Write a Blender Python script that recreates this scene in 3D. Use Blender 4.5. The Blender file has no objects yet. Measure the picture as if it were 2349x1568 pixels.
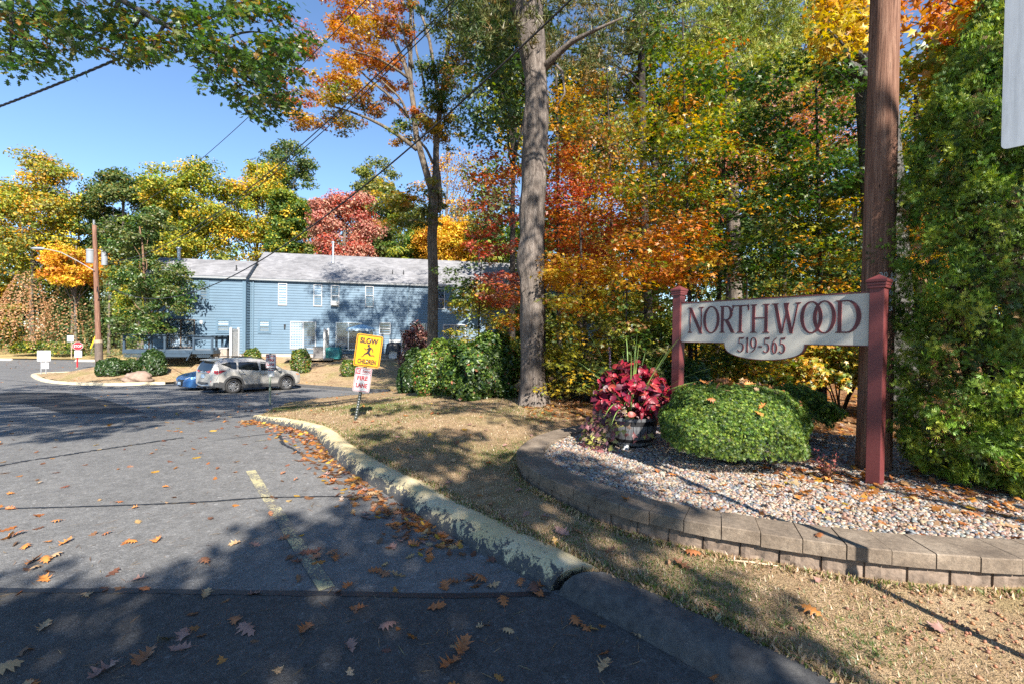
import bpy, bmesh, math, random
import numpy as np
from mathutils import Vector, Matrix
from mathutils.geometry import delaunay_2d_cdt, tessellate_polygon

S = bpy.context.scene
COL = S.collection
rng = np.random.default_rng(11)
random.seed(5)
R = math.radians

# ------------------------------------------------------------------ camera, sky, sun
CAM_H = 1.75
FPX = 1044.0                                   # focal length in pixels of a 2349 x 1568 picture
cam_d = bpy.data.cameras.new('camera')
cam_d.sensor_width = 36.0
cam_d.lens = 36.0 * FPX / 2349.0
cam_d.clip_start = 0.05
cam_d.clip_end = 3000
cam = bpy.data.objects.new('camera', cam_d)
COL.objects.link(cam)
PITCH, ROLL = 12 / FPX, 0.0145
cam.matrix_world = (Matrix.Translation((0, 0, CAM_H)) @ Matrix.Rotation(math.pi / 2 - PITCH, 4, 'X')
                    @ Matrix.Rotation(ROLL, 4, 'Z'))
S.camera = cam

SUN_AZ, SUN_EL = R(22), R(37)                  # azimuth to the right of straight behind the camera
sun_dir = Vector((math.sin(SUN_AZ) * math.cos(SUN_EL), -math.cos(SUN_AZ) * math.cos(SUN_EL), math.sin(SUN_EL)))
W = bpy.data.worlds.new('World')
S.world = W
W.use_nodes = True
nt = W.node_tree
for n in list(nt.nodes):
    nt.nodes.remove(n)
sky = nt.nodes.new('ShaderNodeTexSky')
sky.sky_type = 'NISHITA'
sky.sun_disc = False
sky.sun_elevation = SUN_EL
sky.sun_rotation = math.atan2(sun_dir.x, sun_dir.y)
sky.altitude = 50
sky.air_density = 1.0
sky.dust_density = 0.0
sky.ozone_density = 5.0
bg = nt.nodes.new('ShaderNodeBackground')
bg.inputs['Strength'].default_value = 0.088
wo = nt.nodes.new('ShaderNodeOutputWorld')
nt.links.new(sky.outputs[0], bg.inputs[0])
nt.links.new(bg.outputs[0], wo.inputs[0])
sd = bpy.data.lights.new('sun', 'SUN')
sd.energy = 5.0
sd.angle = R(0.53)
sd.color = (1.0, 0.93, 0.83)
sun = bpy.data.objects.new('sun', sd)
COL.objects.link(sun)
sun.rotation_euler = (-sun_dir).to_track_quat('-Z', 'Y').to_euler()
sun.location = sun_dir * 60
S.view_settings.view_transform = 'Standard'
S.view_settings.look = 'None'
S.view_settings.exposure = 1.45
S.view_settings.gamma = 1.0
S.render.engine = 'CYCLES'
S.cycles.max_bounces = 8
S.cycles.diffuse_bounces = 4
S.cycles.glossy_bounces = 3
S.cycles.transmission_bounces = 5
S.cycles.transparent_max_bounces = 8
S.cycles.use_denoising = False
S.cycles.sample_clamp_indirect = 6.0


# ------------------------------------------------------------------ measured points: a direction in the picture and a depth
_M3 = cam.matrix_world.to_3x3()


def ray(u, v):
    d = _M3 @ Vector(((u - 1174.5) / FPX, -(v - 784) / FPX, -1.0))
    return d / d.y


def at(u, v, Y):
    return Vector((0, 0, CAM_H)) + ray(u, v) * Y


def atz(u, v, z):
    d = ray(u, v)
    return Vector((0, 0, CAM_H)) + d * ((z - CAM_H) / d.z)


# ------------------------------------------------------------------ mesh helpers
class MB:
    """collects shapes of ONE mesh"""

    def __init__(self):
        self.v, self.f, self.m = [], [], []

    def add(self, vs, fs, mi=0, M=None):
        o = len(self.v)
        if M is not None:
            vs = [M @ Vector(p) for p in vs]
        self.v += [tuple(p) for p in vs]
        self.f += [[i + o for i in f] for f in fs]
        self.m += [mi] * len(fs)
        return self

    def box(self, c, s, M=None, mi=0, bev=0.0):
        x, y, z = c
        a, b, d = s[0] / 2, s[1] / 2, s[2] / 2
        if bev <= 0:
            vs = [(x + i * a, y + j * b, z + k * d) for k in (-1, 1) for j in (-1, 1) for i in (-1, 1)]
            fs = [[0, 2, 3, 1], [4, 5, 7, 6], [0, 1, 5, 4], [2, 6, 7, 3], [0, 4, 6, 2], [1, 3, 7, 5]]
            return self.add(vs, fs, mi, M)
        bm = bmesh.new()
        bmesh.ops.create_cube(bm, size=1)
        bmesh.ops.scale(bm, vec=(s[0], s[1], s[2]), verts=bm.verts)
        bmesh.ops.translate(bm, vec=(x, y, z), verts=bm.verts)
        bmesh.ops.bevel(bm, geom=list(bm.edges), offset=bev, segments=2, affect='EDGES', profile=0.6)
        bm.verts.index_update()
        self.add([v.co.copy() for v in bm.verts], [[v.index for v in f.verts] for f in bm.faces], mi, M)
        bm.free()
        return self

    def tube(self, pts, rad, n=8, mi=0, cap=True, M=None, squash=None):
        pts = [Vector(p) for p in pts]
        k = len(pts)
        if not hasattr(rad, '__len__'):
            rad = [rad] * k
        vs, fs = [], []
        ref = None
        for i, p in enumerate(pts):
            t = (pts[min(i + 1, k - 1)] - pts[max(i - 1, 0)])
            if t.length < 1e-9:
                t = Vector((0, 0, 1))
            t.normalize()
            if ref is None:
                ref = Vector((1, 0, 0)) if abs(t.x) < 0.9 else Vector((0, 1, 0))
            a = (ref - t * ref.dot(t)).normalized()
            b = t.cross(a)
            ref = a
            for j in range(n):
                q = 2 * math.pi * j / n
                vs.append(p + (a * math.cos(q) + b * math.sin(q)) * rad[i])
        for i in range(k - 1):
            for j in range(n):
                j2 = (j + 1) % n
                fs.append([i * n + j, i * n + j2, (i + 1) * n + j2, (i + 1) * n + j])
        if cap:
            fs.append([j for j in range(n)][::-1])
            fs.append([(k - 1) * n + j for j in range(n)])
        return self.add(vs, fs, mi, M)

    def lathe(self, prof, n=24, M=None, mi=0, closed=False):
        vs, fs = [], []
        for (r_, z) in prof:
            for j in range(n):
                q = 2 * math.pi * j / n
                vs.append((r_ * math.cos(q), r_ * math.sin(q), z))
        k = len(prof)
        for i in range(k - 1 + (1 if closed else 0)):
            i2 = (i + 1) % k
            for j in range(n):
                j2 = (j + 1) % n
                fs.append([i * n + j, i * n + j2, i2 * n + j2, i2 * n + j])
        return self.add(vs, fs, mi, M)

    def prism(self, poly, d0, d1, M=None, mi=0):
        """2D outline in the local XZ plane, given a thickness along Y"""
        n = len(poly)
        area = sum(poly[i][0] * poly[(i + 1) % n][1] - poly[(i + 1) % n][0] * poly[i][1] for i in range(n))
        if area < 0:
            poly = poly[::-1]
        tri = tessellate_polygon([[Vector((p[0], p[1], 0)) for p in poly]])
        vs = [(p[0], d0, p[1]) for p in poly] + [(p[0], d1, p[1]) for p in poly]
        fs = []
        for t in tri:
            a, b, c = t
            ar = ((poly[b][0] - poly[a][0]) * (poly[c][1] - poly[a][1]) - (poly[c][0] - poly[a][0]) * (poly[b][1] - poly[a][1]))
            if ar < 0:
                a, b, c = a, c, b
            fs.append([a, b, c])
            fs.append([a + n, c + n, b + n])
        for i in range(n):
            j = (i + 1) % n
            fs.append([i, i + n, j + n, j])
        if d1 < d0:
            fs = [f[::-1] for f in fs]
        return self.add(vs, fs, mi, M)

    def build(self, name, mats, parent=None, smooth=False, loc=None):
        me = bpy.data.meshes.new(name)
        me.from_pydata(self.v, [], self.f)
        if not isinstance(mats, (list, tuple)):
            mats = [mats]
        for m in mats:
            me.materials.append(m)
        if len(mats) > 1:
            me.polygons.foreach_set('material_index', self.m)
        if smooth:
            me.polygons.foreach_set('use_smooth', [True] * len(me.polygons))
        me.update()
        return link(name, me, parent, loc)


def link(name, me, parent=None, loc=None):
    o = bpy.data.objects.new(name, me)
    COL.objects.link(o)
    if parent is not None:
        o.parent = parent
    if loc is not None:
        o.location = loc
    return o


def tag(o, label=None, cat=None, group=None, kind=None):
    if label:
        o['label'] = label
    if cat:
        o['category'] = cat
    if group:
        o['group'] = group
    if kind:
        o['kind'] = kind
    return o


def empty(name, loc=(0, 0, 0), rz=0.0, label=None, cat=None, group=None):
    o = bpy.data.objects.new(name, None)
    COL.objects.link(o)
    o.empty_display_size = 0.2
    o.location = loc
    o.rotation_euler = (0, 0, rz)
    return tag(o, label, cat, group)


def smooth_by_angle(o, deg=35):
    me = o.data
    me.polygons.foreach_set('use_smooth', [True] * len(me.polygons))
    bm = bmesh.new()
    bm.from_mesh(me)
    lim = R(deg)
    for e in bm.edges:
        e.smooth = not (len(e.link_faces) == 2 and e.calc_face_angle(0) > lim)
    bm.to_mesh(me)
    bm.free()
    return o


# ------------------------------------------------------------------ materials
def new_mat(name):
    m = bpy.data.materials.new(name)
    m.use_nodes = True
    t = m.node_tree
    for n in list(t.nodes):
        t.nodes.remove(n)
    out = t.nodes.new('ShaderNodeOutputMaterial')
    b = t.nodes.new('ShaderNodeBsdfPrincipled')
    t.links.new(b.outputs[0], out.inputs[0])
    return m, t, b, out


def ramp(t, fac, stops, interp='LINEAR'):
    r_ = t.nodes.new('ShaderNodeValToRGB')
    r_.color_ramp.interpolation = interp
    e = r_.color_ramp.elements
    while len(e) < len(stops):
        e.new(0.5)
    for k, (p, c) in enumerate(stops):
        e[k].position = p
        e[k].color = (c[0], c[1], c[2], 1) if hasattr(c, '__len__') else (c, c, c, 1)
    t.links.new(fac, r_.inputs[0])
    return r_.outputs[0]


def noise(t, vec, scale, detail=4, rough=0.55, stretch=None, dist=0.0):
    if stretch is not None:
        mp = t.nodes.new('ShaderNodeMapping')
        mp.inputs['Scale'].default_value = stretch
        t.links.new(vec, mp.inputs[0])
        vec = mp.outputs[0]
    n = t.nodes.new('ShaderNodeTexNoise')
    n.inputs['Scale'].default_value = scale
    n.inputs['Detail'].default_value = detail
    n.inputs['Roughness'].default_value = rough
    n.inputs['Distortion'].default_value = dist
    t.links.new(vec, n.inputs['Vector'])
    return n.outputs[0]


def coord(t, which='Object'):
    return t.nodes.new('ShaderNodeTexCoord').outputs[which]


def mixc(t, fac, a, b, mode='MIX'):
    m = t.nodes.new('ShaderNodeMix')
    m.data_type = 'RGBA'
    m.blend_type = mode
    for sock, val in ((m.inputs[0], fac), (m.inputs[6], a), (m.inputs[7], b)):
        if hasattr(val, 'is_linked'):
            t.links.new(val, sock)
        elif hasattr(val, '__len__'):
            sock.default_value = (val[0], val[1], val[2], 1)
        else:
            sock.default_value = val
    return m.outputs[2]


def mathn(t, op, a, b=0.0):
    m = t.nodes.new('ShaderNodeMath')
    m.operation = op
    for sock, val in ((m.inputs[0], a), (m.inputs[1], b)):
        if hasattr(val, 'is_linked'):
            t.links.new(val, sock)
        else:
            sock.default_value = val
    return m.outputs[0]


def bump(t, b, h, strength=0.4, dist=0.01):
    n = t.nodes.new('ShaderNodeBump')
    n.inputs['Strength'].default_value = strength
    n.inputs['Distance'].default_value = dist
    t.links.new(h, n.inputs['Height'])
    t.links.new(n.outputs[0], b.inputs['Normal'])


def simple(name, c, rough=0.6, metal=0.0, var=0.12, scale=6.0, bmp=0.0, bscale=60, coat=0.0, stretch=None, spec=0.5):
    m, t, b, out = new_mat(name)
    co = coord(t)
    n = noise(t, co, scale, 5, 0.6, stretch)
    lo = [max(0, x * (1 - var)) for x in c]
    hi = [min(1, x * (1 + var)) for x in c]
    t.links.new(ramp(t, n, [(0.3, lo), (0.7, hi)]), b.inputs['Base Color'])
    b.inputs['Roughness'].default_value = rough
    b.inputs['Metallic'].default_value = metal
    b.inputs['Coat Weight'].default_value = coat
    b.inputs['Coat Roughness'].default_value = 0.06
    b.inputs['Specular IOR Level'].default_value = spec
    if bmp > 0:
        bump(t, b, noise(t, co, bscale, 4, 0.6, stretch), bmp, 0.01)
    return m


def leaf_mat(name, trans=0.38, rough=0.5, gloss=0.03):
    m = bpy.data.materials.new(name)
    m.use_nodes = True
    t = m.node_tree
    for n in list(t.nodes):
        t.nodes.remove(n)
    out = t.nodes.new('ShaderNodeOutputMaterial')
    at_ = t.nodes.new('ShaderNodeAttribute')
    at_.attribute_name = 'Col'
    d = t.nodes.new('ShaderNodeBsdfDiffuse')
    tr = t.nodes.new('ShaderNodeBsdfTranslucent')
    g = t.nodes.new('ShaderNodeBsdfGlossy')
    g.inputs['Roughness'].default_value = rough
    t.links.new(at_.outputs['Color'], d.inputs[0])
    hs = t.nodes.new('ShaderNodeHueSaturation')
    hs.inputs['Saturation'].default_value = 1.15
    hs.inputs['Value'].default_value = 1.25
    t.links.new(at_.outputs['Color'], hs.inputs['Color'])
    t.links.new(hs.outputs[0], tr.inputs[0])
    m1 = t.nodes.new('ShaderNodeMixShader')
    m1.inputs[0].default_value = trans
    t.links.new(d.outputs[0], m1.inputs[1])
    t.links.new(tr.outputs[0], m1.inputs[2])
    m2 = t.nodes.new('ShaderNodeMixShader')
    m2.inputs[0].default_value = gloss
    t.links.new(m1.outputs[0], m2.inputs[1])
    t.links.new(g.outputs[0], m2.inputs[2])
    t.links.new(m2.outputs[0], out.inputs[0])
    return m


def glass_mat(name, tint=(0.9, 0.95, 1.0), refl=1.0):
    m = bpy.data.materials.new(name)
    m.use_nodes = True
    t = m.node_tree
    for n in list(t.nodes):
        t.nodes.remove(n)
    out = t.nodes.new('ShaderNodeOutputMaterial')
    tr = t.nodes.new('ShaderNodeBsdfTransparent')
    tr.inputs[0].default_value = (*tint, 1)
    g = t.nodes.new('ShaderNodeBsdfGlossy')
    g.inputs['Roughness'].default_value = 0.03
    fr = t.nodes.new('ShaderNodeFresnel')
    fr.inputs[0].default_value = 1.5
    mx = t.nodes.new('ShaderNodeMixShader')
    t.links.new(mathn(t, 'MULTIPLY', fr.outputs[0], refl), mx.inputs[0])
    t.links.new(tr.outputs[0], mx.inputs[1])
    t.links.new(g.outputs[0], mx.inputs[2])
    t.links.new(mx.outputs[0], out.inputs[0])
    return m
# ------------------------------------------------------------------ terrain heights
_ry = np.array([-60, 0, 6, 8.5, 10, 14.4, 18, 21.8, 26, 32, 43, 80, 200.])
_rz = np.array([0, 0, 0, -0.08, -0.2, -0.6, -0.9, -1.15, -1.27, -1.4, -1.62, -1.9, -2.2])


def road_z(y):
    y = np.asarray(y, float)
    return (np.interp(y - 0.8, _ry, _rz) + np.interp(y, _ry, _rz) + np.interp(y + 0.8, _ry, _rz)) / 3


KERB_ROAD = [(-5.95, 10.45), (-5.45, 9.85), (-4.65, 9.27), (-4.06, 8.75), (-3.54, 8.17), (-3.08, 7.38), (-2.7, 6.74),
             (-2.28, 6.09), (-1.92, 5.62), (-1.58, 5.24), (-1.19, 4.78), (-0.78, 4.25), (-0.48, 3.92), (-0.26, 3.68),
             (-0.06, 3.47), (0.11, 3.3), (0.29, 3.12), (0.6, 2.82), (0.88, 2.52), (1.1, 2.28), (1.5, 1.7), (2.4, 0.2), (4.2, -3.5)]
KERB_BACK = [(-5.72, 10.3), (-5.25, 9.95), (-4.4, 9.45), (-3.82, 8.9), (-3.26, 8.3), (-2.78, 7.5), (-2.42, 6.85),
             (-1.98, 6.25), (-1.6, 5.8), (-1.26, 5.4), (-0.87, 4.94), (-0.46, 4.42), (-0.17, 4.1), (0.06, 3.86),
             (0.28, 3.64), (0.44, 3.44), (0.62, 3.22), (0.94, 2.92), (1.2, 2.62), (1.44, 2.36), (1.86, 1.8), (2.75, 0.35), (4.55, -3.35)]


def resample(P, n):
    P = np.array(P, float)
    d = np.r_[0, np.cumsum(np.linalg.norm(np.diff(P, axis=0), axis=1))]
    s = np.linspace(0, d[-1], n)
    return np.stack([np.interp(s, d, P[:, k]) for k in range(P.shape[1])], 1)


def smooth_path(P, n, it=2):
    P = np.array(P, float)
    for _ in range(it):                        # Chaikin
        Q = [P[0]]
        for a, b in zip(P[:-1], P[1:]):
            Q += [a * .75 + b * .25, a * .25 + b * .75]
        P = np.array(Q + [P[-1]])
    return resample(P, n)


def P2(u, v, z):
    p = atz(u, v, z)
    return (p.x, p.y)


BAY = [(-6.6, 12.6), (-7.6, 15.2), (-7.75, 17.2), (-7.5, 19.4), (-6.9, 21.4), (-6.15, 22.9)]     # lawn edge behind the peninsula
FARK = [(-6.25, 23.6), (-7.6, 23.8), (-9.2, 24.6), (-11.6, 26.0), (-15.0, 27.4), (-18.6, 28.0), (-20.9, 25.6), (-22.3, 25.0),
        (-25.2, 25.6), (-27.8, 27.2), (-30.3, 29.2), (-32.6, 31.2)]                                  # far kerb up to the island tip
ISLE = [(-33.2, 32.2), (-32.6, 33.6), (-30.5, 35.5), (-28.6, 38.5), (-28.0, 44), (-28.0, 70)]

_ctrl = []
for (x, y) in KERB_BACK[:-3]:
    _ctrl.append((x, y, float(road_z(y)) + 0.125))
for (a_, b_) in zip(KERB_ROAD[:-3], KERB_BACK[:-3]):
    _ctrl.append((a_[0] * .22 + b_[0] * .78, a_[1] * .22 + b_[1] * .78, float(road_z(b_[1])) + 0.07))
for (x, y) in BAY + FARK + ISLE[:4]:
    _ctrl.append((x, y, float(road_z(y)) + 0.10))
_ctrl += [(1, 4, .10), (0, 5.5, .10), (3, 2.75, .10), (1.6, 3.2, .1), (2.2, 1.6, .1), (-1, 7, .12), (.46, 10.4, .24), (-2.96, 8.7, .115),
          (5, 2.6, .12), (8, 2, .12), (4.5, -3, .1), (12, -5, .1), (1.2, 7.6, .14), (2.6, 8.6, .22), (5, 7.5, .26),
          (-7.0, 14.8, -.57), (-19.4, 33.7, .08), (-8, 36, .08), (-22, 32.2, .02), (-25.5, 32, -.05), (5, 38, .3), (-26.4, 29, -.47),
          (-23.8, 30, -.41), (-15.5, 31.4, -.35), (-10.8, 28.9, -.66), (-2, 26, -.35), (3, 10, .25), (6, 8, .26), (10, 12, .35),
          (10, 20, .45), (0, 20, .05), (-2.2, 14, 0.0), (-4, 17, -.35), (15, 5, .3), (25, 25, .5), (40, 60, 1), (-10, 60, .5), (20, 45, .5),
          (40, 10, .4), (-20, 45, .2), (-27, 45, -.9), (5, 90, 1), (60, 90, 1.2), (-27, 68, -1.2), (2, 30, .1)]
_ctrl = np.array(_ctrl)


def _phi(r_):
    return r_                                   # biharmonic-like, linear kernel


_D = np.linalg.norm(_ctrl[:, None, :2] - _ctrl[None, :, :2], axis=2)
_n = len(_ctrl)
_A = np.zeros((_n + 3, _n + 3))
_A[:_n, :_n] = _phi(_D) - np.eye(_n) * 0.05
_A[:_n, _n] = 1
_A[:_n, _n + 1:] = _ctrl[:, :2]
_A[_n:, :_n] = _A[:_n, _n:].T
_w = np.linalg.solve(_A, np.r_[_ctrl[:, 2], 0, 0, 0])


def lawn_z(x, y):
    x = np.asarray(x, float)
    y = np.asarray(y, float)
    sh = x.shape
    X = x.ravel()
    Y = y.ravel()
    d = np.sqrt((X[:, None] - _ctrl[None, :, 0]) ** 2 + (Y[:, None] - _ctrl[None, :, 1]) ** 2)
    z = _phi(d) @ _w[:_n] + _w[_n] + _w[_n + 1] * X + _w[_n + 2] * Y
    z += 0.012 * np.sin(X * 2.3 + Y) * np.cos(Y * 1.9 - X * .7)
    z = np.maximum(z, road_z(Y) + 0.06)
    return z.reshape(sh)


def lz(x, y):
    return float(lawn_z(np.array([x]), np.array([y]))[0])


# ------------------------------------------------------------------ ground materials
def asphalt(name, base, light, speck=0.5, cracks=False):
    m, t, b, out = new_mat(name)
    co = coord(t)
    big = noise(t, co, 0.45, 5, 0.6)
    mid = noise(t, co, 9, 5, 0.65)
    c = ramp(t, big, [(0.3, base), (0.72, light)])
    c = mixc(t, 0.35, c, ramp(t, mid, [(0.3, [x * .6 for x in base]), (0.7, [x * 1.35 for x in light])]))
    vo = t.nodes.new('ShaderNodeTexVoronoi')
    vo.inputs['Scale'].default_value = 130
    t.links.new(co, vo.inputs['Vector'])
    sp = ramp(t, vo.outputs['Color'], [(0.0, 0.55), (0.6, 1.0), (0.86, 1.2), (1.0, 2.6)])
    c = mixc(t, speck, c, mixc(t, 1.0, c, sp, 'MULTIPLY'))
    v3 = t.nodes.new('ShaderNodeTexVoronoi')
    v3.inputs['Scale'].default_value = 46
    t.links.new(co, v3.inputs['Vector'])
    c = mixc(t, speck, c, mixc(t, 1.0, c, ramp(t, v3.outputs['Color'], [(0.0, 0.62), (0.5, 0.95), (0.86, 1.15), (0.95, 1.9), (1.0, 2.4)]), 'MULTIPLY'))
    c = mixc(t, 1.0, c, ramp(t, noise(t, co, 2.6, 6, 0.7), [(.3, .86), (.7, 1.12)]), 'MULTIPLY')
    if cracks:
        v2 = t.nodes.new('ShaderNodeTexVoronoi')
        v2.feature = 'DISTANCE_TO_EDGE'
        v2.inputs['Scale'].default_value = 0.16
        wn = t.nodes.new('ShaderNodeTexNoise')
        wn.inputs['Scale'].default_value = 1.1
        wn.inputs['Detail'].default_value = 6
        t.links.new(co, wn.inputs['Vector'])
        ad = mixc(t, 0.35, co, wn.outputs['Color'], 'ADD')
        t.links.new(ad, v2.inputs['Vector'])
        k = ramp(t, v2.outputs['Distance'], [(0.0, 1), (0.004, 1), (0.007, 0)])
        wk = noise(t, co, 0.25, 2)
        k = mathn(t, 'MULTIPLY', k, ramp(t, wk, [(0.47, 0), (0.55, 0.8)]))
        c = mixc(t, k, c, (0.018, 0.02, 0.024))
        # pale worn blotches
        pb = ramp(t, noise(t, co, 1.3, 6, 0.7), [(0.62, 0), (0.8, 0.35)])
        c = mixc(t, pb, c, (0.17, 0.16, 0.15))
    t.links.new(c, b.inputs['Base Color'])
    b.inputs['Roughness'].default_value = 0.82
    b.inputs['Specular IOR Level'].default_value = 0.35
    hb = mathn(t, 'ADD', mathn(t, 'MULTIPLY', vo.outputs['Distance'], -1.0), mathn(t, 'MULTIPLY', noise(t, co, 60, 3), 0.8))
    bump(t, b, hb, 0.55, 0.006)
    return m


M_road = asphalt('asphalt', (0.122, 0.122, 0.122), (0.178, 0.176, 0.173), 0.6, True)
M_road_new = asphalt('dark_asphalt', (0.03, 0.031, 0.034), (0.042, 0.043, 0.046), 0.4)
M_road_front = asphalt('street_asphalt', (0.055, 0.054, 0.054), (0.085, 0.083, 0.081), 0.75)
M_seal = simple('crack_sealer', (0.016, 0.017, 0.02), 0.55, 0, 0.3, 8, 0.2, 40)
M_patch = asphalt('patch_asphalt', (0.028, 0.029, 0.033), (0.038, 0.04, 0.044), 0.3)

# lawn: dry turf with green, straw and bare earth, leaf litter towards the woods
M_lawn, t, b, out = new_mat('dry_lawn')
co = coord(t)
a1 = noise(t, co, 0.55, 6, 0.62)
a2 = noise(t, co, 5.5, 6, 0.7)
a3 = noise(t, co, 70, 3, 0.7)
straw = ramp(t, a2, [(0.25, (0.2, 0.135, 0.075)), (0.55, (0.37, 0.265, 0.155)), (0.8, (0.48, 0.365, 0.235))])
green = ramp(t, a2, [(0.25, (0.11, 0.125, 0.03)), (0.75, (0.28, 0.27, 0.08))])
c = mixc(t, ramp(t, a1, [(0.5, 0), (0.72, 0.75)]), straw, green)
earth = ramp(t, a3, [(0.3, (0.12, 0.075, 0.042)), (0.7, (0.3, 0.195, 0.12))])
c = mixc(t, ramp(t, noise(t, co, 0.9, 6, 0.7), [(0.52, 0), (0.68, 0.8)]), c, earth)
c = mixc(t, 0.45, c, mixc(t, 1.0, c, ramp(t, a3, [(0.25, 0.35), (0.75, 1.7)]), 'MULTIPLY'))
# woodland floor: brown leaf litter, by position (x to the right of the pine, or far back)
sep = t.nodes.new('ShaderNodeSeparateXYZ')
t.links.new(co, sep.inputs[0])
wl = mathn(t, 'ADD', sep.outputs[0], mathn(t, 'MULTIPLY', mathn(t, 'MINIMUM', mathn(t, 'SUBTRACT', sep.outputs[1], 8.0), 0.0), 2.0))
wl = mathn(t, 'ADD', wl, mathn(t, 'MULTIPLY', mathn(t, 'SUBTRACT', a1, 0.5), 2.6))
wf = ramp(t, mathn(t, 'MULTIPLY', wl, 0.1), [(0.03, 0), (0.14, 1)])
vo = t.nodes.new('ShaderNodeTexVoronoi')
vo.inputs['Scale'].default_value = 11
t.links.new(co, vo.inputs['Vector'])
lit = ramp(t, vo.outputs['Color'], [(0.1, (0.1, 0.05, 0.025)), (0.5, (0.26, 0.13, 0.06)), (0.9, (0.4, 0.25, 0.13))])
c = mixc(t, wf, c, lit)
t.links.new(c, b.inputs['Base Color'])
b.inputs['Roughness'].default_value = 0.95
b.inputs['Specular IOR Level'].default_value = 0.1
bump(t, b, mathn(t, 'ADD', a3, a2), 0.9, 0.03)

M_earth = simple('bare_earth', (0.2, 0.15, 0.09), 0.95, 0, 0.35, 0.2)
M_farlawn = simple('far_lawn', (0.34, 0.25, 0.1), 0.95, 0, 0.45, 0.9, 0.3, 20)

# ------------------------------------------------------------------ base sheet to the horizon
mb = MB()
n = 40
ang = [2 * math.pi * k / n for k in range(n)]
mb.add([(0, 0, -3.2)] + [(900 * math.cos(a), 900 * math.sin(a), -3.2) for a in ang], [[0, 1 + k, 1 + (k + 1) % n] for k in range(n)])
tag(mb.build('ground', M_earth), kind='structure')

# ------------------------------------------------------------------ road sheet
xs = np.r_[np.linspace(-160, -40, 13), np.linspace(-36, 8, 45), np.linspace(12, 30, 4)]
ys = np.r_[np.linspace(-30, 4, 10), np.linspace(5, 36, 63), np.linspace(38, 120, 30)]
mb = MB()
zz = road_z(ys)
vs = [(x, y, z) for y, z in zip(ys, zz) for x in xs]
nx = len(xs)
fs = [[j * nx + i, j * nx + i + 1, (j + 1) * nx + i + 1, (j + 1) * nx + i] for j in range(len(ys) - 1) for i in range(nx - 1)]
mb.add(vs, fs)
tag(mb.build('road', M_road), kind='structure')


def strip(name, path, w, mat, lift=0.004, n=60, wob=0.0, kind='structure', thick=None):
    """a band lying on the road"""
    P = resample(path, n)
    T = np.gradient(P, axis=0)
    N = np.stack([-T[:, 1], T[:, 0]], 1)
    N /= np.linalg.norm(N, axis=1)[:, None] + 1e-9
    w1 = w / 2 * (1 + wob * rng.normal(size=(n, 1)))
    w2 = w / 2 * (1 + wob * rng.normal(size=(n, 1)))
    A = P + N * w1
    B = P - N * w2
    vs = [(p[0], p[1], float(road_z(p[1])) + lift) for p in A] + [(p[0], p[1], float(road_z(p[1])) + lift) for p in B]
    fs = [[i + n, i + n + 1, i + 1, i] for i in range(n - 1)]
    o = MB().add(vs, fs).build(name, mat)
    return tag(o, kind=kind)


def cdt_sheet(name, outline, zf, mat, step, inner_step=None, smooth=True, lift=0.0):
    """a sheet over a plan outline, triangulated, with height zf"""
    O = np.array(outline)
    x0, y0 = O.min(0)
    x1, y1 = O.max(0)
    pts = []
    for (bx0, by0, bx1, by1, st) in step:
        X, Y = np.meshgrid(np.arange(max(x0, bx0), min(x1, bx1), st), np.arange(max(y0, by0), min(y1, by1), st))
        q = np.stack([X.ravel(), Y.ravel()], 1) + rng.uniform(-.25, .25, (X.size, 2)) * st
        pts.append(q)
    Q = np.concatenate(pts)
    # keep points inside the outline
    xa, ya = O[:, 0], O[:, 1]
    xb, yb = np.roll(xa, -1), np.roll(ya, -1)
    ins = np.zeros(len(Q), bool)
    for i in range(len(O)):
        c_ = ((ya[i] > Q[:, 1]) != (yb[i] > Q[:, 1])) & (Q[:, 0] < (xb[i] - xa[i]) * (Q[:, 1] - ya[i]) / (yb[i] - ya[i] + 1e-12) + xa[i])
        ins ^= c_
    Q = Q[ins]
    # keep them off the rim
    if len(O) < 400:
        dmin = np.full(len(Q), 9.)
        for i in range(len(O)):
            dmin = np.minimum(dmin, np.hypot(Q[:, 0] - xa[i], Q[:, 1] - ya[i]))
        Q = Q[dmin > 0.04]
    V = [Vector((p[0], p[1])) for p in np.r_[O, Q]]
    k = len(O)
    r_ = delaunay_2d_cdt(V, [(i, (i + 1) % k) for i in range(k)], [list(range(k))], 1, 1e-5)
    P = np.array([(p.x, p.y) for p in r_[0]])
    Z = zf(P[:, 0], P[:, 1]) + lift
    mb = MB()
    fs = [list(f) for f in r_[2]]
    mb.add([(p[0], p[1], z) for p, z in zip(P, Z)], fs)
    o = mb.build(name, mat, smooth=smooth)
    return tag(o, kind='structure')


# darker resurfaced band on the left, street asphalt of the apron, seams
cdt_sheet('asphalt_patch', [P2(-60, 905, -.75), P2(20, 893, -.95), P2(150, 890, -.9), P2(250, 915, -.72), P2(330, 950, -.42), P2(150, 955, -.38), P2(60, 925, -.6), P2(-60, 917, -.65)],
          lambda x, y: road_z(y), M_patch, [(-30, 0, 0, 30, .6)], lift=0.005)
apron = [P2(-400, 1350, 0), P2(300, 1355, 0), P2(800, 1362, 0), P2(1263, 1357, 0), (0.45, 2.98), (0.88, 2.52), (1.1, 2.28), (1.5, 1.7), (2.4, 0.2), (2.4, -12), (-12, -12), (-12, 2.9)]
cdt_sheet('street_apron', apron, lambda x, y: x * 0, M_road_front, [(-12, -12, 4, 4, 1.5)], lift=0.004)
strip('apron_seam', [P2(-300, 1353, 0), P2(300, 1356, 0), P2(800, 1363, 0), P2(1050, 1368, 0), P2(1260, 1362, 0)], 0.055, M_seal, 0.008, 80, .12)
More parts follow.
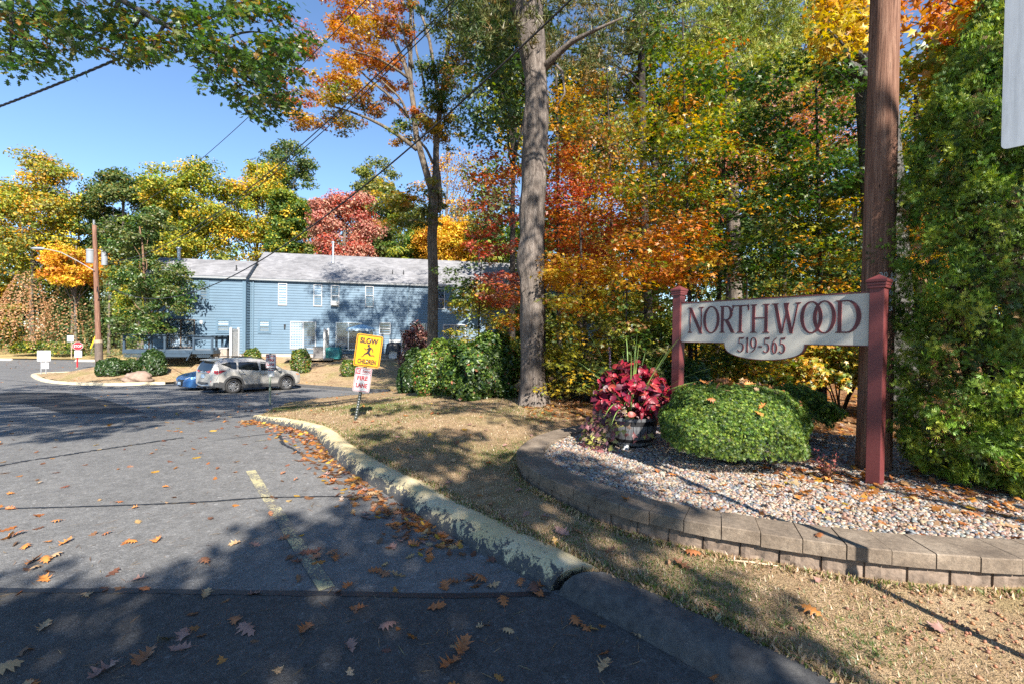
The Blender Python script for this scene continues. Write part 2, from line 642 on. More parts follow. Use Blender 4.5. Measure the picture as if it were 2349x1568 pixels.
strip('crack_seal', [P2(-100, 1170, 0), P2(0, 1167, 0), P2(150, 1163, 0), P2(330, 1157, 0), P2(480, 1150, 0), P2(600, 1141, 0), P2(760, 1138, 0), P2(900, 1142, 0)], 0.03, M_seal, 0.006, 120, .25)
strip('crack_seal', [P2(-100, 1085, 0), P2(60, 1055, 0), P2(180, 1035, 0), P2(320, 1012, 0), P2(420, 995, 0)], 0.06, M_seal, 0.006, 90, .5)  # one dark band drawn for sealer patches and the shadows among them
strip('crack_seal', [P2(690, 1035, 0), P2(650, 1012, 0), P2(640, 992, -.05), P2(655, 978, -.08)], 0.05, M_seal, 0.006, 60, .5)

# worn yellow line
M_line, t, b, out = new_mat('worn_yellow_paint')
co = coord(t)
w1 = noise(t, co, 60, 5, 0.7)
w2 = noise(t, co, 3.5, 4, 0.6)
f = mathn(t, 'ADD', mathn(t, 'MULTIPLY', w1, 0.6), mathn(t, 'MULTIPLY', w2, 0.5))
t.links.new(mixc(t, ramp(t, f, [(0.505, 0), (0.555, 1)]), (0.40, 0.36, 0.2), (0.12, 0.115, 0.11)), b.inputs['Base Color'])
b.inputs['Roughness'].default_value = 0.85
strip('yellow_line', [P2(750, 1350, 0), P2(690, 1260, 0), P2(640, 1180, 0), P2(600, 1120, 0), P2(575, 1078, 0)], 0.105, M_line, 0.006, 50)
strip('yellow_line', [P2(400, 1120, 0) if False else P2(585, 1010, -.05), P2(610, 1008, -.05)], 0.1, M_line, 0.006, 10)

# ------------------------------------------------------------------ lawns
kb = smooth_path(KERB_BACK, 90) * .78 + smooth_path(KERB_ROAD, 90) * .22
outline = [tuple(p) for p in kb] + []
outline = outline[::-1]                        # from far behind the camera to the tip
bay = [tuple(p) for p in smooth_path([(-5.95, 10.62), (-6.1, 11.4)] + BAY, 40)]
fk = [tuple(p) for p in smooth_path(FARK, 70)]
isl = [tuple(p) for p in smooth_path(ISLE, 30)]
outline = outline + bay + fk + isl + [(-28, 110), (70, 110), (70, -12), (8.5, -12), (6, -6.2)]
cdt_sheet('lawn', outline, lawn_z, M_lawn,
          [(-7, 1.5, 5, 12, .22), (-10, 12, 5, 27, .7), (5, -5, 12, 12, .6), (-34, 24, -10, 40, .8), (-10, 27, 12, 40, 1.2), (12, -12, 70, 40, 4), (-28, 40, 70, 110, 5), (2, -12, 12, -5, 2), (5, 12, 12, 27, 1.2)])


def lawn2_z(x, y):
    return road_z(y) + 0.12 + np.clip((y - 53.5) * 0.075, 0, 2.2)


cdt_sheet('verge', [(-170, 53), (-29, 53), (-29, 110), (-170, 110)], lawn2_z, M_farlawn, [(-170, 53, -29, 70, 2), (-170, 70, -29, 110, 8)])

# ------------------------------------------------------------------ kerbs
M_kerb, t, b, out = new_mat('worn_yellow_kerb_paint')
co = coord(t)
g1 = noise(t, co, 8, 10, 0.8, (1.7, .8, 1), dist=0.9)
g2 = noise(t, co, 30, 5, 0.7)
sep = t.nodes.new('ShaderNodeSeparateXYZ')
t.links.new(co, sep.inputs[0])
hz = mathn(t, 'SUBTRACT', sep.outputs[2], mathn(t, 'MULTIPLY', 0.0, 1.0))
# bare asphalt shows low on the road side and in scuffs
geo = t.nodes.new('ShaderNodeAttribute')
geo.attribute_name = 'prof'
f = mathn(t, 'ADD', mathn(t, 'MULTIPLY', g1, 0.75), mathn(t, 'MULTIPLY', g2, 0.25))
f = mathn(t, 'ADD', f, mathn(t, 'MULTIPLY', mathn(t, 'SUBTRACT', 0.3, geo.outputs['Fac']), 0.34))
yel = ramp(t, noise(t, co, 2.2, 5, 0.65), [(0.3, (0.5, 0.39, 0.19)), (0.55, (0.56, 0.47, 0.28)), (0.8, (0.6, 0.54, 0.4))])
dark = ramp(t, g2, [(0.3, (0.03, 0.032, 0.035)), (0.7, (0.09, 0.088, 0.085))])
t.links.new(mixc(t, ramp(t, f, [(0.515, 0), (0.535, 1)]), yel, dark), b.inputs['Base Color'])
b.inputs['Roughness'].default_value = 0.75
bump(t, b, mathn(t, 'ADD', g2, noise(t, co, 90, 3)), 0.4, 0.008)
M_kerb_dark, t, b, out = new_mat('bare_asphalt_kerb')
co = coord(t)
c = ramp(t, noise(t, co, 14, 6, 0.7), [(0.3, (0.035, 0.035, 0.037)), (0.7, (0.1, 0.098, 0.095))])
sc = ramp(t, noise(t, co, 9, 7, 0.75, (1, 2.2, 1), 1.2), [(0.66, 0), (0.7, 0.55)])
t.links.new(mixc(t, sc, c, (0.42, 0.43, 0.44)), b.inputs['Base Color'])
b.inputs['Roughness'].default_value = 0.85
bump(t, b, noise(t, co, 80, 4, 0.7), 0.6, 0.008)
M_kerb_pale = simple('pale_kerb', (0.5, 0.42, 0.28), 0.85, 0, 0.3, 3, 0.3, 40)

PROF = [(0.0, 0.0), (0.05, 0.3), (0.14, 0.62), (0.3, 0.88), (0.5, 1.0), (0.72, 0.97), (0.9, 0.9), (1.0, 0.84), (1.14, 0.62), (1.4, 0.2)]


def kerb(name, A, B, mat, h=0.135, cap0=False, cap1=False, wob=0.008):
    A = np.array(A)
    B = np.array(B)
    n_ = len(A)
    vs, pr = [], []
    wv = np.convolve(rng.normal(size=n_ + 8), np.ones(9) / 9, 'valid') * 3 * wob
    for i in range(n_):
        z0 = float(road_z(A[i, 1]))
        hh = h + wv[i]
        if cap0:
            hh *= min(1, 0.35 + i / 5)
        if cap1:
            hh *= min(1, 0.35 + (n_ - 1 - i) / 5)
        for (s, q) in PROF:
            p = A[i] * (1 - s) + B[i] * s
            vs.append((p[0], p[1], z0 + q * hh - (0.0 if q else 0.01)))
            pr.append(s if s < .5 else 0.5)
    k = len(PROF)
    fs = [[i * k + j, i * k + j + 1, (i + 1) * k + j + 1, (i + 1) * k + j] for i in range(n_ - 1) for j in range(k - 1)]
    fs.append(list(range(k)))
    fs.append([(n_ - 1) * k + j for j in range(k)][::-1])
    o = MB().add(vs, fs).build(name, mat, smooth=True)
    a = o.data.attributes.new('prof', 'FLOAT', 'POINT')
    a.data.foreach_set('value', np.array(pr, 'f'))
    return tag(o, kind='structure')


ka = smooth_path(KERB_ROAD, 260)
kb2 = smooth_path(KERB_BACK, 260)
cut = int(np.argmin(np.hypot(ka[:, 0] - 0.3, ka[:, 1] - 3.11)))
# round the far tip into the bay side
tipA = np.array([(-5.98, 11.6), (-6.2, 11.1), (-6.12, 10.7)])
tipB = np.array([(-5.72, 11.5), (-5.8, 11.0), (-5.78, 10.6)])
kerb('yellow_kerb', np.r_[tipA, ka[:cut + 1]], np.r_[tipB, kb2[:cut + 1]], M_kerb, cap0=True)
kerb('asphalt_kerb', ka[cut + 1:], kb2[cut + 1:], M_kerb_dark, h=0.14)
fa = np.array(fk)
T = np.gradient(fa, axis=0)
N = np.stack([T[:, 1], -T[:, 0]], 1)
N /= np.linalg.norm(N, axis=1)[:, None]
cutf = int(np.argmin(np.hypot(fa[:, 0] + 20.2, fa[:, 1] - 26.2)))
kerb('asphalt_kerb', fa[:cutf] - N[:cutf] * .28, fa[:cutf], M_kerb_dark, h=0.15)
kerb('pale_kerb', np.r_[fa[cutf:] - N[cutf:] * .28, [(-33.6, 32.2), (-32.9, 34.0)]], np.r_[fa[cutf:], [(-33.2, 32.2), (-32.6, 33.7)]], M_kerb_pale, h=0.15)
# ------------------------------------------------------------------ townhouses
M_siding = simple('blue_siding_paint', (0.088, 0.15, 0.21), 0.55, 0, 0.08, 1.2)
M_trim = simple('blue_trim_paint', (0.09, 0.152, 0.21), 0.5, 0, 0.06, 3)
M_white = simple('white_vinyl', (0.5, 0.5, 0.49), 0.45, 0, 0.06, 3)
M_wframe = simple('white_window_frame', (0.42, 0.43, 0.44), 0.4, 0, 0.05, 4)
M_blind = simple('white_blind', (0.5, 0.5, 0.49), 0.7, 0, 0.05, 2)
M_dimblind = simple('grey_screened_blind', (0.2, 0.21, 0.205), 0.7, 0, 0.1, 2)
M_inside = simple('dim_interior', (0.045, 0.04, 0.036), 0.8, 0, 0.5, 2.5)
M_glass = glass_mat('window_glass', refl=1.3)
M_found = simple('concrete', (0.36, 0.33, 0.3), 0.9, 0, 0.2, 3, 0.3, 30)
M_gutter = simple('pale_gutter', (0.34, 0.35, 0.36), 0.4, 0, 0.06, 3)
M_alu = simple('aluminium', (0.55, 0.56, 0.57), 0.35, 0.8, 0.08, 6)
M_bronze = simple('brown_door_frame', (0.11, 0.08, 0.06), 0.5, 0, 0.15, 5)
M_roof, t, b, out = new_mat('grey_shingles')
co = coord(t)
br = t.nodes.new('ShaderNodeTexBrick')
br.inputs['Scale'].default_value = 1.0
br.inputs['Brick Width'].default_value = 0.32
br.inputs['Row Height'].default_value = 0.14
br.inputs['Mortar Size'].default_value = 0.006
br.inputs['Color1'].default_value = (0.15, 0.15, 0.16, 1)
br.inputs['Color2'].default_value = (0.23, 0.23, 0.24, 1)
br.inputs['Mortar'].default_value = (0.17, 0.17, 0.18, 1)
uvn = t.nodes.new('ShaderNodeAttribute')
uvn.attribute_name = 'ruv'
t.links.new(uvn.outputs['Vector'], br.inputs['Vector'])
st = ramp(t, noise(t, co, 0.6, 5, 0.7), [(0.35, 0.72), (0.7, 1.15)])
t.links.new(mixc(t, 1.0, br.outputs['Color'], st, 'MULTIPLY'), b.inputs['Base Color'])
b.inputs['Roughness'].default_value = 0.9
bump(t, b, br.outputs['Fac'], 0.3, 0.01)

HANG = R(10.95)
HC = Vector((-19.378, 33.7, 0.295))
LAP = 0.195


def lap_wall(mb, p0, ex, nrm, length, z0, z1, span=None, t_=0.034, mi=0):
    """clapboards: p0 start, ex along, nrm outward; span(z) -> (s0, s1)"""
    z = z0
    while z < z1 - 1e-4:
        zt = min(z + LAP, z1)
        s0, s1 = (0, length) if span is None else span(z)
        u0, u1 = (0, length) if span is None else span(zt)
        tb = t_ * 1.0
        tt = 0.003 + (t_ - 0.003) * (1 - (zt - z) / LAP)
        a = [p0 + ex * s0 + nrm * tb, p0 + ex * s1 + nrm * tb, p0 + ex * u1 + nrm * tt, p0 + ex * u0 + nrm * tt]
        zs = [z, z, zt, zt]
        vs = [(q.x, q.y, zz) for q, zz in zip(a, zs)]
        # butt edge underneath
        bq = [p0 + ex * s0 + nrm * 0.003, p0 + ex * s1 + nrm * 0.003]
        vs += [(q.x, q.y, z) for q in bq]
        mb.add(vs, [[0, 1, 2, 3], [4, 5, 1, 0]], mi)
        z = zt


def roof_obj(parent, x0, x1, yf, zf, yr, zr, yb, zb, over=0.18, side=0.12):
    """two slopes with thickness"""
    mb = MB()
    sl = (zr - zf) / (yr - yf)
    A = [(yf - over, zf - over * sl), (yr, zr), (yb + over, zb - over * (zr - zb) / (yb - yr))]
    th = 0.09
    uv = []
    for (ya, za), (yb_, zb_) in ((A[0], A[1]), (A[1], A[2])):
        L_ = math.hypot(yb_ - ya, zb_ - za)
        ny, nz = -(zb_ - za) / L_, (yb_ - ya) / L_
        vs = [(x0 - side, ya, za), (x1 + side, ya, za), (x1 + side, yb_, zb_), (x0 - side, yb_, zb_)]
        lo = [(p[0], p[1] - ny * th, p[2] - nz * th) for p in vs]
        mb.add(vs + lo, [[0, 1, 2, 3], [7, 6, 5, 4], [0, 4, 5, 1], [1, 5, 6, 2], [2, 6, 7, 3], [3, 7, 4, 0]])
        uv += [(p[0], q, 0) for p, q in zip(vs, (0, 0, L_, L_))] * 2
    o = mb.build('roof', M_roof, parent)
    a = o.data.attributes.new('ruv', 'FLOAT_VECTOR', 'POINT')
    a.data.foreach_set('vector', np.array(uv, 'f').ravel())
    return o


def window(parent, x0, x1, z0, z1, mf, y=0.0, upper='blind', lower='blind', casing=None, ac=False, midrail=0.5):
    """double-hung window proud of the siding; local y<0 is outwards"""
    w = MB()
    fw = 0.05
    yf = y - 0.05
    for c, s in ((((x0 + x1) / 2, yf, z1 - fw / 2), (x1 - x0, .07, fw)), (((x0 + x1) / 2, yf, z0 + fw / 2), (x1 - x0, .08, fw)),
                 ((x0 + fw / 2, yf, (z0 + z1) / 2), (fw, .07, z1 - z0 - 2 * fw)), ((x1 - fw / 2, yf, (z0 + z1) / 2), (fw, .07, z1 - z0 - 2 * fw))):
        w.box(c, s)
    if casing is not None:
        cw = 0.1
        for c, s in ((((x0 + x1) / 2, y - .03, z1 + cw / 2), (x1 - x0 + 2 * cw, .05, cw)), (((x0 + x1) / 2, y - .035, z0 - .05), (x1 - x0 + 2 * cw, .07, .1)),
                     ((x0 - cw / 2, y - .03, (z0 + z1) / 2), (cw, .05, z1 - z0)), ((x1 + cw / 2, y - .03, (z0 + z1) / 2), (cw, .05, z1 - z0))):
            w.box(c, s, mi=1)
    o = w.build('window', [mf, casing or mf], parent)
    zm = z0 + (z1 - z0) * midrail
    s = MB().box(((x0 + x1) / 2, y - .055, zm), (x1 - x0 - 2 * fw, .05, .05)).build('sash', mf, o)
    mats = {'blind': M_blind, 'dim': M_dimblind, 'dark': M_inside}
    for nm, a, b_ in ((upper, zm, z1 - fw), (lower, z0 + fw, zm)):
        MB().box(((x0 + x1) / 2, y - .0225, (a + b_) / 2), (x1 - x0 - 2 * fw, .005, b_ - a)).build('blind' if nm != 'dark' else 'interior', mats[nm], o)
    MB().box(((x0 + x1) / 2, y - .042, (z0 + z1) / 2), (x1 - x0 - 2 * fw, .004, z1 - z0 - 2 * fw)).build('pane', M_glass, o)
    if ac:
        m = MB()
        m.box(((x0 + x1) / 2, y - .2, z0 + .23), (x1 - x0 - .12, .36, .32), bev=.02)
        for k in range(6):
            m.box(((x0 + x1) / 2, y - .385, z0 + .13 + k * .04), (x1 - x0 - .2, .012, .014), mi=1)
        m.build('air_conditioner', [M_white, M_dimblind], o)
    return o


def slider(parent, x0, x1, z0, z1, y=0.0, mf=None, kind='blind'):
    m = MB()
    f = 0.06
    yc = y - 0.05
    for c, s in ((((x0 + x1) / 2, yc, z1 - f / 2), (x1 - x0, .09, f)), (((x0 + x1) / 2, yc, z0 + f / 2), (x1 - x0, .1, f)),
                 ((x0 + f / 2, yc, (z0 + z1) / 2), (f, .09, z1 - z0 - 2 * f)), ((x1 - f / 2, yc, (z0 + z1) / 2), (f, .09, z1 - z0 - 2 * f)),
                 (((x0 + x1) / 2, yc + .002, (z0 + z1) / 2), (f * 1.2, .085, z1 - z0 - 2 * f))):
        m.box(c, s)
    o = m.build('sliding_door', mf, parent)
    xm = (x0 + x1) / 2
    d = MB()
    if kind == 'blind':
        k = 0
        x = x0 + f
        while x < xm - .05:
            d.box((x + .045, y - .022 - .006 * (k % 2), (z0 + z1) / 2), (.082, .006, z1 - z0 - 2 * f))
            x += .09
            k += 1
        d.build('blind', M_blind, o)
        d = MB()
        x = xm + .05
        while x < x1 - f - .04:
            d.box((x + .045, y - .022 - .006 * (k % 2), (z0 + z1) / 2), (.07, .006, z1 - z0 - 2 * f))
            x += .1
            k += 1
        d.box(((xm + x1) / 2, y - .0165, (z0 + z1) / 2), (x1 - xm - f, .003, z1 - z0 - 2 * f), mi=1)
        d.build('screened_blind', [M_dimblind, M_inside], o)
    elif kind == 'pale':
        d.box(((x0 + xm) / 2, y - .022, (z0 + z1) / 2), (xm - x0 - f, .006, z1 - z0 - 2 * f)).build('curtain', M_blind, o)
        MB().box(((x1 + xm) / 2, y - .022, (z0 + z1) / 2), (x1 - xm - f, .006, z1 - z0 - 2 * f)).build('screen', M_dimblind, o)
    else:
        d.box(((x0 + xm) / 2, y - .022, (z0 + z1) / 2), (xm - x0 - f, .006, z1 - z0 - 2 * f)).build('curtain', M_dimblind, o)
        MB().box(((x1 + xm) / 2, y - .022, (z0 + z1) / 2), (x1 - xm - f, .006, z1 - z0 - 2 * f)).build('interior', M_inside, o)
    MB().box((xm, y - .045, (z0 + z1) / 2), (x1 - x0 - 2 * f, .004, z1 - z0 - 2 * f)).build('pane', M_glass, o)
    MB().box((x0 + f + .03, y - .105, z0 + 1.0), (.03, .03, .22)).build('handle', M_white, o)
    return o


def pipe_part(parent, x, y, z0, z1, r_, mat, name='vent_pipe', cap=False):
    m = MB()
    m.lathe([(r_, z0), (r_, z1)], 12)
    if cap:
        m.lathe([(r_ * 1.7, z1 + .02), (r_ * 1.7, z1 + .12), (r_ * .3, z1 + .17), (0.001, z1 + .17)], 12)
        m.lathe([(r_ * 1.2, z1 - .35), (r_ * 1.2, z1 - .31), (r_, z1 - .31)], 12)
        m.lathe([(r_ * 2.2, z0 + .15), (r_, z0 + .35)], 12)
    else:
        m.lathe([(r_, z1), (0.001, z1)], 12)
        m.lathe([(r_ * 3, z0 + .06), (r_, z0 + .1)], 12)
    o = m.build(name, mat, parent, smooth=False)
    o.location = (x, y, 0)
    return o


def townhouse(x0, x1, yf, yr, zr, yb, zeave, label):
    root = empty('townhouse', HC, HANG, label, 'townhouse')
    ex, ey = Vector((1, 0, 0)), Vector((0, 1, 0))
    w = MB()
    L_ = x1 - x0
    z0, z1 = -0.02, zeave
    sl = (zr - zeave) / (yr - yf)
    slb = (zr - zeave) / (yb - yr)
    lap_wall(w, Vector((x0, yf, 0)), ex, -ey, L_, z0, z1 - .02)
    lap_wall(w, Vector((x1, yb, 0)), -ex, ey, L_, z0, z1 - .02)

    def span(z):
        if z <= zeave:
            return (0.0, yb - yf)
        return ((z - zeave) / sl, (yb - yf) - (z - zeave) / slb)
    lap_wall(w, Vector((x1, yf, 0)), ey, ex, yb - yf, z0, zr - .1, span)

    def span2(z):
        a, b_ = span(z)
        return ((yb - yf) - b_, (yb - yf) - a)
    lap_wall(w, Vector((x0, yb, 0)), -ey, -ex, yb - yf, z0, zr - .1, span2)
    w.build('wall', M_siding, root)
    for (cx, cy) in ((x0, yf), (x1, yf), (x0, yb), (x1, yb)):
        MB().box((cx, cy, (z0 + z1) / 2 - .02), (.14, .14, z1 - z0 - .04)).build('corner_board', M_trim, root)
    MB().box(((x0 + x1) / 2, (yf + yb) / 2, -0.5), (L_ - .06, yb - yf - .06, 0.94)).build('foundation', M_found, root)
    rf = roof_obj(root, x0, x1, yf, zeave, yr, zr, yb, zeave)
    # simple K-shaped gutter along the eave
    g3 = MB()
    yy, zz_ = yf - .3, zeave - .18
    prof = [(0.12, .0), (0.12, -.11), (.03, -.11), (0.0, 0.0), (.012, .0), (.035, -.1), (.108, -.1), (.108, 0)]
    vs = [(x0 - .12, yy + p[0], zz_ + p[1]) for p in prof] + [(x1 + .12, yy + p[0], zz_ + p[1]) for p in prof]
    k = len(prof)
    g3.add(vs, [[i, (i + 1) % k, (i + 1) % k + k, i + k] for i in range(k)])
    g3.build('gutter', M_gutter, root)
    MB().box(((x0 + x1) / 2, yf - .09, zeave - .14), (L_ + .2, .14, .05)).build('soffit', M_trim, root)
    return root, rf


# the long row
row, row_roof = townhouse(0, 30, 0, 3.1, 7.95, 7.2, 5.62, 'long blue two-storey townhouse row behind the silver SUV, tree shadows on its right half')
w_ = window(row, 1.9, 2.52, 3.52, 5.17, M_wframe, upper='blind', lower='blind')
window(row, 4.38, 4.99, 3.52, 5.16, M_wframe, upper='blind', lower='dim')
window(row, 5.62, 6.23, 3.54, 5.16, M_wframe, upper='dim', lower='dim', ac=True)
window(row, 8.13, 8.75, 3.57, 5.17, M_wframe, upper='dim', lower='dim', midrail=.55)
window(row, 0.62, 1.32, 1.5, 2.36, M_trim, upper='blind', lower='dim', casing=M_trim)
window(row, 9.2, 10.05, 1.47, 2.4, M_wframe, upper='dark', lower='dark')
window(row, 11.9, 12.83, 1.47, 2.41, M_wframe, upper='dim', lower='dark')
for x in (13.6, 16.4, 18.8, 21.5, 24.5, 27):
    window(row, x, x + .62, 3.55, 5.16, M_wframe, upper='dim', lower='dim')
window(row, 19.5, 20.4, 1.47, 2.4, M_wframe, upper='dark', lower='dim')
slider(row, 2.76, 4.58, 0.31, 2.36, mf=M_wframe)
slider(row, 6.0, 7.86, 0.27, 2.36, mf=M_alu, kind='hazy')
slider(row, 14.1, 15.9, 0.27, 2.36, mf=M_wframe, kind='pale')
slider(row, 22.1, 23.9, 0.27, 2.36, mf=M_wframe, kind='pale')
for x in (0.2, 11.33, 22.6):
    m = MB().box((x, -.07, 2.75), (.09, .07, 5.2)).box((x, -.16, .1), (.09, .22, .07))
    m.build('downspout', M_trim, row)
pipe_part(row_roof, 5.35, 2.1, 7.0, 8.75, .085, M_alu, 'flue', True)
pipe_part(row_roof, 17.2, 2.2, 7.0, 8.9, .1, simple('dark_flue', (.13, .13, .14), .6), 'flue', True)
M_black = simple('black_plastic', (0.018, 0.018, 0.02), 0.5)
for x in (10.1, 10.95):
    pipe_part(row_roof, x, .9, 6.1, 6.65, .035, M_black)
m = MB().box((2.38, -.06, 2.05), (.12, .1, .12)).box((2.38, -.09, 1.88), (.09, .09, .2), bev=.02)
m.build('wall_lamp', M_black, row)
m = MB().box((7.9, -.03, 2.15), (.1, .05, .15)).build('meter_box', M_white, row)

# the short unit on the left, standing one metre forward
unit, unit_roof = townhouse(-6.3, -.03, -1.0, .9, 6.86, 5.4, 5.55, 'short blue townhouse with a timber deck, left of the long blue row')
window(unit, -2.92, -2.44, 3.6, 5.06, M_trim, y=-1.0, upper='dim', lower='dim', casing=M_trim)
window(unit, -5.4, -4.92, 3.6, 5.06, M_trim, y=-1.0, upper='dim', lower='dim', casing=M_trim)
window(unit, -1.8, -1.02, 1.48, 2.33, M_trim, y=-1.0, upper='blind', lower='dim', casing=M_trim)
slider(unit, -5.0, -3.22, .36, 2.34, y=-1.0, mf=M_bronze, kind='pale')
pipe_part(unit_roof, -5.1, .75, 6.4, 7.5, .1, M_alu, 'flue', True)
pipe_part(unit_roof, -.85, -.35, 5.9, 6.35, .045, M_black)
m = MB().box((-2.82, -1.06, 2.15), (.16, .1, .24), bev=.02)
m.build('wall_lamp', M_white, unit)
m = MB().box((-.12, -1.05, 2.75), (.09, .07, 5.2))
m.build('downspout', M_trim, unit)


def hloc(x, y, z):
    c, s = math.cos(HANG), math.sin(HANG)
    return Vector((HC.x + x * c - y * s, HC.y + x * s + y * c, HC.z + z))


# ------------------------------------------------------------------ deck and yard things
M_deck = simple('shaded_slate_deck_paint', (0.028, 0.052, 0.08), 0.65, 0, 0.15, 4)  # slate blue darkened so the paint carries the young tree's shade
M_deckfloor = simple('weathered_deck_boards', (0.17, 0.2, 0.23), 0.7, 0, 0.2, 5)
M_raw = simple('raw_timber', (0.3, 0.24, 0.17), 0.8, 0, 0.25, 6, 0.2, 40, stretch=(1, 6, 6))
dk = empty('deck', hloc(-2.85, -2.4, 0), HANG, 'slate blue timber deck with steps and lattice skirt under the left sliding door', 'deck')
dx0, dx1, dy0, dy1, dz = -3.3, 1.85, -1.3, 1.35, 0.3
m = MB()
k = 0
y = dy0
while y < dy1 - .05:
    m.box(((dx0 + dx1) / 2, y + .07, dz - .02), (dx1 - dx0, .132, .04))
    y += .142
m.build('deck_boards', M_deckfloor, dk)
m = MB().box(((dx0 + dx1) / 2, dy0 - .025, dz - .12), (dx1 - dx0, .04, .24)).box((dx1 + .02, (dy0 + dy1) / 2, dz - .12), (.04, dy1 - dy0, .24))
m.build('fascia', M_deck, dk)
for (a, b_) in ((dx0, -.95), (.9, dx1)):
    m = MB()
    for x in np.arange(a, b_ - .2, .13):
        for sgn in (-1, 1):
            M = Matrix.Translation((x + .1, dy0 + (.006 if sgn > 0 else -.006), dz - .36)) @ Matrix.Rotation(sgn * R(45), 4, 'Y')
            m.box((0, 0, 0), (.03, .01, .34), M)
    m.build('lattice', M_deck, dk)
for x in (dx0 + .05, -1.75, -.95, .72, dx1 - .05):
    MB().box((x, dy0 + .05, dz + .4), (.11, .11, 1.0)).build('rail_post', M_deck, dk)
for y in (-.6, .3, dy1 - .1):
    MB().box((dx1 - .05, y, dz + .4), (.11, .11, 1.0)).build('rail_post', M_deck, dk)
for (a, b_) in ((dx0, -.87), (.64, dx1 + .1)):
    MB().box(((a + b_) / 2, dy0 + .03, dz + .93), (b_ - a, .26, .045)).build('rail', M_deck, dk)
    MB().box(((a + b_) / 2, dy0 + .05, dz + .78), (b_ - a, .05, .2)).build('rail_board', M_deck, dk)
MB().box((dx1 - .03, (dy0 + dy1) / 2 + .15, dz + .93), (.26, dy1 - dy0 - .34, .045)).build('rail', M_deck, dk)
MB().box((dx1 - .05, (dy0 + dy1) / 2 + .1, dz + .78), (.05, dy1 - dy0 - .3, .2)).build('rail_board', M_deck, dk)
m = MB()
for i in range(2):
    m.box((-.12, dy0 - .17 - .27 * i, dz - .2 - .2 * i), (1.5, .3, .045))
    m.box((-.12, dy0 - .05 - .27 * i, dz - .12 - .2 * i), (1.5, .02, .17))
for s in (-.9, .66):
    m.prism([(0, .0), (.75, -.62), (.62, -.62), (0, -.1)], -.02, .02, Matrix.Translation((s, dy0 - .02, dz)) @ Matrix.Rotation(-math.pi / 2, 4, 'Z'))
m.build('steps', M_deck, dk)


def fence_panel(x, y, length, label, h=1.95, post_only=False):
    r_ = empty('privacy_panel', hloc(x, y, -.3), HANG, label, 'privacy fence', 'white privacy panels against the townhouses')
    for yy in (0, length):
        p = MB().box((0, yy, h / 2), (.13, .13, h), bev=.01)
        p.add([(-.08, yy - .08, h), (.08, yy - .08, h), (.08, yy + .08, h), (-.08, yy + .08, h), (0, yy, h + .08)], [[0, 1, 4], [1, 2, 4], [2, 3, 4], [3, 0, 4], [3, 2, 1, 0]])
        p.build('post', M_white, r_)
    p = MB()
    yy = .07
    while yy < length - .1:
        p.box((0, yy + .07, h / 2), (.03, .138, h - .3))
        yy += .145
    p.build('panel', M_white, r_)
    for zz_ in (h - .12, .14):
        MB().box((0, length / 2, zz_), (.05, length - .13, .14)).build('rail', M_white, r_)
    return r_


fence_panel(-.42, -2.35, 1.3, 'white slatted privacy panel beside the deck and tan storage bin', 2.05)
fence_panel(5.62, -2.2, 1.3, 'white privacy panel between the two patio doors of the long row', 2.1)
fence_panel(11.0, -1.6, 1.5, 'white privacy panel behind the purple bush and the covered grill', 1.95)

# storage bin
bn = empty('storage_bin', hloc(-1.0, -2.3, -.32), HANG, 'tan plastic storage bin with pale lid between deck and white panel', 'storage bin')
M_tan = simple('tan_plastic', (0.3, 0.26, 0.22), 0.6, 0, .1, 6)
m = MB().box((0, 0, .33), (.84, .6, .66), bev=.03)
for k in range(5):
    m.box((-.32 + k * .16, -.305, .33), (.02, .02, .58))
m.build('body', M_tan, bn)
MB().box((0, 0, .71), (.9, .66, .1), bev=.03).build('lid', M_gutter, bn)
MB().box((0, -.32, .52), (.12, .04, .07), bev=.01).build('latch', M_white, bn)

# grey slatted bin left of panel, teal covered pile right of it
bn = empty('utility_cabinet', hloc(5.12, -1.2, -.32), HANG, 'weathered grey slatted cabinet left of the middle white panel', 'cabinet')
m = MB().box((0, 0, .4), (.8, .5, .78))
for k in range(7):
    m.box((0, -.262, .08 + k * .11), (.82, .02, .085))
m.build('body', simple('grey_timber', (.17, .16, .155), .8, 0, .2, 8, stretch=(1, 6, 6)), bn)
MB().box((0, 0, .82), (.88, .58, .05)).build('lid', simple('dark_lid', (.07, .07, .07), .6), bn)
bn = empty('covered_table', hloc(6.1, -1.4, -.32), HANG, 'low pile under a wrinkled teal tarpaulin beside the middle white panel', 'tarpaulin')
m = MB()
n = 40
ring = []
for (s, z) in ((1.0, 0.0), (1.0, .3), (.98, .62), (.9, .78), (.6, .83), (0.02, .84)):
    ring.append([(s * .55 * np.sign(math.cos(a)) * abs(math.cos(a)) ** .35 * (1 + .03 * math.sin(a * 17) * (1 - z)),
                  s * .4 * np.sign(math.sin(a)) * abs(math.sin(a)) ** .35 * (1 + .03 * math.sin(a * 13 + 1) * (1 - z)), z) for a in np.linspace(0, 2 * math.pi, n, endpoint=False)])
m.add([p for r_ in ring for p in r_], [[i * n + j, i * n + (j + 1) % n, (i + 1) * n + (j + 1) % n, (i + 1) * n + j] for i in range(5) for j in range(n)])
m.build('tarpaulin', simple('teal_tarpaulin', (0.02, 0.17, 0.17), .45, 0, .4, 6, .5, 12), bn, smooth=True)
MB().box((0, 0, .2), (.6, .4, .38)).build('table', M_raw, bn)

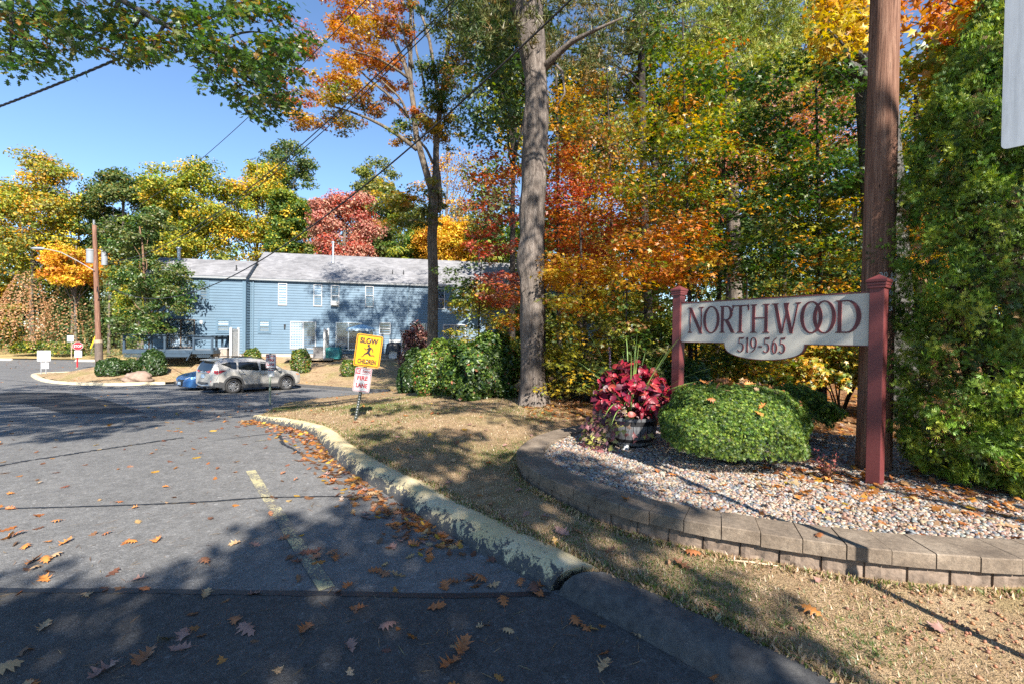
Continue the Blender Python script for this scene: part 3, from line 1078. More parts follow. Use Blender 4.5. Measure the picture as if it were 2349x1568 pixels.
# patio umbrella
um = empty('patio_umbrella', hloc(8.1, -1.7, -.32), HANG, 'pale blue patio umbrella with scalloped white fringe, standing behind the yellow sign', 'umbrella')
M_umb = simple('pale_blue_canvas', (0.25, 0.42, 0.55), .8, 0, .12, 4)
m = MB()
nr = 8
ns = nr * 6
for i, (rr, z) in enumerate(((.02, 2.5), (.4, 2.42), (.8, 2.3), (1.1, 2.16))):
    for j in range(ns):
        a = 2 * math.pi * j / ns
        sag = 1 - .06 * (1 - abs(math.cos(a * nr / 2))) * i / 3
        m.v.append((rr * sag * math.cos(a), rr * sag * math.sin(a), z))
m.f = [[i * ns + j, (i + 1) * ns + j, (i + 1) * ns + (j + 1) % ns, i * ns + (j + 1) % ns] for i in range(3) for j in range(ns)]
m.m = [0] * len(m.f)
m.build('canopy', M_umb, um, smooth=False)
m = MB()
for j in range(ns):
    a = 2 * math.pi * j / ns
    sag = 1 - .06 * (1 - abs(math.cos(a * nr / 2)))
    d_ = .10 + .09 * abs(math.sin(a * nr))
    m.v.append((1.1 * sag * math.cos(a), 1.1 * sag * math.sin(a), 2.16))
    m.v.append((1.11 * sag * math.cos(a), 1.11 * sag * math.sin(a), 2.16 - d_))
m.f = [[2 * j, 2 * j + 1, 2 * ((j + 1) % ns) + 1, 2 * ((j + 1) % ns)] for j in range(ns)]
m.m = [0] * ns
m.build('fringe', simple('blue_white_fringe', (0.42, 0.52, 0.58), .8, 0, .3, 9), um)
MB().tube([(0, 0, 0), (0, 0, 2.62)], .022, 10).build('pole', M_white, um)
for j in range(nr):
    a = 2 * math.pi * j / nr
    MB().tube([(.03 * math.cos(a), .03 * math.sin(a), 2.47), (1.08 * math.cos(a), 1.08 * math.sin(a), 2.14)], .008, 5).build('rib', M_white, um)
m = MB().lathe([(.28, 0), (.28, .05), (.06, .12), (.04, .3), (.03, .3)], 20)
m.build('base', M_black, um)

# hose reel
hr = empty('hose_reel', hloc(9.25, -1.3, -.33), HANG, 'green garden hose on a white reel by the blue wall', 'hose reel')
m = MB()
for k in range(5):
    pts = [(.0 + .03 * k - .06, .2 * math.cos(a), .42 + .2 * math.sin(a)) for a in np.linspace(0, 2 * math.pi, 25)]
    m.tube(pts, .018, 6)
m.build('hose', simple('green_hose', (0.01, .22, .13), .4), hr)
m = MB()
for s in (-.14, .14):
    m.tube([(s, -.2, 0), (s, -.2, .75), (s, .2, .75), (s, .2, 0)], .018, 6)
m.build('frame', M_white, hr)

# covered grill with two white folding chairs leaning on it
gr = empty('covered_grill', hloc(10.35, -1.1, -.33), HANG, 'barbecue grill with white lower cabinet half hidden by a black cover', 'grill')
MB().box((0, 0, .35), (.6, .5, .6), bev=.02).build('cabinet', M_white, gr)
m = MB()
n = 36
ring = []
for (s, z, wv) in ((1.18, .5, .12), (1.1, .75, .08), (1.0, .95, .03), (.95, 1.1, .0), (.7, 1.2, 0), (.02, 1.22, 0)):
    ring.append([(s * .52 * np.sign(math.cos(a)) * abs(math.cos(a)) ** .5, s * .36 * np.sign(math.sin(a)) * abs(math.sin(a)) ** .5,
                  z + wv * math.sin(a * 3 + .6) - (.15 if z < .6 and math.cos(a) < -.2 else 0)) for a in np.linspace(0, 2 * math.pi, n, endpoint=False)])
m.add([p for r_ in ring for p in r_], [[i * n + j, i * n + (j + 1) % n, (i + 1) * n + (j + 1) % n, (i + 1) * n + j] for i in range(5) for j in range(n)])
m.build('cover', simple('black_vinyl_cover', (.012, .013, .016), .35, 0, .3, 5, .4, 9), gr, smooth=True)
for k in range(2):
    ch = empty('folding_chair', hloc(10.2 + .5 * k, -.55 + .1 * k, -.33), HANG + .1 * k, ['white folded chair leaning on the wall behind the grill, left one', 'white folded chair leaning on the wall behind the grill, right one'][k], 'chair', 'folded white chairs behind the grill')
    m = MB()
    for s in (-.2, .2):
        m.tube([(s, 0, 0), (s, .3, 1.45)], .016, 6)
    m.build('frame', M_white, ch)
    MB().box((0, .27, 1.33), (.4, .02, .18)).build('backrest', M_white, ch)
    MB().box((0, .12, .68), (.38, .03, .4)).build('seat', M_white, ch)
# low bulkhead/step behind SUV patio
for (px_, py_, wx, wy) in ((4.6, -1.5, 3.2, 1.9), (8.8, -1.4, 3.4, 1.8)):
    o = MB().box((px_, py_, -.33), (wx, wy, .12)).build('patio', M_raw)
    o.location = HC
    o.rotation_euler = (0, 0, HANG)
    tag(o, kind='structure')
# ------------------------------------------------------------------ cars (x forward, y left, z up)
M_tyre = simple('tyre_rubber', (0.02, 0.02, 0.021), 0.8, 0, .2, 20, .2, 60)
M_rim = simple('silver_alloy', (0.55, 0.55, 0.56), 0.3, .85, .08, 10)
M_clad = simple('dark_grey_cladding', (0.045, 0.046, 0.048), 0.6, 0, .1, 8)
M_carglass = simple('tinted_car_glass', (0.012, 0.015, 0.018), 0.04, 0, .1, 2, spec=.8)
M_tail = simple('red_lamp_lens', (0.4, 0.008, 0.012), 0.12, 0, .15, 9, coat=.6)
M_amber = simple('amber_lens', (0.6, 0.16, 0.02), 0.2)
M_chrome = simple('chrome', (0.7, 0.7, 0.71), 0.12, 1.0, .03, 3)
M_headl = simple('clear_lamp_lens', (0.5, 0.52, 0.54), 0.1, 0, .2, 8, coat=.8)
M_plate = simple('pale_blue_plate', (0.35, 0.47, 0.6), .4, 0, .1, 8)


def car_paint(name, c, metal=.35):
    m, t, b, out = new_mat(name)
    co = coord(t)
    t.links.new(ramp(t, noise(t, co, 3, 4), [(.3, [x * .93 for x in c]), (.7, [min(1, x * 1.05) for x in c])]), b.inputs['Base Color'])
    b.inputs['Metallic'].default_value = metal
    b.inputs['Roughness'].default_value = .32
    b.inputs['Coat Weight'].default_value = .7
    b.inputs['Coat Roughness'].default_value = .05
    return m


def car_body(spec, X):
    """rows of half-section points for the body shell"""
    rows = []
    for x in X:
        w = np.interp(x, spec['wx'], spec['w'])
        zb = np.interp(x, spec['zbx'], spec['zb'])
        belt = np.interp(x, spec['beltx'], spec['belt'])
        zr = np.interp(x, spec['rx'], spec['r'])
        rw = np.interp(x, spec['rwx'], spec['rw'])
        belt = min(belt, zr - .012)
        g = (zr - belt)
        rw2 = w * .985 + (rw - w * .985) * min(1, g / .5)
        sec = [(0, zb), (w * .55, zb), (w * .93, zb + .015), (w * .985, zb + .09), (w, zb + .2 * (belt - zb) + .08), (w * 1.004, zb + .55 * (belt - zb)),
                     (w * .998, zb + .8 * (belt - zb)), (w * .985, belt - .02), (w * .975, belt), (w * .975 + (rw2 - w * .975) * .3, belt + g * .36),
                     (w * .975 + (rw2 - w * .975) * .62, belt + g * .70), (rw2, belt + g * .91), (rw2 * .9, belt + g * .975), (rw2 * .6, zr), (rw2 * .3, zr + .008 * min(1, g / .5)), (0, zr + .01 * min(1, g / .5))]
        den = sec[:2]
        for a_, b2 in zip(sec[2:8], sec[3:9]):
            den += [a_, (a_[0] * .67 + b2[0] * .33, a_[1] * .67 + b2[1] * .33), (a_[0] * .33 + b2[0] * .67, a_[1] * .33 + b2[1] * .67)]
        rows.append(den + sec[8:])
    return rows


def make_car(name, loc, rz, paint, spec, label, cladding, tailgate_glass=True):
    root = empty(name, loc, rz, label, 'car')
    X = np.unique(np.r_[np.linspace(spec['x0'], spec['x1'], 150), spec['rx'], spec['wx']])
    rows = car_body(spec, X)
    k = len(rows[0])
    vs, fs = [], []
    n_ = len(X)
    for s in (1, -1):
        for x, r_ in zip(X, rows):
            for (y, z) in r_:
                vs.append((x, s * y, z))
    h = n_ * k
    for i in range(n_ - 1):
        for j in range(k - 1):
            a, b_, c_, d_ = i * k + j, i * k + j + 1, (i + 1) * k + j + 1, (i + 1) * k + j
            fs.append([d_, c_, b_, a])
            fs.append([a + h, b_ + h, c_ + h, d_ + h])
    fs.append([j for j in range(k)] + [h + j for j in range(k - 2, 0, -1)])
    e = (n_ - 1) * k
    fs.append(([e + j for j in range(k)] + [h + e + j for j in range(k - 2, 0, -1)])[::-1])
    mb = MB().add(vs, fs)
    o = mb.build('body', paint, root)
    bm = bmesh.new()
    bm.from_mesh(o.data)
    bmesh.ops.remove_doubles(bm, verts=bm.verts, dist=.0006)
    bmesh.ops.recalc_face_normals(bm, faces=bm.faces)
    # wheel wells cut out
    dead = [f for f in bm.faces if any(math.hypot(f.calc_center_median().x - wx, f.calc_center_median().z - spec['wr'] - .02) < spec['arch'] + .035
                                       for wx in (spec['axr'], spec['axf'])) and abs(f.calc_center_median().y) > .45]
    bmesh.ops.delete(bm, geom=dead, context='FACES')
    bm.to_mesh(o.data)
    bm.free()
    for wx in (spec['axr'], spec['axf']):
        for s in (1, -1):
            N_ = 24
            wl_ = MB()
            yo = float(np.interp(wx, spec['wx'], spec['w'])) - .03
            ang_ = [R(-25) + R(230) * q / (N_ - 1) for q in range(N_)]
            ra_ = spec['arch'] + .05
            vs2 = [(wx + ra_ * math.cos(a), s * yy, max(.2, spec['wr'] + .02 + ra_ * math.sin(a))) for yy in (.42, yo) for a in ang_]
            wl_.add(vs2, [[q, q + 1, q + 1 + N_, q + N_] for q in range(N_ - 1)] + [list(range(N_))])
            wl_.build('wheel_well', M_clad, root)
    smooth_by_angle(o, 30)

    def half(x, z):
        """half width of the shell at height z"""
        i = np.searchsorted(X, x)
        i = min(max(i, 1), n_ - 1)
        t_ = (x - X[i - 1]) / (X[i] - X[i - 1] + 1e-9)
        ra = np.array(rows[i - 1]) * (1 - t_) + np.array(rows[i]) * t_
        return float(np.interp(z, ra[5:24, 1], ra[5:24, 0]))

    def side_patch(poly, name_, mat, off=.006, s=1, sub=.09, parent=None):
        """a panel lying on the flank, outline in (x, z)"""
        P = []
        for a, b_ in zip(poly, poly[1:] + poly[:1]):
            d_ = math.hypot(b_[0] - a[0], b_[1] - a[1])
            q = max(1, int(d_ / sub))
            P += [(a[0] + (b_[0] - a[0]) * i / q, a[1] + (b_[1] - a[1]) * i / q) for i in range(q)]
        xs_ = [p[0] for p in P]
        zs_ = [p[1] for p in P]
        Q = [Vector(p) for p in P]
        for xx in np.arange(min(xs_) + sub, max(xs_), sub):
            for zz_ in np.arange(min(zs_) + sub, max(zs_), sub):
                Q.append(Vector((xx, zz_)))
        r_ = delaunay_2d_cdt(Q, [(i, (i + 1) % len(P)) for i in range(len(P))], [list(range(len(P)))], 1, 1e-5)
        vs_ = [(p.x, s * (half(p.x, p.y) + off), p.y) for p in r_[0]]
        f_ = [list(f) if s < 0 else list(f)[::-1] for f in r_[2]]
        return MB().add(vs_, f_).build(name_, mat, parent or root, smooth=True)

    for s in (1, -1):
        for (nm, poly) in spec['windows']:
            side_patch(poly, nm, M_carglass, .005, s)
        for (nm, poly, mat) in spec['side']:
            side_patch(poly, nm, mat, .007, s)
        # shut lines and handles
        for seam in spec['seams']:
            m = MB()
            pts = [(x, s * (half(x, z) + .001), z) for x, z in resample(seam, 24)]
            m.tube(pts, .007, 5, cap=True)
            m.build('door_seam', M_black, root)
        for (hx, hz_) in spec['handles']:
            MB().box((hx, s * (half(hx, hz_) + .02), hz_), (.2, .035, .035), bev=.012).build('door_handle', M_chrome, root)
        MB().box((spec['mx'], s * (half(spec['mx'], spec['mz']) + .13), spec['mz'] + .02), (.13, .22, .17), bev=.05).build('wing_mirror', paint, root)
        # arch trim
        for wx in (spec['axr'], spec['axf']):
            m = MB()
            N_ = 26
            a0, a1 = R(-22), R(202)
            ri, ro = spec['arch'] - .01, spec['arch'] + (.085 if cladding else .02)
            vv, ff = [], []
            for q in range(N_ + 1):
                a = a0 + (a1 - a0) * q / N_
                for (rr, oo) in ((ri, -.05), (ri, .012), (ro, .010), (ro, -.02)):
                    px_, pz_ = wx + rr * math.cos(a), spec['wr'] + .02 + rr * math.sin(a)
                    vv.append((px_, s * (half(px_, max(pz_, .3)) + oo), pz_))
            for q in range(N_):
                for j in range(3):
                    f = [q * 4 + j, q * 4 + j + 1, (q + 1) * 4 + j + 1, (q + 1) * 4 + j]
                    ff.append(f if s > 0 else f[::-1])
            m.add(vv, ff).build('wheel_arch', M_clad if cladding else paint, root, smooth=False)
    # wheels
    tyre = MB().lathe([(spec['wr'] * .68, -.10), (spec['wr'] * .93, -.115), (spec['wr'] * .985, -.09), (spec['wr'], -.05), (spec['wr'], .05),
                       (spec['wr'] * .985, .09), (spec['wr'] * .93, .115), (spec['wr'] * .68, .10)], 40, closed=True)
    rimm = MB()
    rr = spec['wr'] * .69
    rimm.lathe([(rr, -.09), (rr, .095), (rr * .93, .1), (rr * .9, .05), (rr * .88, -.09)], 36)
    rimm.lathe([(.055, .075), (.055, .09), (.001, .095)], 16)
    for q in range(10):
        a = 2 * math.pi * q / 10 + (.11 if q % 2 else -.11)
        M = Matrix.Rotation(a, 4, 'Z')
        rimm.prism([(.03, .05), (rr * .93, .062), (rr * .93, .092), (.03, .082)], -.016, .016, M)
    back = MB().lathe([(rr * .9, .0), (.001, .0)], 24)
    disc = MB().lathe([(rr * .62, .02), (rr * .62, .03), (.06, .03)], 24)
    for wx in (spec['axr'], spec['axf']):
        for s in (1, -1):
            wy = s * (np.interp(wx, spec['wx'], spec['w']) - .125)
            we = empty('wheel', (wx, wy, spec['wr']))
            we.parent = root
            we.rotation_euler = (-s * math.pi / 2, 0, 0)
            tyre.build('tyre', M_tyre, we, smooth=True)
            rimm.build('rim', M_rim, we, smooth=False)
            back.build('wheel_well_disc', M_black, we)
            disc.build('brake_disc', M_alu, we)
    return root, half


PAINT_S = car_paint('silver_beige_paint', (0.5, 0.48, 0.445), .45)
PAINT_B = car_paint('blue_car_paint', (0.035, 0.13, 0.33), .4)

suv = dict(x0=-2.28, x1=2.30,
           wx=[-2.28, -2.2, -2.0, -1.5, -.5, .8, 1.5, 1.95, 2.15, 2.26, 2.30], w=[.70, .80, .885, .92, .925, .92, .905, .86, .78, .64, .5],
           zbx=[-2.28, -2.1, -1.75, -1.2, .9, 1.8, 2.3], zb=[.42, .32, .27, .23, .23, .25, .36],
           beltx=[-2.28, -2.0, -1.2, .0, .95, 1.2, 2.3], belt=[1.10, 1.13, 1.10, 1.03, .99, 1.02, .72],
           rx=[-2.28, -2.24, -2.12, -1.98, -1.9, -1.5, -.8, -.2, .35, .7, 1.1, 1.22, 1.7, 2.05, 2.2, 2.3],
           r=[.98, 1.12, 1.42, 1.60, 1.63, 1.67, 1.685, 1.675, 1.6, 1.43, 1.14, 1.1, 1.02, .93, .84, .62],
           rwx=[-2.28, -2.0, -1.5, 0, .6, 1.1, 2.3], rw=[.62, .60, .64, .66, .64, .74, .6],
           axr=-1.33, axf=1.33, wr=.36, arch=.41,
           windows=[('quarter_window', [(-1.86, 1.42), (-1.32, 1.17), (-1.2, 1.165), (-1.17, 1.50), (-1.5, 1.51)]),
                    ('rear_window', [(-1.12, 1.16), (-.2, 1.09), (-.12, 1.11), (-.16, 1.525), (-1.09, 1.51)]),
                    ('front_window', [(-.04, 1.085), (.86, 1.055), (.9, 1.1), (.42, 1.46), (.2, 1.51), (-.02, 1.525)])],
           side=[('sill', [(-.9, .25), (.9, .25), (.9, .40), (-.9, .42)], M_clad),
                 ('bumper_side', [(-2.2, .37), (-1.76, .32), (-1.76, .55), (-1.95, .6), (-2.2, .56)], M_clad),
                 ('tail_lamp', [(-2.23, 1.02), (-2.05, .94), (-1.86, 1.04), (-1.66, 1.13), (-2.2, 1.13)], M_tail),
                 ('marker_lamp', [(1.86, .82), (2.02, .78), (2.05, .84), (1.9, .88)], M_amber)],
           seams=[[(-1.14, 1.13), (-1.0, .85), (-.92, .66)], [(-.09, 1.08), (-.1, .7), (-.14, .43)], [(.93, 1.04), (.96, .8), (.86, .43)],
                  [(-1.72, 1.12), (-2.0, .93), (-2.1, .62)], [(-.92, .44), (.86, .43)]],
           handles=[(-.92, .93), (.14, .9)], mx=.86, mz=1.1)
# axle centre from the two wheels seen in the picture
s_ang = math.atan2(2.2, 1.41)
s_org = at(533.5, 902, 21.85) * .5 + at(655.3, 893, 24.0) * .5
sx, sy = s_org.x, s_org.y
nrm = Vector((-math.sin(s_ang), math.cos(s_ang), 0))
s_loc = Vector((sx, sy, 0)) + nrm * .82
zr_, zf_ = float(road_z(s_loc.y - 1.33 * math.sin(s_ang))), float(road_z(s_loc.y + 1.33 * math.sin(s_ang)))
s_loc.z = (zr_ + zf_) / 2
car, half = make_car('parked_suv', s_loc, s_ang, PAINT_S, suv, 'silver beige SUV parked behind the small fire lane sign, seen from its rear right side', True)
car.rotation_euler = (0, -math.atan2(zf_ - zr_, 2.66), s_ang)


def strip_x(pts_in, name, mat, root, mirror=True):
    return MB().add(pts_in, [list(range(len(pts_in)))]).build(name, mat, root)


def roof_pt(spec, x, f, up=.0, back=0.0):
    zr = np.interp(x, spec['rx'], spec['r'])
    belt = min(np.interp(x, spec['beltx'], spec['belt']), zr - .012)
    rw = np.interp(x, spec['rwx'], spec['rw'])
    w = np.interp(x, spec['wx'], spec['w'])
    g = zr - belt
    rw2 = w * .985 + (rw - w * .985) * min(1, g / .5)
    return (x + back, f * rw2, zr + up)


# rear glass, spoiler, plate, badge, bumper, rails, windscreen
g = MB()
xs_ = [-2.255, -2.2, -2.12, -2.05]
vs = []
for x in xs_:
    for f in np.linspace(-.86, .86, 9):
        p = roof_pt(suv, x, f, 0.004, -.014)
        vs.append(p)
g.add(vs, [[i * 9 + j, (i + 1) * 9 + j, (i + 1) * 9 + j + 1, i * 9 + j + 1] for i in range(3) for j in range(8)])
g.build('rear_screen', M_carglass, car, smooth=True)
sp = MB()
vs = []
for (x, z, f) in ((-1.9, 1.645, .98), (-2.2, 1.62, .95), (-2.27, 1.6, .9), (-2.2, 1.575, .9), (-1.95, 1.56, .95)):
    for q in np.linspace(-1, 1, 9):
        vs.append((x + .05 * q * q, q * f * .62, z - .03 * q * q))
sp.add(vs, [[i * 9 + j, i * 9 + j + 1, (i + 1) * 9 + j + 1, (i + 1) * 9 + j] for i in range(4) for j in range(8)])
sp.add([vs[i * 9] for i in range(5)], [[0, 1, 2, 3, 4]])
sp.add([vs[i * 9 + 8] for i in range(5)], [[4, 3, 2, 1, 0]])
sp.build('spoiler', PAINT_S, car, smooth=True)
MB().box((-2.3, .0, .84), (.02, .31, .16), bev=.008).build('number_plate', M_plate, car)
MB().box((-2.285, 0, 1.0), (.03, 1.1, .04), bev=.012).build('tailgate_trim', M_chrome, car)
m = MB()
m.tube([(-2.295, .075 * math.cos(a), 1.07 + .05 * math.sin(a)) for a in np.linspace(0, 2 * math.pi, 21)], .008, 6)
m.tube([(-2.295, .03 * math.cos(a), 1.07 + .05 * math.sin(a)) for a in np.linspace(0, 2 * math.pi, 21)], .006, 6)
m.tube([(-2.295, .05 * math.cos(a), 1.095 + .02 * math.sin(a)) for a in np.linspace(0, 2 * math.pi, 21)], .006, 6)
m.build('badge', M_chrome, car)
b_ = MB()
vs = []
for (z, o_) in ((.3, -.02), (.36, .03), (.5, .045), (.56, .02)):
    for q in np.linspace(-1, 1, 13):
        vs.append((-2.28 - o_ + .16 * abs(q) ** 3.0, q * .86, z))
b_.add(vs, [[i * 13 + j, i * 13 + j + 1, (i + 1) * 13 + j + 1, (i + 1) * 13 + j] for i in range(3) for j in range(12)])
b_.build('rear_bumper', M_clad, car, smooth=True)
vs = []
for (z, o_) in ((.37, .05), (.41, .06), (.44, .06), (.45, .05)):
    for q in np.linspace(-1, 1, 13):
        vs.append((-2.28 - o_ + .16 * abs(q * .82) ** 3.0, q * .66, z + .06 * (abs(q) - .5)))
MB().add(vs, [[i * 13 + j, i * 13 + j + 1, (i + 1) * 13 + j + 1, (i + 1) * 13 + j] for i in range(3) for j in range(12)]).build('skid_plate', M_alu, car, smooth=True)
for s in (1, -1):
    # lamp wraps round onto the tailgate
    MB().add([(-2.262, s * .64, 1.12), (-2.292, s * .28, 1.075), (-2.292, s * .28, 1.05), (-2.285, s * .48, 1.0), (-2.262, s * .66, .95)],
             [[0, 1, 2, 3, 4] if s > 0 else [4, 3, 2, 1, 0]]).build('tail_lamp', M_tail, car)
    MB().box((-2.245, s * .68, .62), (.05, .1, .07), bev=.01).build('reflector', M_tail, car)
    pts = [roof_pt(suv, x, s * .93, u_) for x, u_ in ((-1.75, -.03), (-1.66, .035), (-1.2, .055), (-.4, .06), (.15, .045), (.28, -.02))]
    MB().tube(pts, .02, 8).build('roof_rail', M_black, car)
    MB().add([(2.2, s * .52, .84), (2.02, s * .80, .86), (1.83, s * .86, .93), (1.98, s * .76, .95), (2.16, s * .56, .91)], [[0, 1, 2, 3, 4] if s < 0 else [4, 3, 2, 1, 0]]).build('headlight', M_headl, car)
    MB().tube([(-2.32, s * .5, .3), (-2.1, s * .5, .31)], .035, 10).build('exhaust_tip', M_chrome, car)
    MB().box((-.92 + .02, s * .84, .2), (.02, .22, .26)).build('mud_flap', M_black, car)
m = MB()
vs = []
for x in (.36, .52, .7, .9, 1.1):
    for f in np.linspace(-.9, .9, 9):
        vs.append(roof_pt(suv, x, f, .006, .008))
m.add(vs, [[i * 9 + j, (i + 1) * 9 + j, (i + 1) * 9 + j + 1, i * 9 + j + 1] for i in range(4) for j in range(8)])
m.build('windscreen', M_carglass, car, smooth=True)
MB().box((-1.72, 0, 1.70), (.14, .05, .07), bev=.02).build('antenna_fin', PAINT_S, car)

sedan = dict(x0=-2.3, x1=2.32,
             wx=[-2.3, -2.2, -1.9, -1.2, .5, 1.4, 1.9, 2.15, 2.28, 2.32], w=[.6, .74, .86, .895, .9, .89, .85, .74, .58, .4],
             zbx=[-2.3, -2.0, -1.4, 1.4, 2.0, 2.32], zb=[.38, .3, .2, .2, .2, .26],
             beltx=[-2.3, -1.5, .0, .8, 1.2, 2.32], belt=[.95, .97, .93, .9, .88, .62],
             rx=[-2.3, -2.2, -1.7, -1.2, -.8, -.3, .2, .5, 1.05, 1.2, 1.8, 2.1, 2.25, 2.32],
             r=[.85, 1.02, 1.08, 1.3, 1.42, 1.47, 1.44, 1.34, .99, .95, .86, .76, .66, .5],
             rwx=[-2.3, -1.5, -.5, .5, 1.1, 2.3], rw=[.6, .6, .6, .6, .7, .5],
             axr=-1.35, axf=1.35, wr=.325, arch=.36,
             windows=[('rear_window', [(-1.15, 1.0), (-.25, .97), (-.28, 1.33), (-.75, 1.3)]), ('front_window', [(-.2, .97), (.82, .945), (.4, 1.24), (.0, 1.33), (-.22, 1.335)])],
             side=[('tail_lamp', [(-2.2, .86), (-1.9, .9), (-1.95, .98), (-2.2, .97)], M_tail)],
             seams=[[(-.22, .94), (-.24, .6), (-.3, .3)], [(.88, .92), (.9, .6), (.82, .3)], [(-1.1, .96), (-.95, .6)]],
             handles=[(-.95, .82), (.1, .8)], mx=.75, mz=.98)
b_ang = s_ang + math.pi
b_loc = s_loc + nrm * 2.55 + Vector((math.cos(s_ang), math.sin(s_ang), 0)) * .12
b_loc.z = float(road_z(b_loc.y))
car2, h2 = make_car('parked_sedan', b_loc, b_ang, PAINT_B, sedan, 'blue sedan parked nose-out behind the silver SUV, mostly hidden', False)
m = MB()
vs = []
for (z, o_) in ((.24, .0), (.32, .03), (.5, .035), (.62, .0)):
    for q in np.linspace(-1, 1, 11):
        vs.append((2.315 + o_ - .28 * abs(q) ** 2.6, q * .72, z))
m.add(vs, [[i * 11 + j, (i + 1) * 11 + j, (i + 1) * 11 + j + 1, i * 11 + j + 1] for i in range(3) for j in range(10)])
m.build('grille', M_black, car2, smooth=True)
MB().box((2.36, 0, .42), (.02, .31, .15), bev=.006).build('number_plate', M_plate, car2)
for s in (1, -1):
    MB().add([(2.29, s * .42, .66), (2.16, s * .70, .64), (1.95, s * .82, .74), (2.12, s * .62, .75)], [[0, 1, 2, 3] if s < 0 else [3, 2, 1, 0]]).build('headlight', M_headl, car2)
m = MB()
vs = []
for x in (.55, .7, .9, 1.05):
    for f in np.linspace(-.9, .9, 9):
        vs.append(roof_pt(sedan, x, f, .006, .008))
m.add(vs, [[i * 9 + j, (i + 1) * 9 + j, (i + 1) * 9 + j + 1, i * 9 + j + 1] for i in range(3) for j in range(8)])
m.build('windscreen', M_carglass, car2, smooth=True)
MB().tube([(2.345, .09 * math.cos(a), .6 + .05 * math.sin(a)) for a in np.linspace(0, 2 * math.pi, 17)], .008, 5).build('badge', M_chrome, car2)
# ------------------------------------------------------------------ lettering
def text_mesh(body, name, parent, cx, cz, h, w, mat, y=-.004, bold=0.0, M=None):
    """block lettering facing local -y, fitted to a width and a height"""
    cu = bpy.data.curves.new(name, 'FONT')
    cu.body = body
    cu.size = 1
    cu.offset = bold
    cu.resolution_u = 3
    o = bpy.data.objects.new(name, cu)
    COL.objects.link(o)
    bpy.context.view_layer.update()
    me = bpy.data.meshes.new_from_object(o.evaluated_get(bpy.context.evaluated_depsgraph_get()))
    bpy.data.objects.remove(o)
    bpy.data.curves.remove(cu)
    P = np.array([v.co for v in me.vertices])
    lo, hi = P.min(0), P.max(0)
    sx_, sy_ = w / (hi[0] - lo[0]), h / (hi[1] - lo[1])
    vs = [(cx + (p[0] - (lo[0] + hi[0]) / 2) * sx_, y, cz + (p[1] - (lo[1] + hi[1]) / 2) * sy_) for p in P]
    if M is not None:
        vs = [tuple(M @ Vector(p)) for p in vs]
    fs = [list(f.vertices) for f in me.polygons]
    bpy.data.meshes.remove(me)
    return MB().add(vs, fs).build(name, mat, parent)


def rrect(w, h, r_, n=5, cx=0, cz=0):
    P = []
    for (sx_, sz_, a0) in ((1, 1, 0), (-1, 1, 90), (-1, -1, 180), (1, -1, 270)):
        for k in range(n + 1):
            a = R(a0 + 90 * k / n)
            P.append((cx + sx_ * (w / 2 - r_) + r_ * math.cos(a), cz + sz_ * (h / 2 - r_) + r_ * math.sin(a)))
    return P


def ring_poly(mb, outer, inner, y0, y1):
    """a flat border between two outlines with the same number of points"""
    n = len(outer)
    vs = [(p[0], y0, p[1]) for p in outer] + [(p[0], y0, p[1]) for p in inner]
    mb.add(vs, [[i, i + n, (i + 1) % n + n, (i + 1) % n] for i in range(n)])


M_sign_yel = simple('yellow_sign_sheeting', (0.58, 0.27, 0.003), .35, 0, .04, 5)
M_sign_blk = simple('black_sign_ink', (0.012, 0.012, 0.013), .4)
M_sign_wht = simple('white_sign_sheeting', (0.42, 0.43, 0.44), .35, 0, .04, 5)
M_sign_red = simple('red_sign_ink', (0.3, 0.008, 0.014), .4, 0, .06, 5)
M_stop_red = simple('stop_red', (0.4, 0.008, 0.014), .35, 0, .05, 6)
M_steel = simple('galvanised_steel', (0.33, 0.34, 0.35), .45, .75, .15, 10)
M_green_post = simple('dull_green_post', (0.035, 0.045, 0.035), .55, .2, .2, 10)
M_gpost = simple('pale_green_post', (0.16, 0.2, 0.14), .55, .2, .2, 10)
M_faint = simple('faded_print', (0.3, 0.31, 0.33), .5)
M_faint_y = simple('faded_yellow_print', (0.62, 0.5, 0.16), .5)


def u_post(parent, h, mat, w=.06, holes=True):
    m = MB().prism([(-w / 2, -.0), (-w * .34, -.0), (-w * .22, -.028), (w * .22, -.028), (w * .34, 0), (w / 2, 0), (w / 2, .004), (w * .30, .004), (w * .18, -.023), (-w * .18, -.023), (-w * .30, .004), (-w / 2, .004)],
                   0, h, Matrix(((1, 0, 0, 0), (0, 0, 1, 0), (0, 1, 0, 0), (0, 0, 0, 1))))
    o = m.build('post', mat, parent)
    if holes:
        d = MB()
        z = .08
        while z < h - .05:
            d.add([(.011 * math.cos(a), -.0292, z + .011 * math.sin(a)) for a in np.linspace(0, 2 * math.pi, 9)[:-1]], [list(range(8))[::-1]])
            z += .05
        d.build('post_holes', M_faint, o)
    return o


def bolt(parent, x, z, y=-.008):
    MB().lathe([(.012, 0), (.012, .006), (.001, .008)], 8, Matrix.Translation((x, y, z)) @ Matrix.Rotation(R(90), 4, 'X')).build('bolt', M_steel, parent)


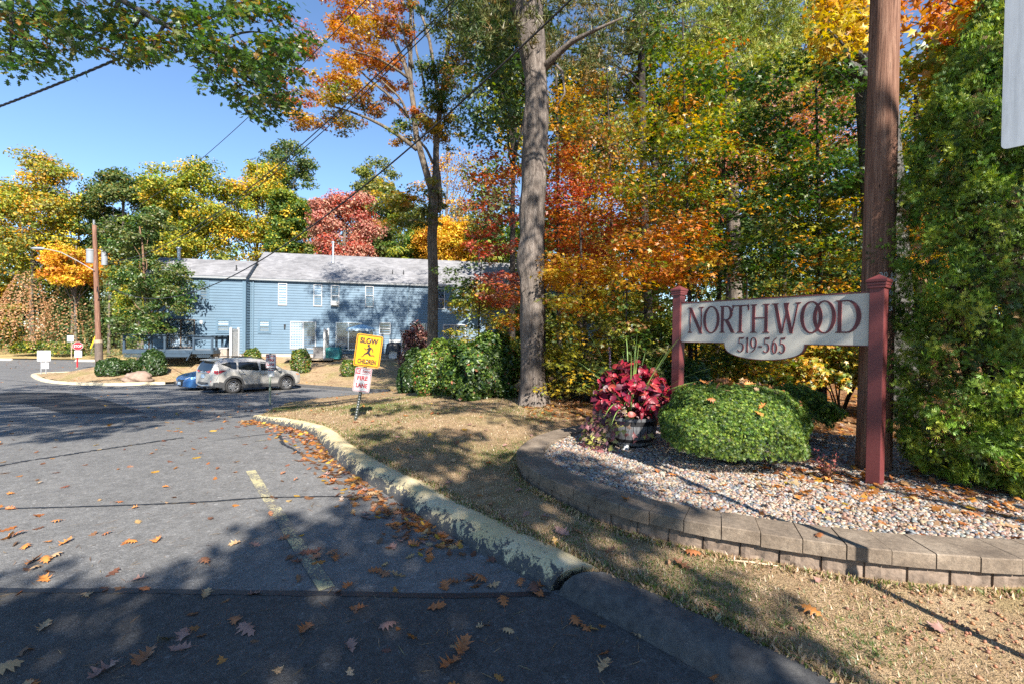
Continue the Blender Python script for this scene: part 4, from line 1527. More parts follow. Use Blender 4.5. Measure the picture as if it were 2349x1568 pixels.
def no_parking(parent, w, h, M4=None, full=True):
    o = MB().prism(rrect(w, h, .028), .0, .003).build('fire_lane_plate', M_sign_wht, parent)
    b_ = MB()
    ring_poly(b_, rrect(w - .016, h - .016, .022), rrect(w - .036, h - .036, .014), -.0015, 0)
    b_.add([(-w / 2 + .016, -.0016, h / 2 - .118), (w / 2 - .016, -.0016, h / 2 - .118), (w / 2 - .016, -.0016, h / 2 - .11), (-w / 2 + .016, -.0016, h / 2 - .11)], [[0, 1, 2, 3]])
    b_.build('border', M_sign_red, o)
    MB().add([(-w / 2 + .014, -.0014, h / 2 - .112), (-w / 2 + .1, -.0014, h / 2 - .112), (-w / 2 + .1, -.0014, h / 2 - .014), (-w / 2 + .014, -.0014, h / 2 - .014)], [[0, 1, 2, 3]]).build('red_block', M_sign_red, o)
    text_mesh('NO', 'lettering', o, -w / 2 + .057, h / 2 - .063, .078, .062, M_sign_wht, -.0025, .02)
    text_mesh('PARKING', 'lettering', o, .055, h / 2 - .063, .05, .15, M_sign_red, -.0025, .02)
    text_mesh('FIRE', 'lettering', o, 0, .035, .088, .2, M_sign_red, -.0025, .035)
    text_mesh('LANE', 'lettering', o, 0, -.105, .088, .215, M_sign_red, -.0025, .035)
    bolt(o, 0, h / 2 - .03)
    bolt(o, 0, -h / 2 + .03)
    return o


# ---- SLOW CHILDREN with FIRE LANE below
b0 = atz(815, 962, .117)
b0 = at(815, 962, 8.7)
sg = empty('children_sign', (b0.x, b0.y, lz(b0.x, b0.y) - .02), R(10), 'yellow slow children sign above a no parking fire lane plate on a leaning green post', 'road sign')
tilt = empty('post_assembly', (0, 0, 0))
bpy.data.objects.remove(tilt)
pm = u_post(sg, 1.72, M_green_post)
pm.rotation_euler = (0, R(9.5), 0)
tilt_s = R(7.2)
pc = Vector((math.sin(R(9.5)), 0, math.cos(R(9.5))))
o = MB().prism(rrect(.485, .61, .045), 0, .003).build('warning_plate', M_sign_yel, sg)
o.location = pc * 1.36 + Vector((.005, -.034, 0))
o.rotation_euler = (0, tilt_s, 0)
b_ = MB()
ring_poly(b_, rrect(.46, .585, .036), rrect(.432, .557, .026), -.0015, 0)
b_.build('border', M_sign_blk, o)
text_mesh('SLOW', 'lettering', o, -.005, .185, .105, .335, M_sign_blk, -.002, .045)
text_mesh('CHILDREN', 'lettering', o, 0, -.205, .092, .34, M_sign_blk, -.002, .04)
bolt(o, .01, .2)
bolt(o, 0, -.2)
run = MB()


def limb(pts, w):
    pts = [Vector(p) for p in pts]
    L_, R_ = [], []
    for i, p in enumerate(pts):
        d_ = (pts[min(i + 1, len(pts) - 1)] - pts[max(i - 1, 0)]).normalized()
        n_ = Vector((-d_.y, d_.x))
        L_.append(p + n_ * w[i] / 2)
        R_.append(p - n_ * w[i] / 2)
    poly = L_ + R_[::-1]
    limb.k += 1
    yy = -.0018 - .00015 * limb.k
    run.add([(p.x, yy, p.y) for p in poly], [[i, i + 1, len(poly) - 2 - i, len(poly) - 1 - i] for i in range(len(pts) - 1)])


limb.k = 0
# a running figure: torso, head, both arms, both legs
limb([(.0, -.035), (.012, .01), (.022, .055), (.02, .072)], [.052, .048, .062, .04])
limb([(.018, .062), (.008, .08)], [.022, .018])
run.add([(-.004 + .021 * math.cos(a), -.0035, .098 + .024 * math.sin(a)) for a in np.linspace(0, 2 * math.pi, 17)[:-1]], [list(range(16))[::-1]])
run.add([(-.026, -.0036, .108), (-.004, -.0036, .13), (.018, -.0036, .116), (.02, -.0036, .1), (-.0, -.0036, .104)], [[0, 4, 3, 2, 1]])
limb([(.01, .06), (-.025, .028), (-.046, .018)], [.022, .018, .014])
limb([(-.046, .018), (-.062, .03), (-.075, .052)], [.016, .013, .012])
limb([(.03, .062), (.062, .05), (.076, .028)], [.024, .02, .016])
limb([(.076, .028), (.083, .005), (.088, -.014)], [.016, .013, .014])
limb([(-.004, -.03), (-.03, -.052), (-.055, -.062)], [.04, .032, .026])
limb([(-.055, -.062), (-.07, -.09), (-.085, -.112)], [.022, .018, .013])
limb([(-.085, -.112), (-.1, -.12), (-.118, -.12)], [.014, .012, .008])
limb([(.008, -.035), (.03, -.06), (.045, -.085)], [.042, .034, .026])
limb([(.045, -.085), (.08, -.08), (.108, -.076)], [.022, .018, .014])
limb([(.105, -.07), (.118, -.085), (.122, -.1)], [.012, .012, .01])
run.build('running_figure', M_sign_blk, o)
o2 = no_parking(sg, .31, .455)
o2.location = pc * .8 + Vector((-.004, -.034, 0))
o2.rotation_euler = (0, tilt_s, 0)

# ---- small fire lane sign at the kerb tip
b0 = at(619, 926, 15)
sg = empty('fire_lane_sign', (b0.x, b0.y, lz(b0.x, b0.y) - .03), R(14), 'small no parking fire lane sign on a straight pale green post at the kerb tip', 'road sign')
u_post(sg, 1.72, M_gpost)
o = no_parking(sg, .31, .455)
o.location = (.03, -.034, 1.46)
o = MB().prism(rrect(.19, .24, .012), 0, .003).build('notice_plate', M_sign_wht, sg)
o.location = (.035, -.034, 1.08)
for k in (-1, 1):
    MB().add([(k * .045 - .035, -.002, .07), (k * .045 + .035, -.002, .07), (k * .045 + .035, -.002, .1), (k * .045 - .035, -.002, .1)], [[0, 1, 2, 3]]).build('red_mark', M_sign_red, o)
MB().add([(-.04, -.002, -.03), (-.015, -.002, -.03), (-.015, -.002, .02), (-.04, -.002, .02)], [[0, 1, 2, 3]]).build('dark_mark', M_sign_blk, o)

# ---- big white notice on two posts at the island tip
b0 = at(101, 850, 31)
sg = empty('notice_board', (b0.x, b0.y, lz(b0.x, b0.y) - .05), R(30), 'large white notice board on two grey posts with a small yellow notice below', 'notice board')
for x in (-.14, .1):
    MB().box((x, 0, .8), (.05, .05, 1.7)).build('post', M_steel, sg)
o = MB().prism(rrect(.68, .72, .04), -.03, -.026).build('notice_plate', M_sign_wht, sg)
o.location = (0, 0, 1.28)
m = MB()
for k in range(8):
    wd = (.42, .5, .36, .48, .3, .45, .5, .28)[k]
    m.add([(-wd / 2, -.032, .22 - k * .065), (wd / 2, -.032, .22 - k * .065), (wd / 2, -.032, .245 - k * .065), (-wd / 2, -.032, .245 - k * .065)], [[0, 1, 2, 3]])
m.build('faded_print', M_faint, o)
o = MB().prism(rrect(.36, .42, .02), -.03, -.026).build('small_plate', M_sign_wht, sg)
o.location = (.06, 0, .62)
m = MB()
for k in range(6):
    m.add([(-.12, -.032, .13 - k * .055), (.12, -.032, .13 - k * .055), (.12, -.032, .16 - k * .055), (-.12, -.032, .16 - k * .055)], [[0, 1, 2, 3]])
m.build('yellow_print', M_faint_y, o)

# ---- stop sign
b0 = at(178.3, 838, 40)
sg = empty('stop_sign', (b0.x, b0.y, float(road_z(b0.y))), R(32), 'red stop sign on a red post with a white plate under it', 'road sign')
hgt = 1.75 + (757.7 - 793.4) * 40 / FPX - float(road_z(b0.y))
MB().box((-.03, .03, (hgt + .1) / 2 + .1), (.1, .05, hgt + .1)).build('post', M_stop_red, sg)
oct_ = lambda s: [(s / 2 / math.cos(math.pi / 8) * math.cos(math.pi / 8 + k * math.pi / 4), s / 2 / math.cos(math.pi / 8) * math.sin(math.pi / 8 + k * math.pi / 4)) for k in range(8)]
o = MB().prism(oct_(.68), 0, .004).build('stop_plate', M_stop_red, sg)
o.location = (0, -.02, hgt)
b_ = MB()
ring_poly(b_, oct_(.678), oct_(.63), -.002, 0)
b_.build('border', M_sign_wht, o)
text_mesh('STOP', 'lettering', o, 0, 0, .23, .52, M_sign_wht, -.003, .03)
o = MB().prism(rrect(.5, .6, .04), 0, .004).build('lower_plate', M_sign_wht, sg)
o.location = (.03, -.02, hgt - .68)
text_mesh('5', 'lettering', o, 0, -.14, .18, .09, M_sign_blk, -.002, .01)
MB().add([(-.04, -.002, .06), (.04, -.002, .06), (.04, -.002, .1), (-.04, -.002, .1)], [[0, 1, 2, 3]]).build('dark_mark', M_sign_blk, o)
MB().add([(-.18, -.002, .2), (.18, -.002, .2), (.18, -.002, .23), (-.18, -.002, .23)], [[0, 1, 2, 3]]).build('faded_print', M_faint, o)

# ---- blank white sign by the hedge
b0 = at(164, 821, 54)
sg = empty('blank_sign', (b0.x, b0.y, float(lawn2_z(b0.x, b0.y)) - .05), R(30), 'small blank white sign on a brown timber post by the clipped hedge', 'road sign')
MB().box((0, 0, 1.3), (.1, .09, 2.6)).build('post', M_raw, sg)
o = MB().prism(rrect(.6, .7, .02), -.08, -.06).build('sign_plate', M_sign_wht, sg)
o.location = (-.08, 0, 2.35)

# ---- two white parking bumpers on the far side of the cross road
M_bump = simple('whitewashed_concrete', (.42, .39, .33), .85, 0, .15, 5)
for (ua, ub, va, lab) in ((173, 224, 827.5, 'whitewashed parking bumper across the road behind the stop sign'), (-30, 28, 829, 'whitewashed parking bumper cut by the left edge of the photo')):
    p, q = at(ua, va, 50.5), at(ub, va, 50.5)
    L_ = (q - p).length
    e = empty('parking_bumper', ((p.x + q.x) / 2, p.y, float(road_z(p.y))), 0, lab, 'parking bumper', 'whitewashed parking bumpers across the road')
    MB().prism([(-L_ / 2, 0), (-L_ / 2, .1), (-L_ / 2 + .15, .24), (L_ / 2 - .15, .24), (L_ / 2, .1), (L_ / 2, 0)], -.1, .1).build('block', M_bump, e)

# ---- metal street sign back, top right
M_sheet, t, b, out = new_mat('streaked_sheet_aluminium')
co = coord(t)
n1 = noise(t, co, 7, 5, .6, (6, 6, .35))
n2 = noise(t, co, 25, 5, .7)
t.links.new(ramp(t, mathn(t, 'ADD', mathn(t, 'MULTIPLY', n1, .8), mathn(t, 'MULTIPLY', n2, .2)), [(.3, (.36, .37, .38)), (.7, (.56, .57, .58))]), b.inputs['Base Color'])
b.inputs['Metallic'].default_value = .55
b.inputs['Roughness'].default_value = .5
pa, pc_ = Vector((2.615, 2.46, 0)), Vector((2.86, 2.15, 0))
dv = (pc_ - pa)
sg = empty('street_sign', (pc_.x, pc_.y, lz(pc_.x, pc_.y) - .05), math.atan2(dv.y, dv.x), 'bare aluminium back of a street sign hanging into the top right corner', 'road sign')
zb_ = 2.79 - sg.location.z
o = MB().prism(rrect(dv.length * 2, 1.0, .025, 5, 0, zb_ + .5), -.002, .002).build('sign_plate', M_sheet, sg)
pp = MB().tube([(.0, -.03, 0), (.0, -.03, zb_ + 1.1)], .03, 10).build('post', M_steel, sg)

# ------------------------------------------------------------------ NORTHWOOD board
M_maroon = simple('maroon_paint', (0.13, 0.03, 0.03), .5, 0, .1, 5, .08, 30)
M_board = simple('weathered_cream_board', (0.5, 0.47, 0.41), .6, 0, .13, 3.2)
M_letter = simple('carved_maroon', (0.09, 0.018, 0.022), .5, 0, .1, 9)
M_letter_lit = simple('lit_letter_edge', (0.32, 0.05, 0.055), .5)  # lighter red on the letter sides imitates light caught by their bevels
PL, PR = Vector((2.40, 6.57, 0)), Vector((3.745, 4.66, 0))
bd = (PR - PL).normalized()
bn_ = Vector((bd.y, -bd.x, 0))                 # faces the road
BANG = math.atan2(bd.y, bd.x)
bl = (PR - PL).length
sgn = empty('entrance_sign', ((PL.x + PR.x) / 2, (PL.y + PR.y) / 2, .2), BANG, 'cream entrance board lettered NORTHWOOD 519-565 between two maroon posts', 'entrance sign')
zg = .2
for sx_, h, pz in ((-1, 2.44, 0), (1, 2.36, 0)):
    p = empty('post', (sx_ * bl / 2, 0, -.1))
    p.parent = sgn
    w = .125
    MB().box((0, 0, (h - zg) / 2), (w, w, h - zg + .1), bev=.006).build('shaft', M_maroon, p)
    c_ = MB()
    z = h - zg + .05
    c_.box((0, 0, z), (w + .03, w + .03, .03), bev=.004).box((0, 0, z + .03), (w + .04, w + .04, .03), bev=.004).box((0, 0, z + .06), (w + .055, w + .055, .028), bev=.004)
    a = (w + .04) / 2
    z += .074
    c_.add([(-a, -a, z), (a, -a, z), (a, a, z), (-a, a, z), (0, 0, z + .055)], [[0, 1, 4], [1, 2, 4], [2, 3, 4], [3, 0, 4], [3, 2, 1, 0]])
    c_.build('cap', M_maroon, p)
dpl = bn_ * .0


def on_board(xz, yz):
    """picture point (in the 4.464 : 10 enlargement) -> board x, z"""
    u, v = (2000 + xz * .44643) / 1.30779, (800 + yz * .44643) / 1.30779
    d_ = ray(u, v)
    o_ = Vector((0, 0, CAM_H))
    p0 = PL + bn_ * .03
    t_ = (p0 - o_).dot(bn_) / d_.dot(bn_)
    p = o_ + d_ * t_
    q = p - sgn.location
    return q.dot(bd), q.z


bz0, bz1 = on_board(110, 495)[1], on_board(110, 242)[1]
bz0b, bz1b = on_board(1350, 540)[1], on_board(1365, 186)[1]
zlo, zhi = (bz0 + bz0b) / 2, (bz1 + bz1b) / 2
x0, x1 = -bl / 2 + .063, bl / 2 - .063
xa = on_board(388, 508)[0]
xb = on_board(925, 528)[0]
zbelly = on_board(690, 624)[1]
poly = [(x0, zhi), (x0, zlo), (xa, zlo), (xa, zlo - .03)]
for k in range(1, 20):
    a = math.pi * k / 20
    poly.append(((xa + xb) / 2 - (xb - xa) / 2 * math.cos(a) * .985, zlo - .03 - (zlo - .03 - zbelly) * math.sin(a) ** .8))
poly += [(xb, zlo - .03), (xb, zlo), (x1, zlo), (x1, zhi)]
ob = MB().prism(poly, -.028, .028).build('board', M_board, sgn)
inset = MB()
inset.box(((x0 + x1) / 2, 0, zhi + .008), (x1 - x0, .066, .016))
inset.build('top_rail', M_maroon, sgn)
e_ = MB()
for i in range(1, len(poly) - 2):              # maroon edge under the board
    a, b2 = poly[i], poly[i + 1]
    d_ = Vector((b2[0] - a[0], b2[1] - a[1]))
    n_ = Vector((d_.y, -d_.x)).normalized() * -.007 if d_.length > 0 else Vector((0, 0))
    n_ = Vector((-d_.y, d_.x)).normalized() * -.008
    e_.add([(a[0], -.031, a[1]), (b2[0], -.031, b2[1]), (b2[0] + n_.x, -.031, b2[1] + n_.y), (a[0] + n_.x, -.031, a[1] + n_.y),
            (a[0], .031, a[1]), (b2[0], .031, b2[1]), (b2[0] + n_.x, .031, b2[1] + n_.y), (a[0] + n_.x, .031, a[1] + n_.y)],
           [[0, 3, 2, 1], [4, 5, 6, 7], [3, 7, 6, 2]])
e_.build('edge', M_maroon, sgn)

TH, TN, SE = .105, .042, .03                    # thick, thin, serif height, in letter heights


def quad(p, q, w0, w1=None):
    """upright-cut stroke between two heights"""
    w1 = w0 if w1 is None else w1
    return [(p[0] - w0 / 2, p[1]), (p[0] + w0 / 2, p[1]), (q[0] + w1 / 2, q[1]), (q[0] - w1 / 2, q[1])]


def serif(x, z, w, up):
    s = 1 if up else -1
    return [(x - w / 2, z), (x + w / 2, z), (x + w / 2, z + s * SE * .8), (x + w * .2, z + s * SE * 1.8), (x - w * .2, z + s * SE * 1.8), (x - w / 2, z + s * SE * .8)]


def arc_band(cx, cz, rx, rz, a0, a1, thick, thin, n=28):
    """bowl: heavy at the sides, light at top and bottom"""
    o_, i_ = [], []
    for k in range(n + 1):
        a = a0 + (a1 - a0) * k / n
        o_.append((cx + rx * math.cos(a), cz + rz * math.sin(a)))
        i_.append((cx + (rx - thick) * math.cos(a), cz + (rz - thin) * math.sin(a)))
    return [[o_[k], o_[k + 1], i_[k + 1], i_[k]] for k in range(n)]


def glyph(ch, w):
    """outlines in a cell w wide and 1 high"""
    P = []
    if ch == 'N':
        P += [quad((.12 * w, 0), (.12 * w, 1), TN), quad((.86 * w, .0), (.86 * w, 1), TN), quad((.86 * w, -.03), (.14 * w, .98), TH * 1.2),
              serif(.12 * w, 0, .3 * w, True), serif(.86 * w, 1, .3 * w, False), serif(.1 * w, 1, .2 * w, False)]
    if ch == 'O':
        P += arc_band(w / 2, .5, w / 2, .52, 0, 2 * math.pi, TH, TN, 48)
    if ch == 'R':
        P += [quad((.2 * w, 0), (.2 * w, 1), TH), serif(.2 * w, 0, .36 * w, True), serif(.16 * w, 1, .26 * w, False), quad((.9 * w, 0), (.45 * w, .5), TH * 1.3),
              [(.8 * w, 0), (1.02 * w, 0), (.98 * w, .03), (.86 * w, .05)], [(.2 * w, 1), (.2 * w, 1 - TN), (.5 * w, 1 - TN), (.5 * w, 1)],
              [(.2 * w, .46), (.2 * w, .46 + TN), (.5 * w, .46 + TN), (.5 * w, .46)]]
        P += arc_band(.48 * w, .73, .38 * w, .27, -math.pi / 2, math.pi / 2, TH, TN)
    if ch == 'T':
        P += [quad((.5 * w, 0), (.5 * w, 1), TH), serif(.5 * w, 0, .42 * w, True), [(.0, 1), (.0, 1 - TN), (w, 1 - TN), (w, 1)],
              [(.0, 1.03), (-.02 * w, .80), (.03 * w, .80), (.1 * w, .97)], [(w, 1.03), (1.02 * w, .80), (.97 * w, .80), (.9 * w, .97)]]
    if ch == 'H':
        P += [quad((.18 * w, 0), (.18 * w, 1), TH), quad((.82 * w, 0), (.82 * w, 1), TH), [(.18 * w, .5), (.82 * w, .5), (.82 * w, .5 + TN), (.18 * w, .5 + TN)]]
        for x in (.18, .82):
            P += [serif(x * w, 0, .34 * w, True), serif(x * w, 1, .34 * w, False)]
    if ch == 'W':
        P += [quad((.33 * w, -.02), (.1 * w, 1), TH), quad((.36 * w, 0), (.56 * w, .98), TN), quad((.68 * w, -.02), (.46 * w, .98), TH), quad((.70 * w, 0), (.9 * w, 1), TN),
              serif(.1 * w, 1, .24 * w, False), serif(.5 * w, 1, .2 * w, False), serif(.9 * w, 1, .2 * w, False)]
    if ch == 'D':
        P += [quad((.16 * w, 0), (.16 * w, 1), TH), serif(.12 * w, 0, .24 * w, True), serif(.12 * w, 1, .24 * w, False),
              [(.16 * w, 1), (.16 * w, 1 - TN), (.46 * w, 1 - TN), (.46 * w, 1)], [(.16 * w, 0), (.46 * w, 0), (.46 * w, TN), (.16 * w, TN)]]
        P += arc_band(.44 * w, .5, .56 * w, .5, -math.pi / 2, math.pi / 2, TH * 1.15, TN)
    if ch == '5':
        P += [[(.22 * w, 1), (.16 * w, .56), (.24 * w, .56), (.3 * w, .92)], [(.22 * w, 1), (.9 * w, 1.02), (.94 * w, 1.08), (.86 * w, .9), (.25 * w, .9)]]
        P += arc_band(.4 * w, .32, .52 * w, .32, R(-125), R(105), .11, .05)
        P += arc_band(.1 * w, .1, .1 * w, .05, 0, 2 * math.pi, .05, .04, 10)
    if ch == '1':
        P += [quad((.5 * w, 0), (.5 * w, 1.02), .1), serif(.5 * w, 0, .7 * w, True), [(.5 * w, 1.02), (.12 * w, .9), (.14 * w, .86), (.5 * w, .93)]]
    if ch in '96':
        q = arc_band(.5 * w, .66, .46 * w, .36, 0, 2 * math.pi, .1, .045, 32)
        tail = []
        L_ = [(.96 * w, .66), (.9 * w, .42), (.72 * w, .2), (.4 * w, .04), (.14 * w, -.02)]
        Rr = [(.82 * w, .62), (.76 * w, .42), (.6 * w, .22), (.34 * w, .08), (.14 * w, .02)]
        tail = [[L_[k], L_[k + 1], Rr[k + 1], Rr[k]] for k in range(4)]
        q += tail
        if ch == '6':
            q = [[(w - p[0], 1 - p[1]) for p in z] for z in q]
        P += q
    if ch == '-':
        P += [[(.1 * w, .36), (.9 * w, .36), (.9 * w, .45), (.1 * w, .45)]]
    return P


def lettering(word, cells, mat, name, depth):
    """cells: (x-left, x-right, z-low, z-high) on the board for each letter"""
    for ch, (a, b2, lo, hi) in zip(word, cells):
        m = MB()
        hgt_ = hi - lo
        for k, pg in enumerate(glyph(ch, (b2 - a) / hgt_)):
            d_ = depth + .00012 * (k % 9)
            pts = [(a + p[0] * hgt_, lo + p[1] * hgt_) for p in pg]
            ar = sum(pts[i][0] * pts[(i + 1) % len(pts)][1] - pts[(i + 1) % len(pts)][0] * pts[i][1] for i in range(len(pts)))
            if ar < 0:
                pts = pts[::-1]
            n_ = len(pts)
            vs = [(p[0], -.0285, p[1]) for p in pts] + [(p[0], -.0285 - d_, p[1]) for p in pts]
            m.add(vs, [[n_ + i for i in range(n_)]], 0)
            m.add([vs[i] for i in range(n_)] + [vs[n_ + i] for i in range(n_)], [[i, (i + 1) % n_, (i + 1) % n_ + n_, i + n_] for i in range(n_)], 1)
        m.build(name, [mat, M_letter_lit], ob)


cells = []
zl = []
for (l_, r2, tp, bt) in ((147, 245, 274, 438), (248, 353, 268, 440), (356, 455, 264, 441), (443, 549, 260, 443), (563, 690, 256, 445), (712, 900, 252, 449), (900, 1045, 244, 451), (985, 1135, 242, 453), (1138, 1305, 240, 454)):
    xl, zt = on_board(l_, tp)
    xr, zb2 = on_board(r2, bt)
    zl.append((zb2, zt))
    cells.append((xl, xr))
lo_ = float(np.median([z[0] for z in zl]))
hi_ = float(np.median([z[1] for z in zl]))
lettering('NORTHWOOD', [(a, b2, lo_, hi_) for a, b2 in cells], M_letter, 'carved_letter', .005)
cells = []
zl = []
for (l_, r2, tp, bt) in ((476, 522, 474, 572), (530, 552, 475, 572), (560, 606, 474, 576), (615, 642, 474, 578), (648, 694, 478, 578), (704, 744, 480, 580), (756, 800, 480, 584)):
    xl, zt = on_board(l_, tp)
    xr, zb2 = on_board(r2, bt)
    zl.append((zb2, zt))
    cells.append((xl, xr))
lo_ = float(np.median([z[0] for z in zl]))
hi_ = float(np.median([z[1] for z in zl]))
lettering('519-565', [(a, b2, lo_, hi_) for a, b2 in cells], M_letter, 'carved_number', .004)

# ------------------------------------------------------------------ utility poles and wires
M_pole, t, b, out = new_mat('weathered_pole_timber')
co = coord(t)
gr_ = noise(t, co, 6, 6, .65, (5, 5, .22))
fine = noise(t, co, 40, 4, .7, (3, 3, .12))
c = ramp(t, gr_, [(.28, (.07, .036, .026)), (.5, (.19, .1, .068)), (.75, (.36, .22, .155))])
ck = ramp(t, fine, [(.3, 0.25), (.42, 1)])
c = mixc(t, 1.0, c, ck, 'MULTIPLY')
kn = noise(t, co, 26, 2, .5, (1, 1, .5))
c = mixc(t, ramp(t, kn, [(.70, 0), (.76, .8)]), c, (.03, .02, .016))
t.links.new(c, b.inputs['Base Color'])
b.inputs['Roughness'].default_value = .9
b.inputs['Specular IOR Level'].default_value = .15
bump(t, b, mathn(t, 'ADD', gr_, fine), .8, .012)
M_creo = simple('creosoted_base', (.02, .016, .014), .75, 0, .5, 8, .4, 20)
M_cable = simple('black_cable', (.014, .014, .016), .5)
M_tagm = simple('number_tag', (.42, .43, .44), .4, .4)

px_, py_ = 4.2, 5.25
up = empty('utility_pole', (px_, py_, lz(px_, py_) - .1), 0, 'thick brown timber utility pole behind the right end of the entrance sign', 'utility pole')
pts = [(.0 + .02 * z / 12, 0, z) for z in np.linspace(0, 13, 40)]
MB().tube(pts, list(np.interp(np.linspace(0, 13, 40), [0, 2.7, 5.7, 13], [.172, .152, .138, .11])), 28).build('shaft', M_pole, up, smooth=True)
nz = 1.75 + (784 - 635) * py_ / FPX - up.location.z
faceM = Matrix.Rotation(R(20) * 0 + math.atan2(px_, py_) * -1, 4, 'Z')
facing = Matrix.Rotation(-math.atan2(px_, py_) + R(24), 4, 'Z')
text_mesh('30 K', 'pole_number', up, .03, nz, .062, .17, M_tagm, -.158, .03, facing)
for k, ch in enumerate('7083'):
    text_mesh(ch, 'pole_number', up, .06, nz - .12 - .085 * k, .06, .035, M_tagm, -.159, .03, facing)
MB().box((.05, -.159, nz - .055), (.12, .004, .04), facing).build('number_tag', M_tagm, up)
# double crossarm hardware high above the frame
MB().box((0, 0, 12.4), (2.4, .1, .12)).build('crossarm', M_raw, up)

b0 = at(228, 836, 29)
lp = empty('utility_pole', (b0.x, b0.y, lz(b0.x, b0.y) - .1), 0, 'left timber utility pole with transformer and street lamp arm, behind the dark bush', 'utility pole')
lean = (-.355, 0)
Hp = 9.0
pts = [(lean[0] * z / Hp, 0, z) for z in np.linspace(0, Hp, 20)]
MB().tube(pts, list(np.linspace(.165, .11, 20)), 16).build('shaft', M_pole, lp, smooth=True)
MB().tube([(0 + lean[0] * z / Hp, 0, z) for z in (0, 1.55)], [.21, .2], 14).build('base_sleeve', simple('grey_brown_sleeve', (.11, .085, .07), .8, 0, .3, 6), lp, smooth=False)
MB().tube([(lean[0] * z / Hp, 0, z) for z in (1.55, 1.75)], [.225, .215], 14).build('sleeve_collar', M_raw, lp)
M_lgrey = simple('light_grey_enamel', (.23, .245, .26), .4, 0, .05, 5)
tz = 7.0
tr_ = MB().lathe([(.001, -.42), (.2, -.42), (.21, -.38), (.21, .36), (.23, .37), (.23, .41), (.19, .46), (.001, .47)], 20).build('transformer', M_lgrey, lp)
tr_.location = (-.5, -.1, tz)
tr_ = MB().lathe([(.001, -.5), (.16, -.5), (.16, .45), (.001, .5)], 18).build('capacitor_can', M_lgrey, lp)
tr_.location = (.12, .2, tz)
MB().tube([(-.18, .2, tz + .5), (.3, .25, tz + .75), (.42, .25, tz + .5)], .03, 6).build('cutout', M_lgrey, lp)
MB().lathe([(.03, 0), (.07, .05), (.04, .1), (.08, .16), (.04, .22), (.06, .3), (.02, .34)], 12, Matrix.Translation((lean[0] - .03, 0, Hp))).build('insulator', M_lgrey, lp)
arm = [at(216, 621, 28.8), at(180, 600, 28.6), at(140, 579, 28.4), at(115, 573, 28.3), at(102, 571, 28.2)]
arm = [p - lp.location for p in arm]
MB().tube(resample(np.array(arm), 24), .026, 8).build('lamp_arm', M_lgrey, lp, smooth=True)
lh = at(88, 570.5, 28.2) - lp.location
m = MB()
N_ = 14
for i, (x, r1, r2_) in enumerate(((-.42, .02, .02), (-.38, .1, .06), (-.15, .15, .1), (.15, .13, .09), (.36, .07, .06), (.4, .03, .03))):
    for j in range(N_):
        a = 2 * math.pi * j / N_
        m.v.append((lh.x + x, lh.y + r1 * math.cos(a), lh.z + r2_ * math.sin(a)))
m.f = [[i * N_ + j, i * N_ + (j + 1) % N_, (i + 1) * N_ + (j + 1) % N_, (i + 1) * N_ + j] for i in range(5) for j in range(N_)]
m.m = [0] * len(m.f)
m.build('lamp_head', M_lgrey, lp, smooth=True)
MB().tube([(lean[0] * .55 + .1, -.08, 5.1), (lean[0] * .6 + .25, -.08, 4.4), (lean[0] * .6 + .05, -.08, 4.0), (lean[0] * .5 + .1, -.08, 5.1)], .022, 6).build('drip_loop', M_cable, lp)
# guy-wire guard
g0, g1 = at(222, 765, 29.5), at(208, 800, 29.5)
gw = empty('guy_wire', tuple(g1), 0, 'guy wire with a yellow plastic guard beside the left utility pole', 'guy wire')
MB().tube([(0, 0, -.3), tuple(g0 - g1), tuple(Vector((lp.location.x - .2, lp.location.y, lp.location.z + 6)) - g1)], .012, 6).build('wire', M_steel, gw)
MB().tube([(0, 0, .05), tuple(g0 - g1)], .045, 8).build('guard', simple('yellow_plastic', (.75, .5, .02), .4), gw)


def wire(A, B, s, rad, label, twist=False):
    n_ = 90
    t_ = np.linspace(0, 1, n_)[:, None]
    P = np.array(A) * (1 - t_) + np.array(B) * t_
    P[:, 2] -= s * 4 * t_[:, 0] * (1 - t_[:, 0])
    m = MB()
    if twist:
        n2 = 420
        t2 = np.linspace(0, 1, n2)
        Q = np.stack([np.interp(t2, t_[:, 0], P[:, k]) for k in range(3)], 1)
        for ph in (0, 2.1, 4.2):
            W_ = Q.copy()
            W_[:, 1] += rad * .75 * np.cos(t2 * 330 + ph)
            W_[:, 2] += rad * .75 * np.sin(t2 * 330 + ph)
            m.tube([tuple(p) for p in W_], rad * .62, 5)
    else:
        m.tube([tuple(p) for p in P], rad, 6)
    o_ = m.build('overhead_wire', M_cable, smooth=True)
    return tag(o_, label, 'wire', 'overhead wires')


PT = (4.3, 5.25)
wire((-26.05, 29, 8.57), (PT[0], PT[1], 12.4), 1.5, .011, 'thin highest overhead wire from the top of the left pole')
wire((-25.9, 29, 6.14), (PT[0], PT[1], 11.0), 2.1, .014, 'paired middle overhead wire running past the orange maple, upper strand')
wire((-25.9, 29, 6.02), (PT[0], PT[1], 10.9), 2.16, .012, 'paired middle overhead wire running past the orange maple, lower strand')
wire((-25.84, 29, 4.7), (PT[0], PT[1], 9.4), 3.3, .018, 'lowest overhead cable sagging across the long blue roof and the pine trunk')
wire((-30, 18, 8.0), (PT[0], PT[1], 9.5), 1.25, .023, 'thick twisted cable crossing the open sky at upper left', True)
# ------------------------------------------------------------------ crowns that shade the scene: (x, y, z, rx, ry, rz, clumps)
# a shaded patch of ground at P lies under a bough at P + h / tan(elevation) towards the sun
SHX, SHY = math.sin(SUN_AZ) / math.tan(SUN_EL), -math.cos(SUN_AZ) / math.tan(SUN_EL)


def over(px_, py_, h):
    return px_ + SHX * h, py_ + SHY * h, h


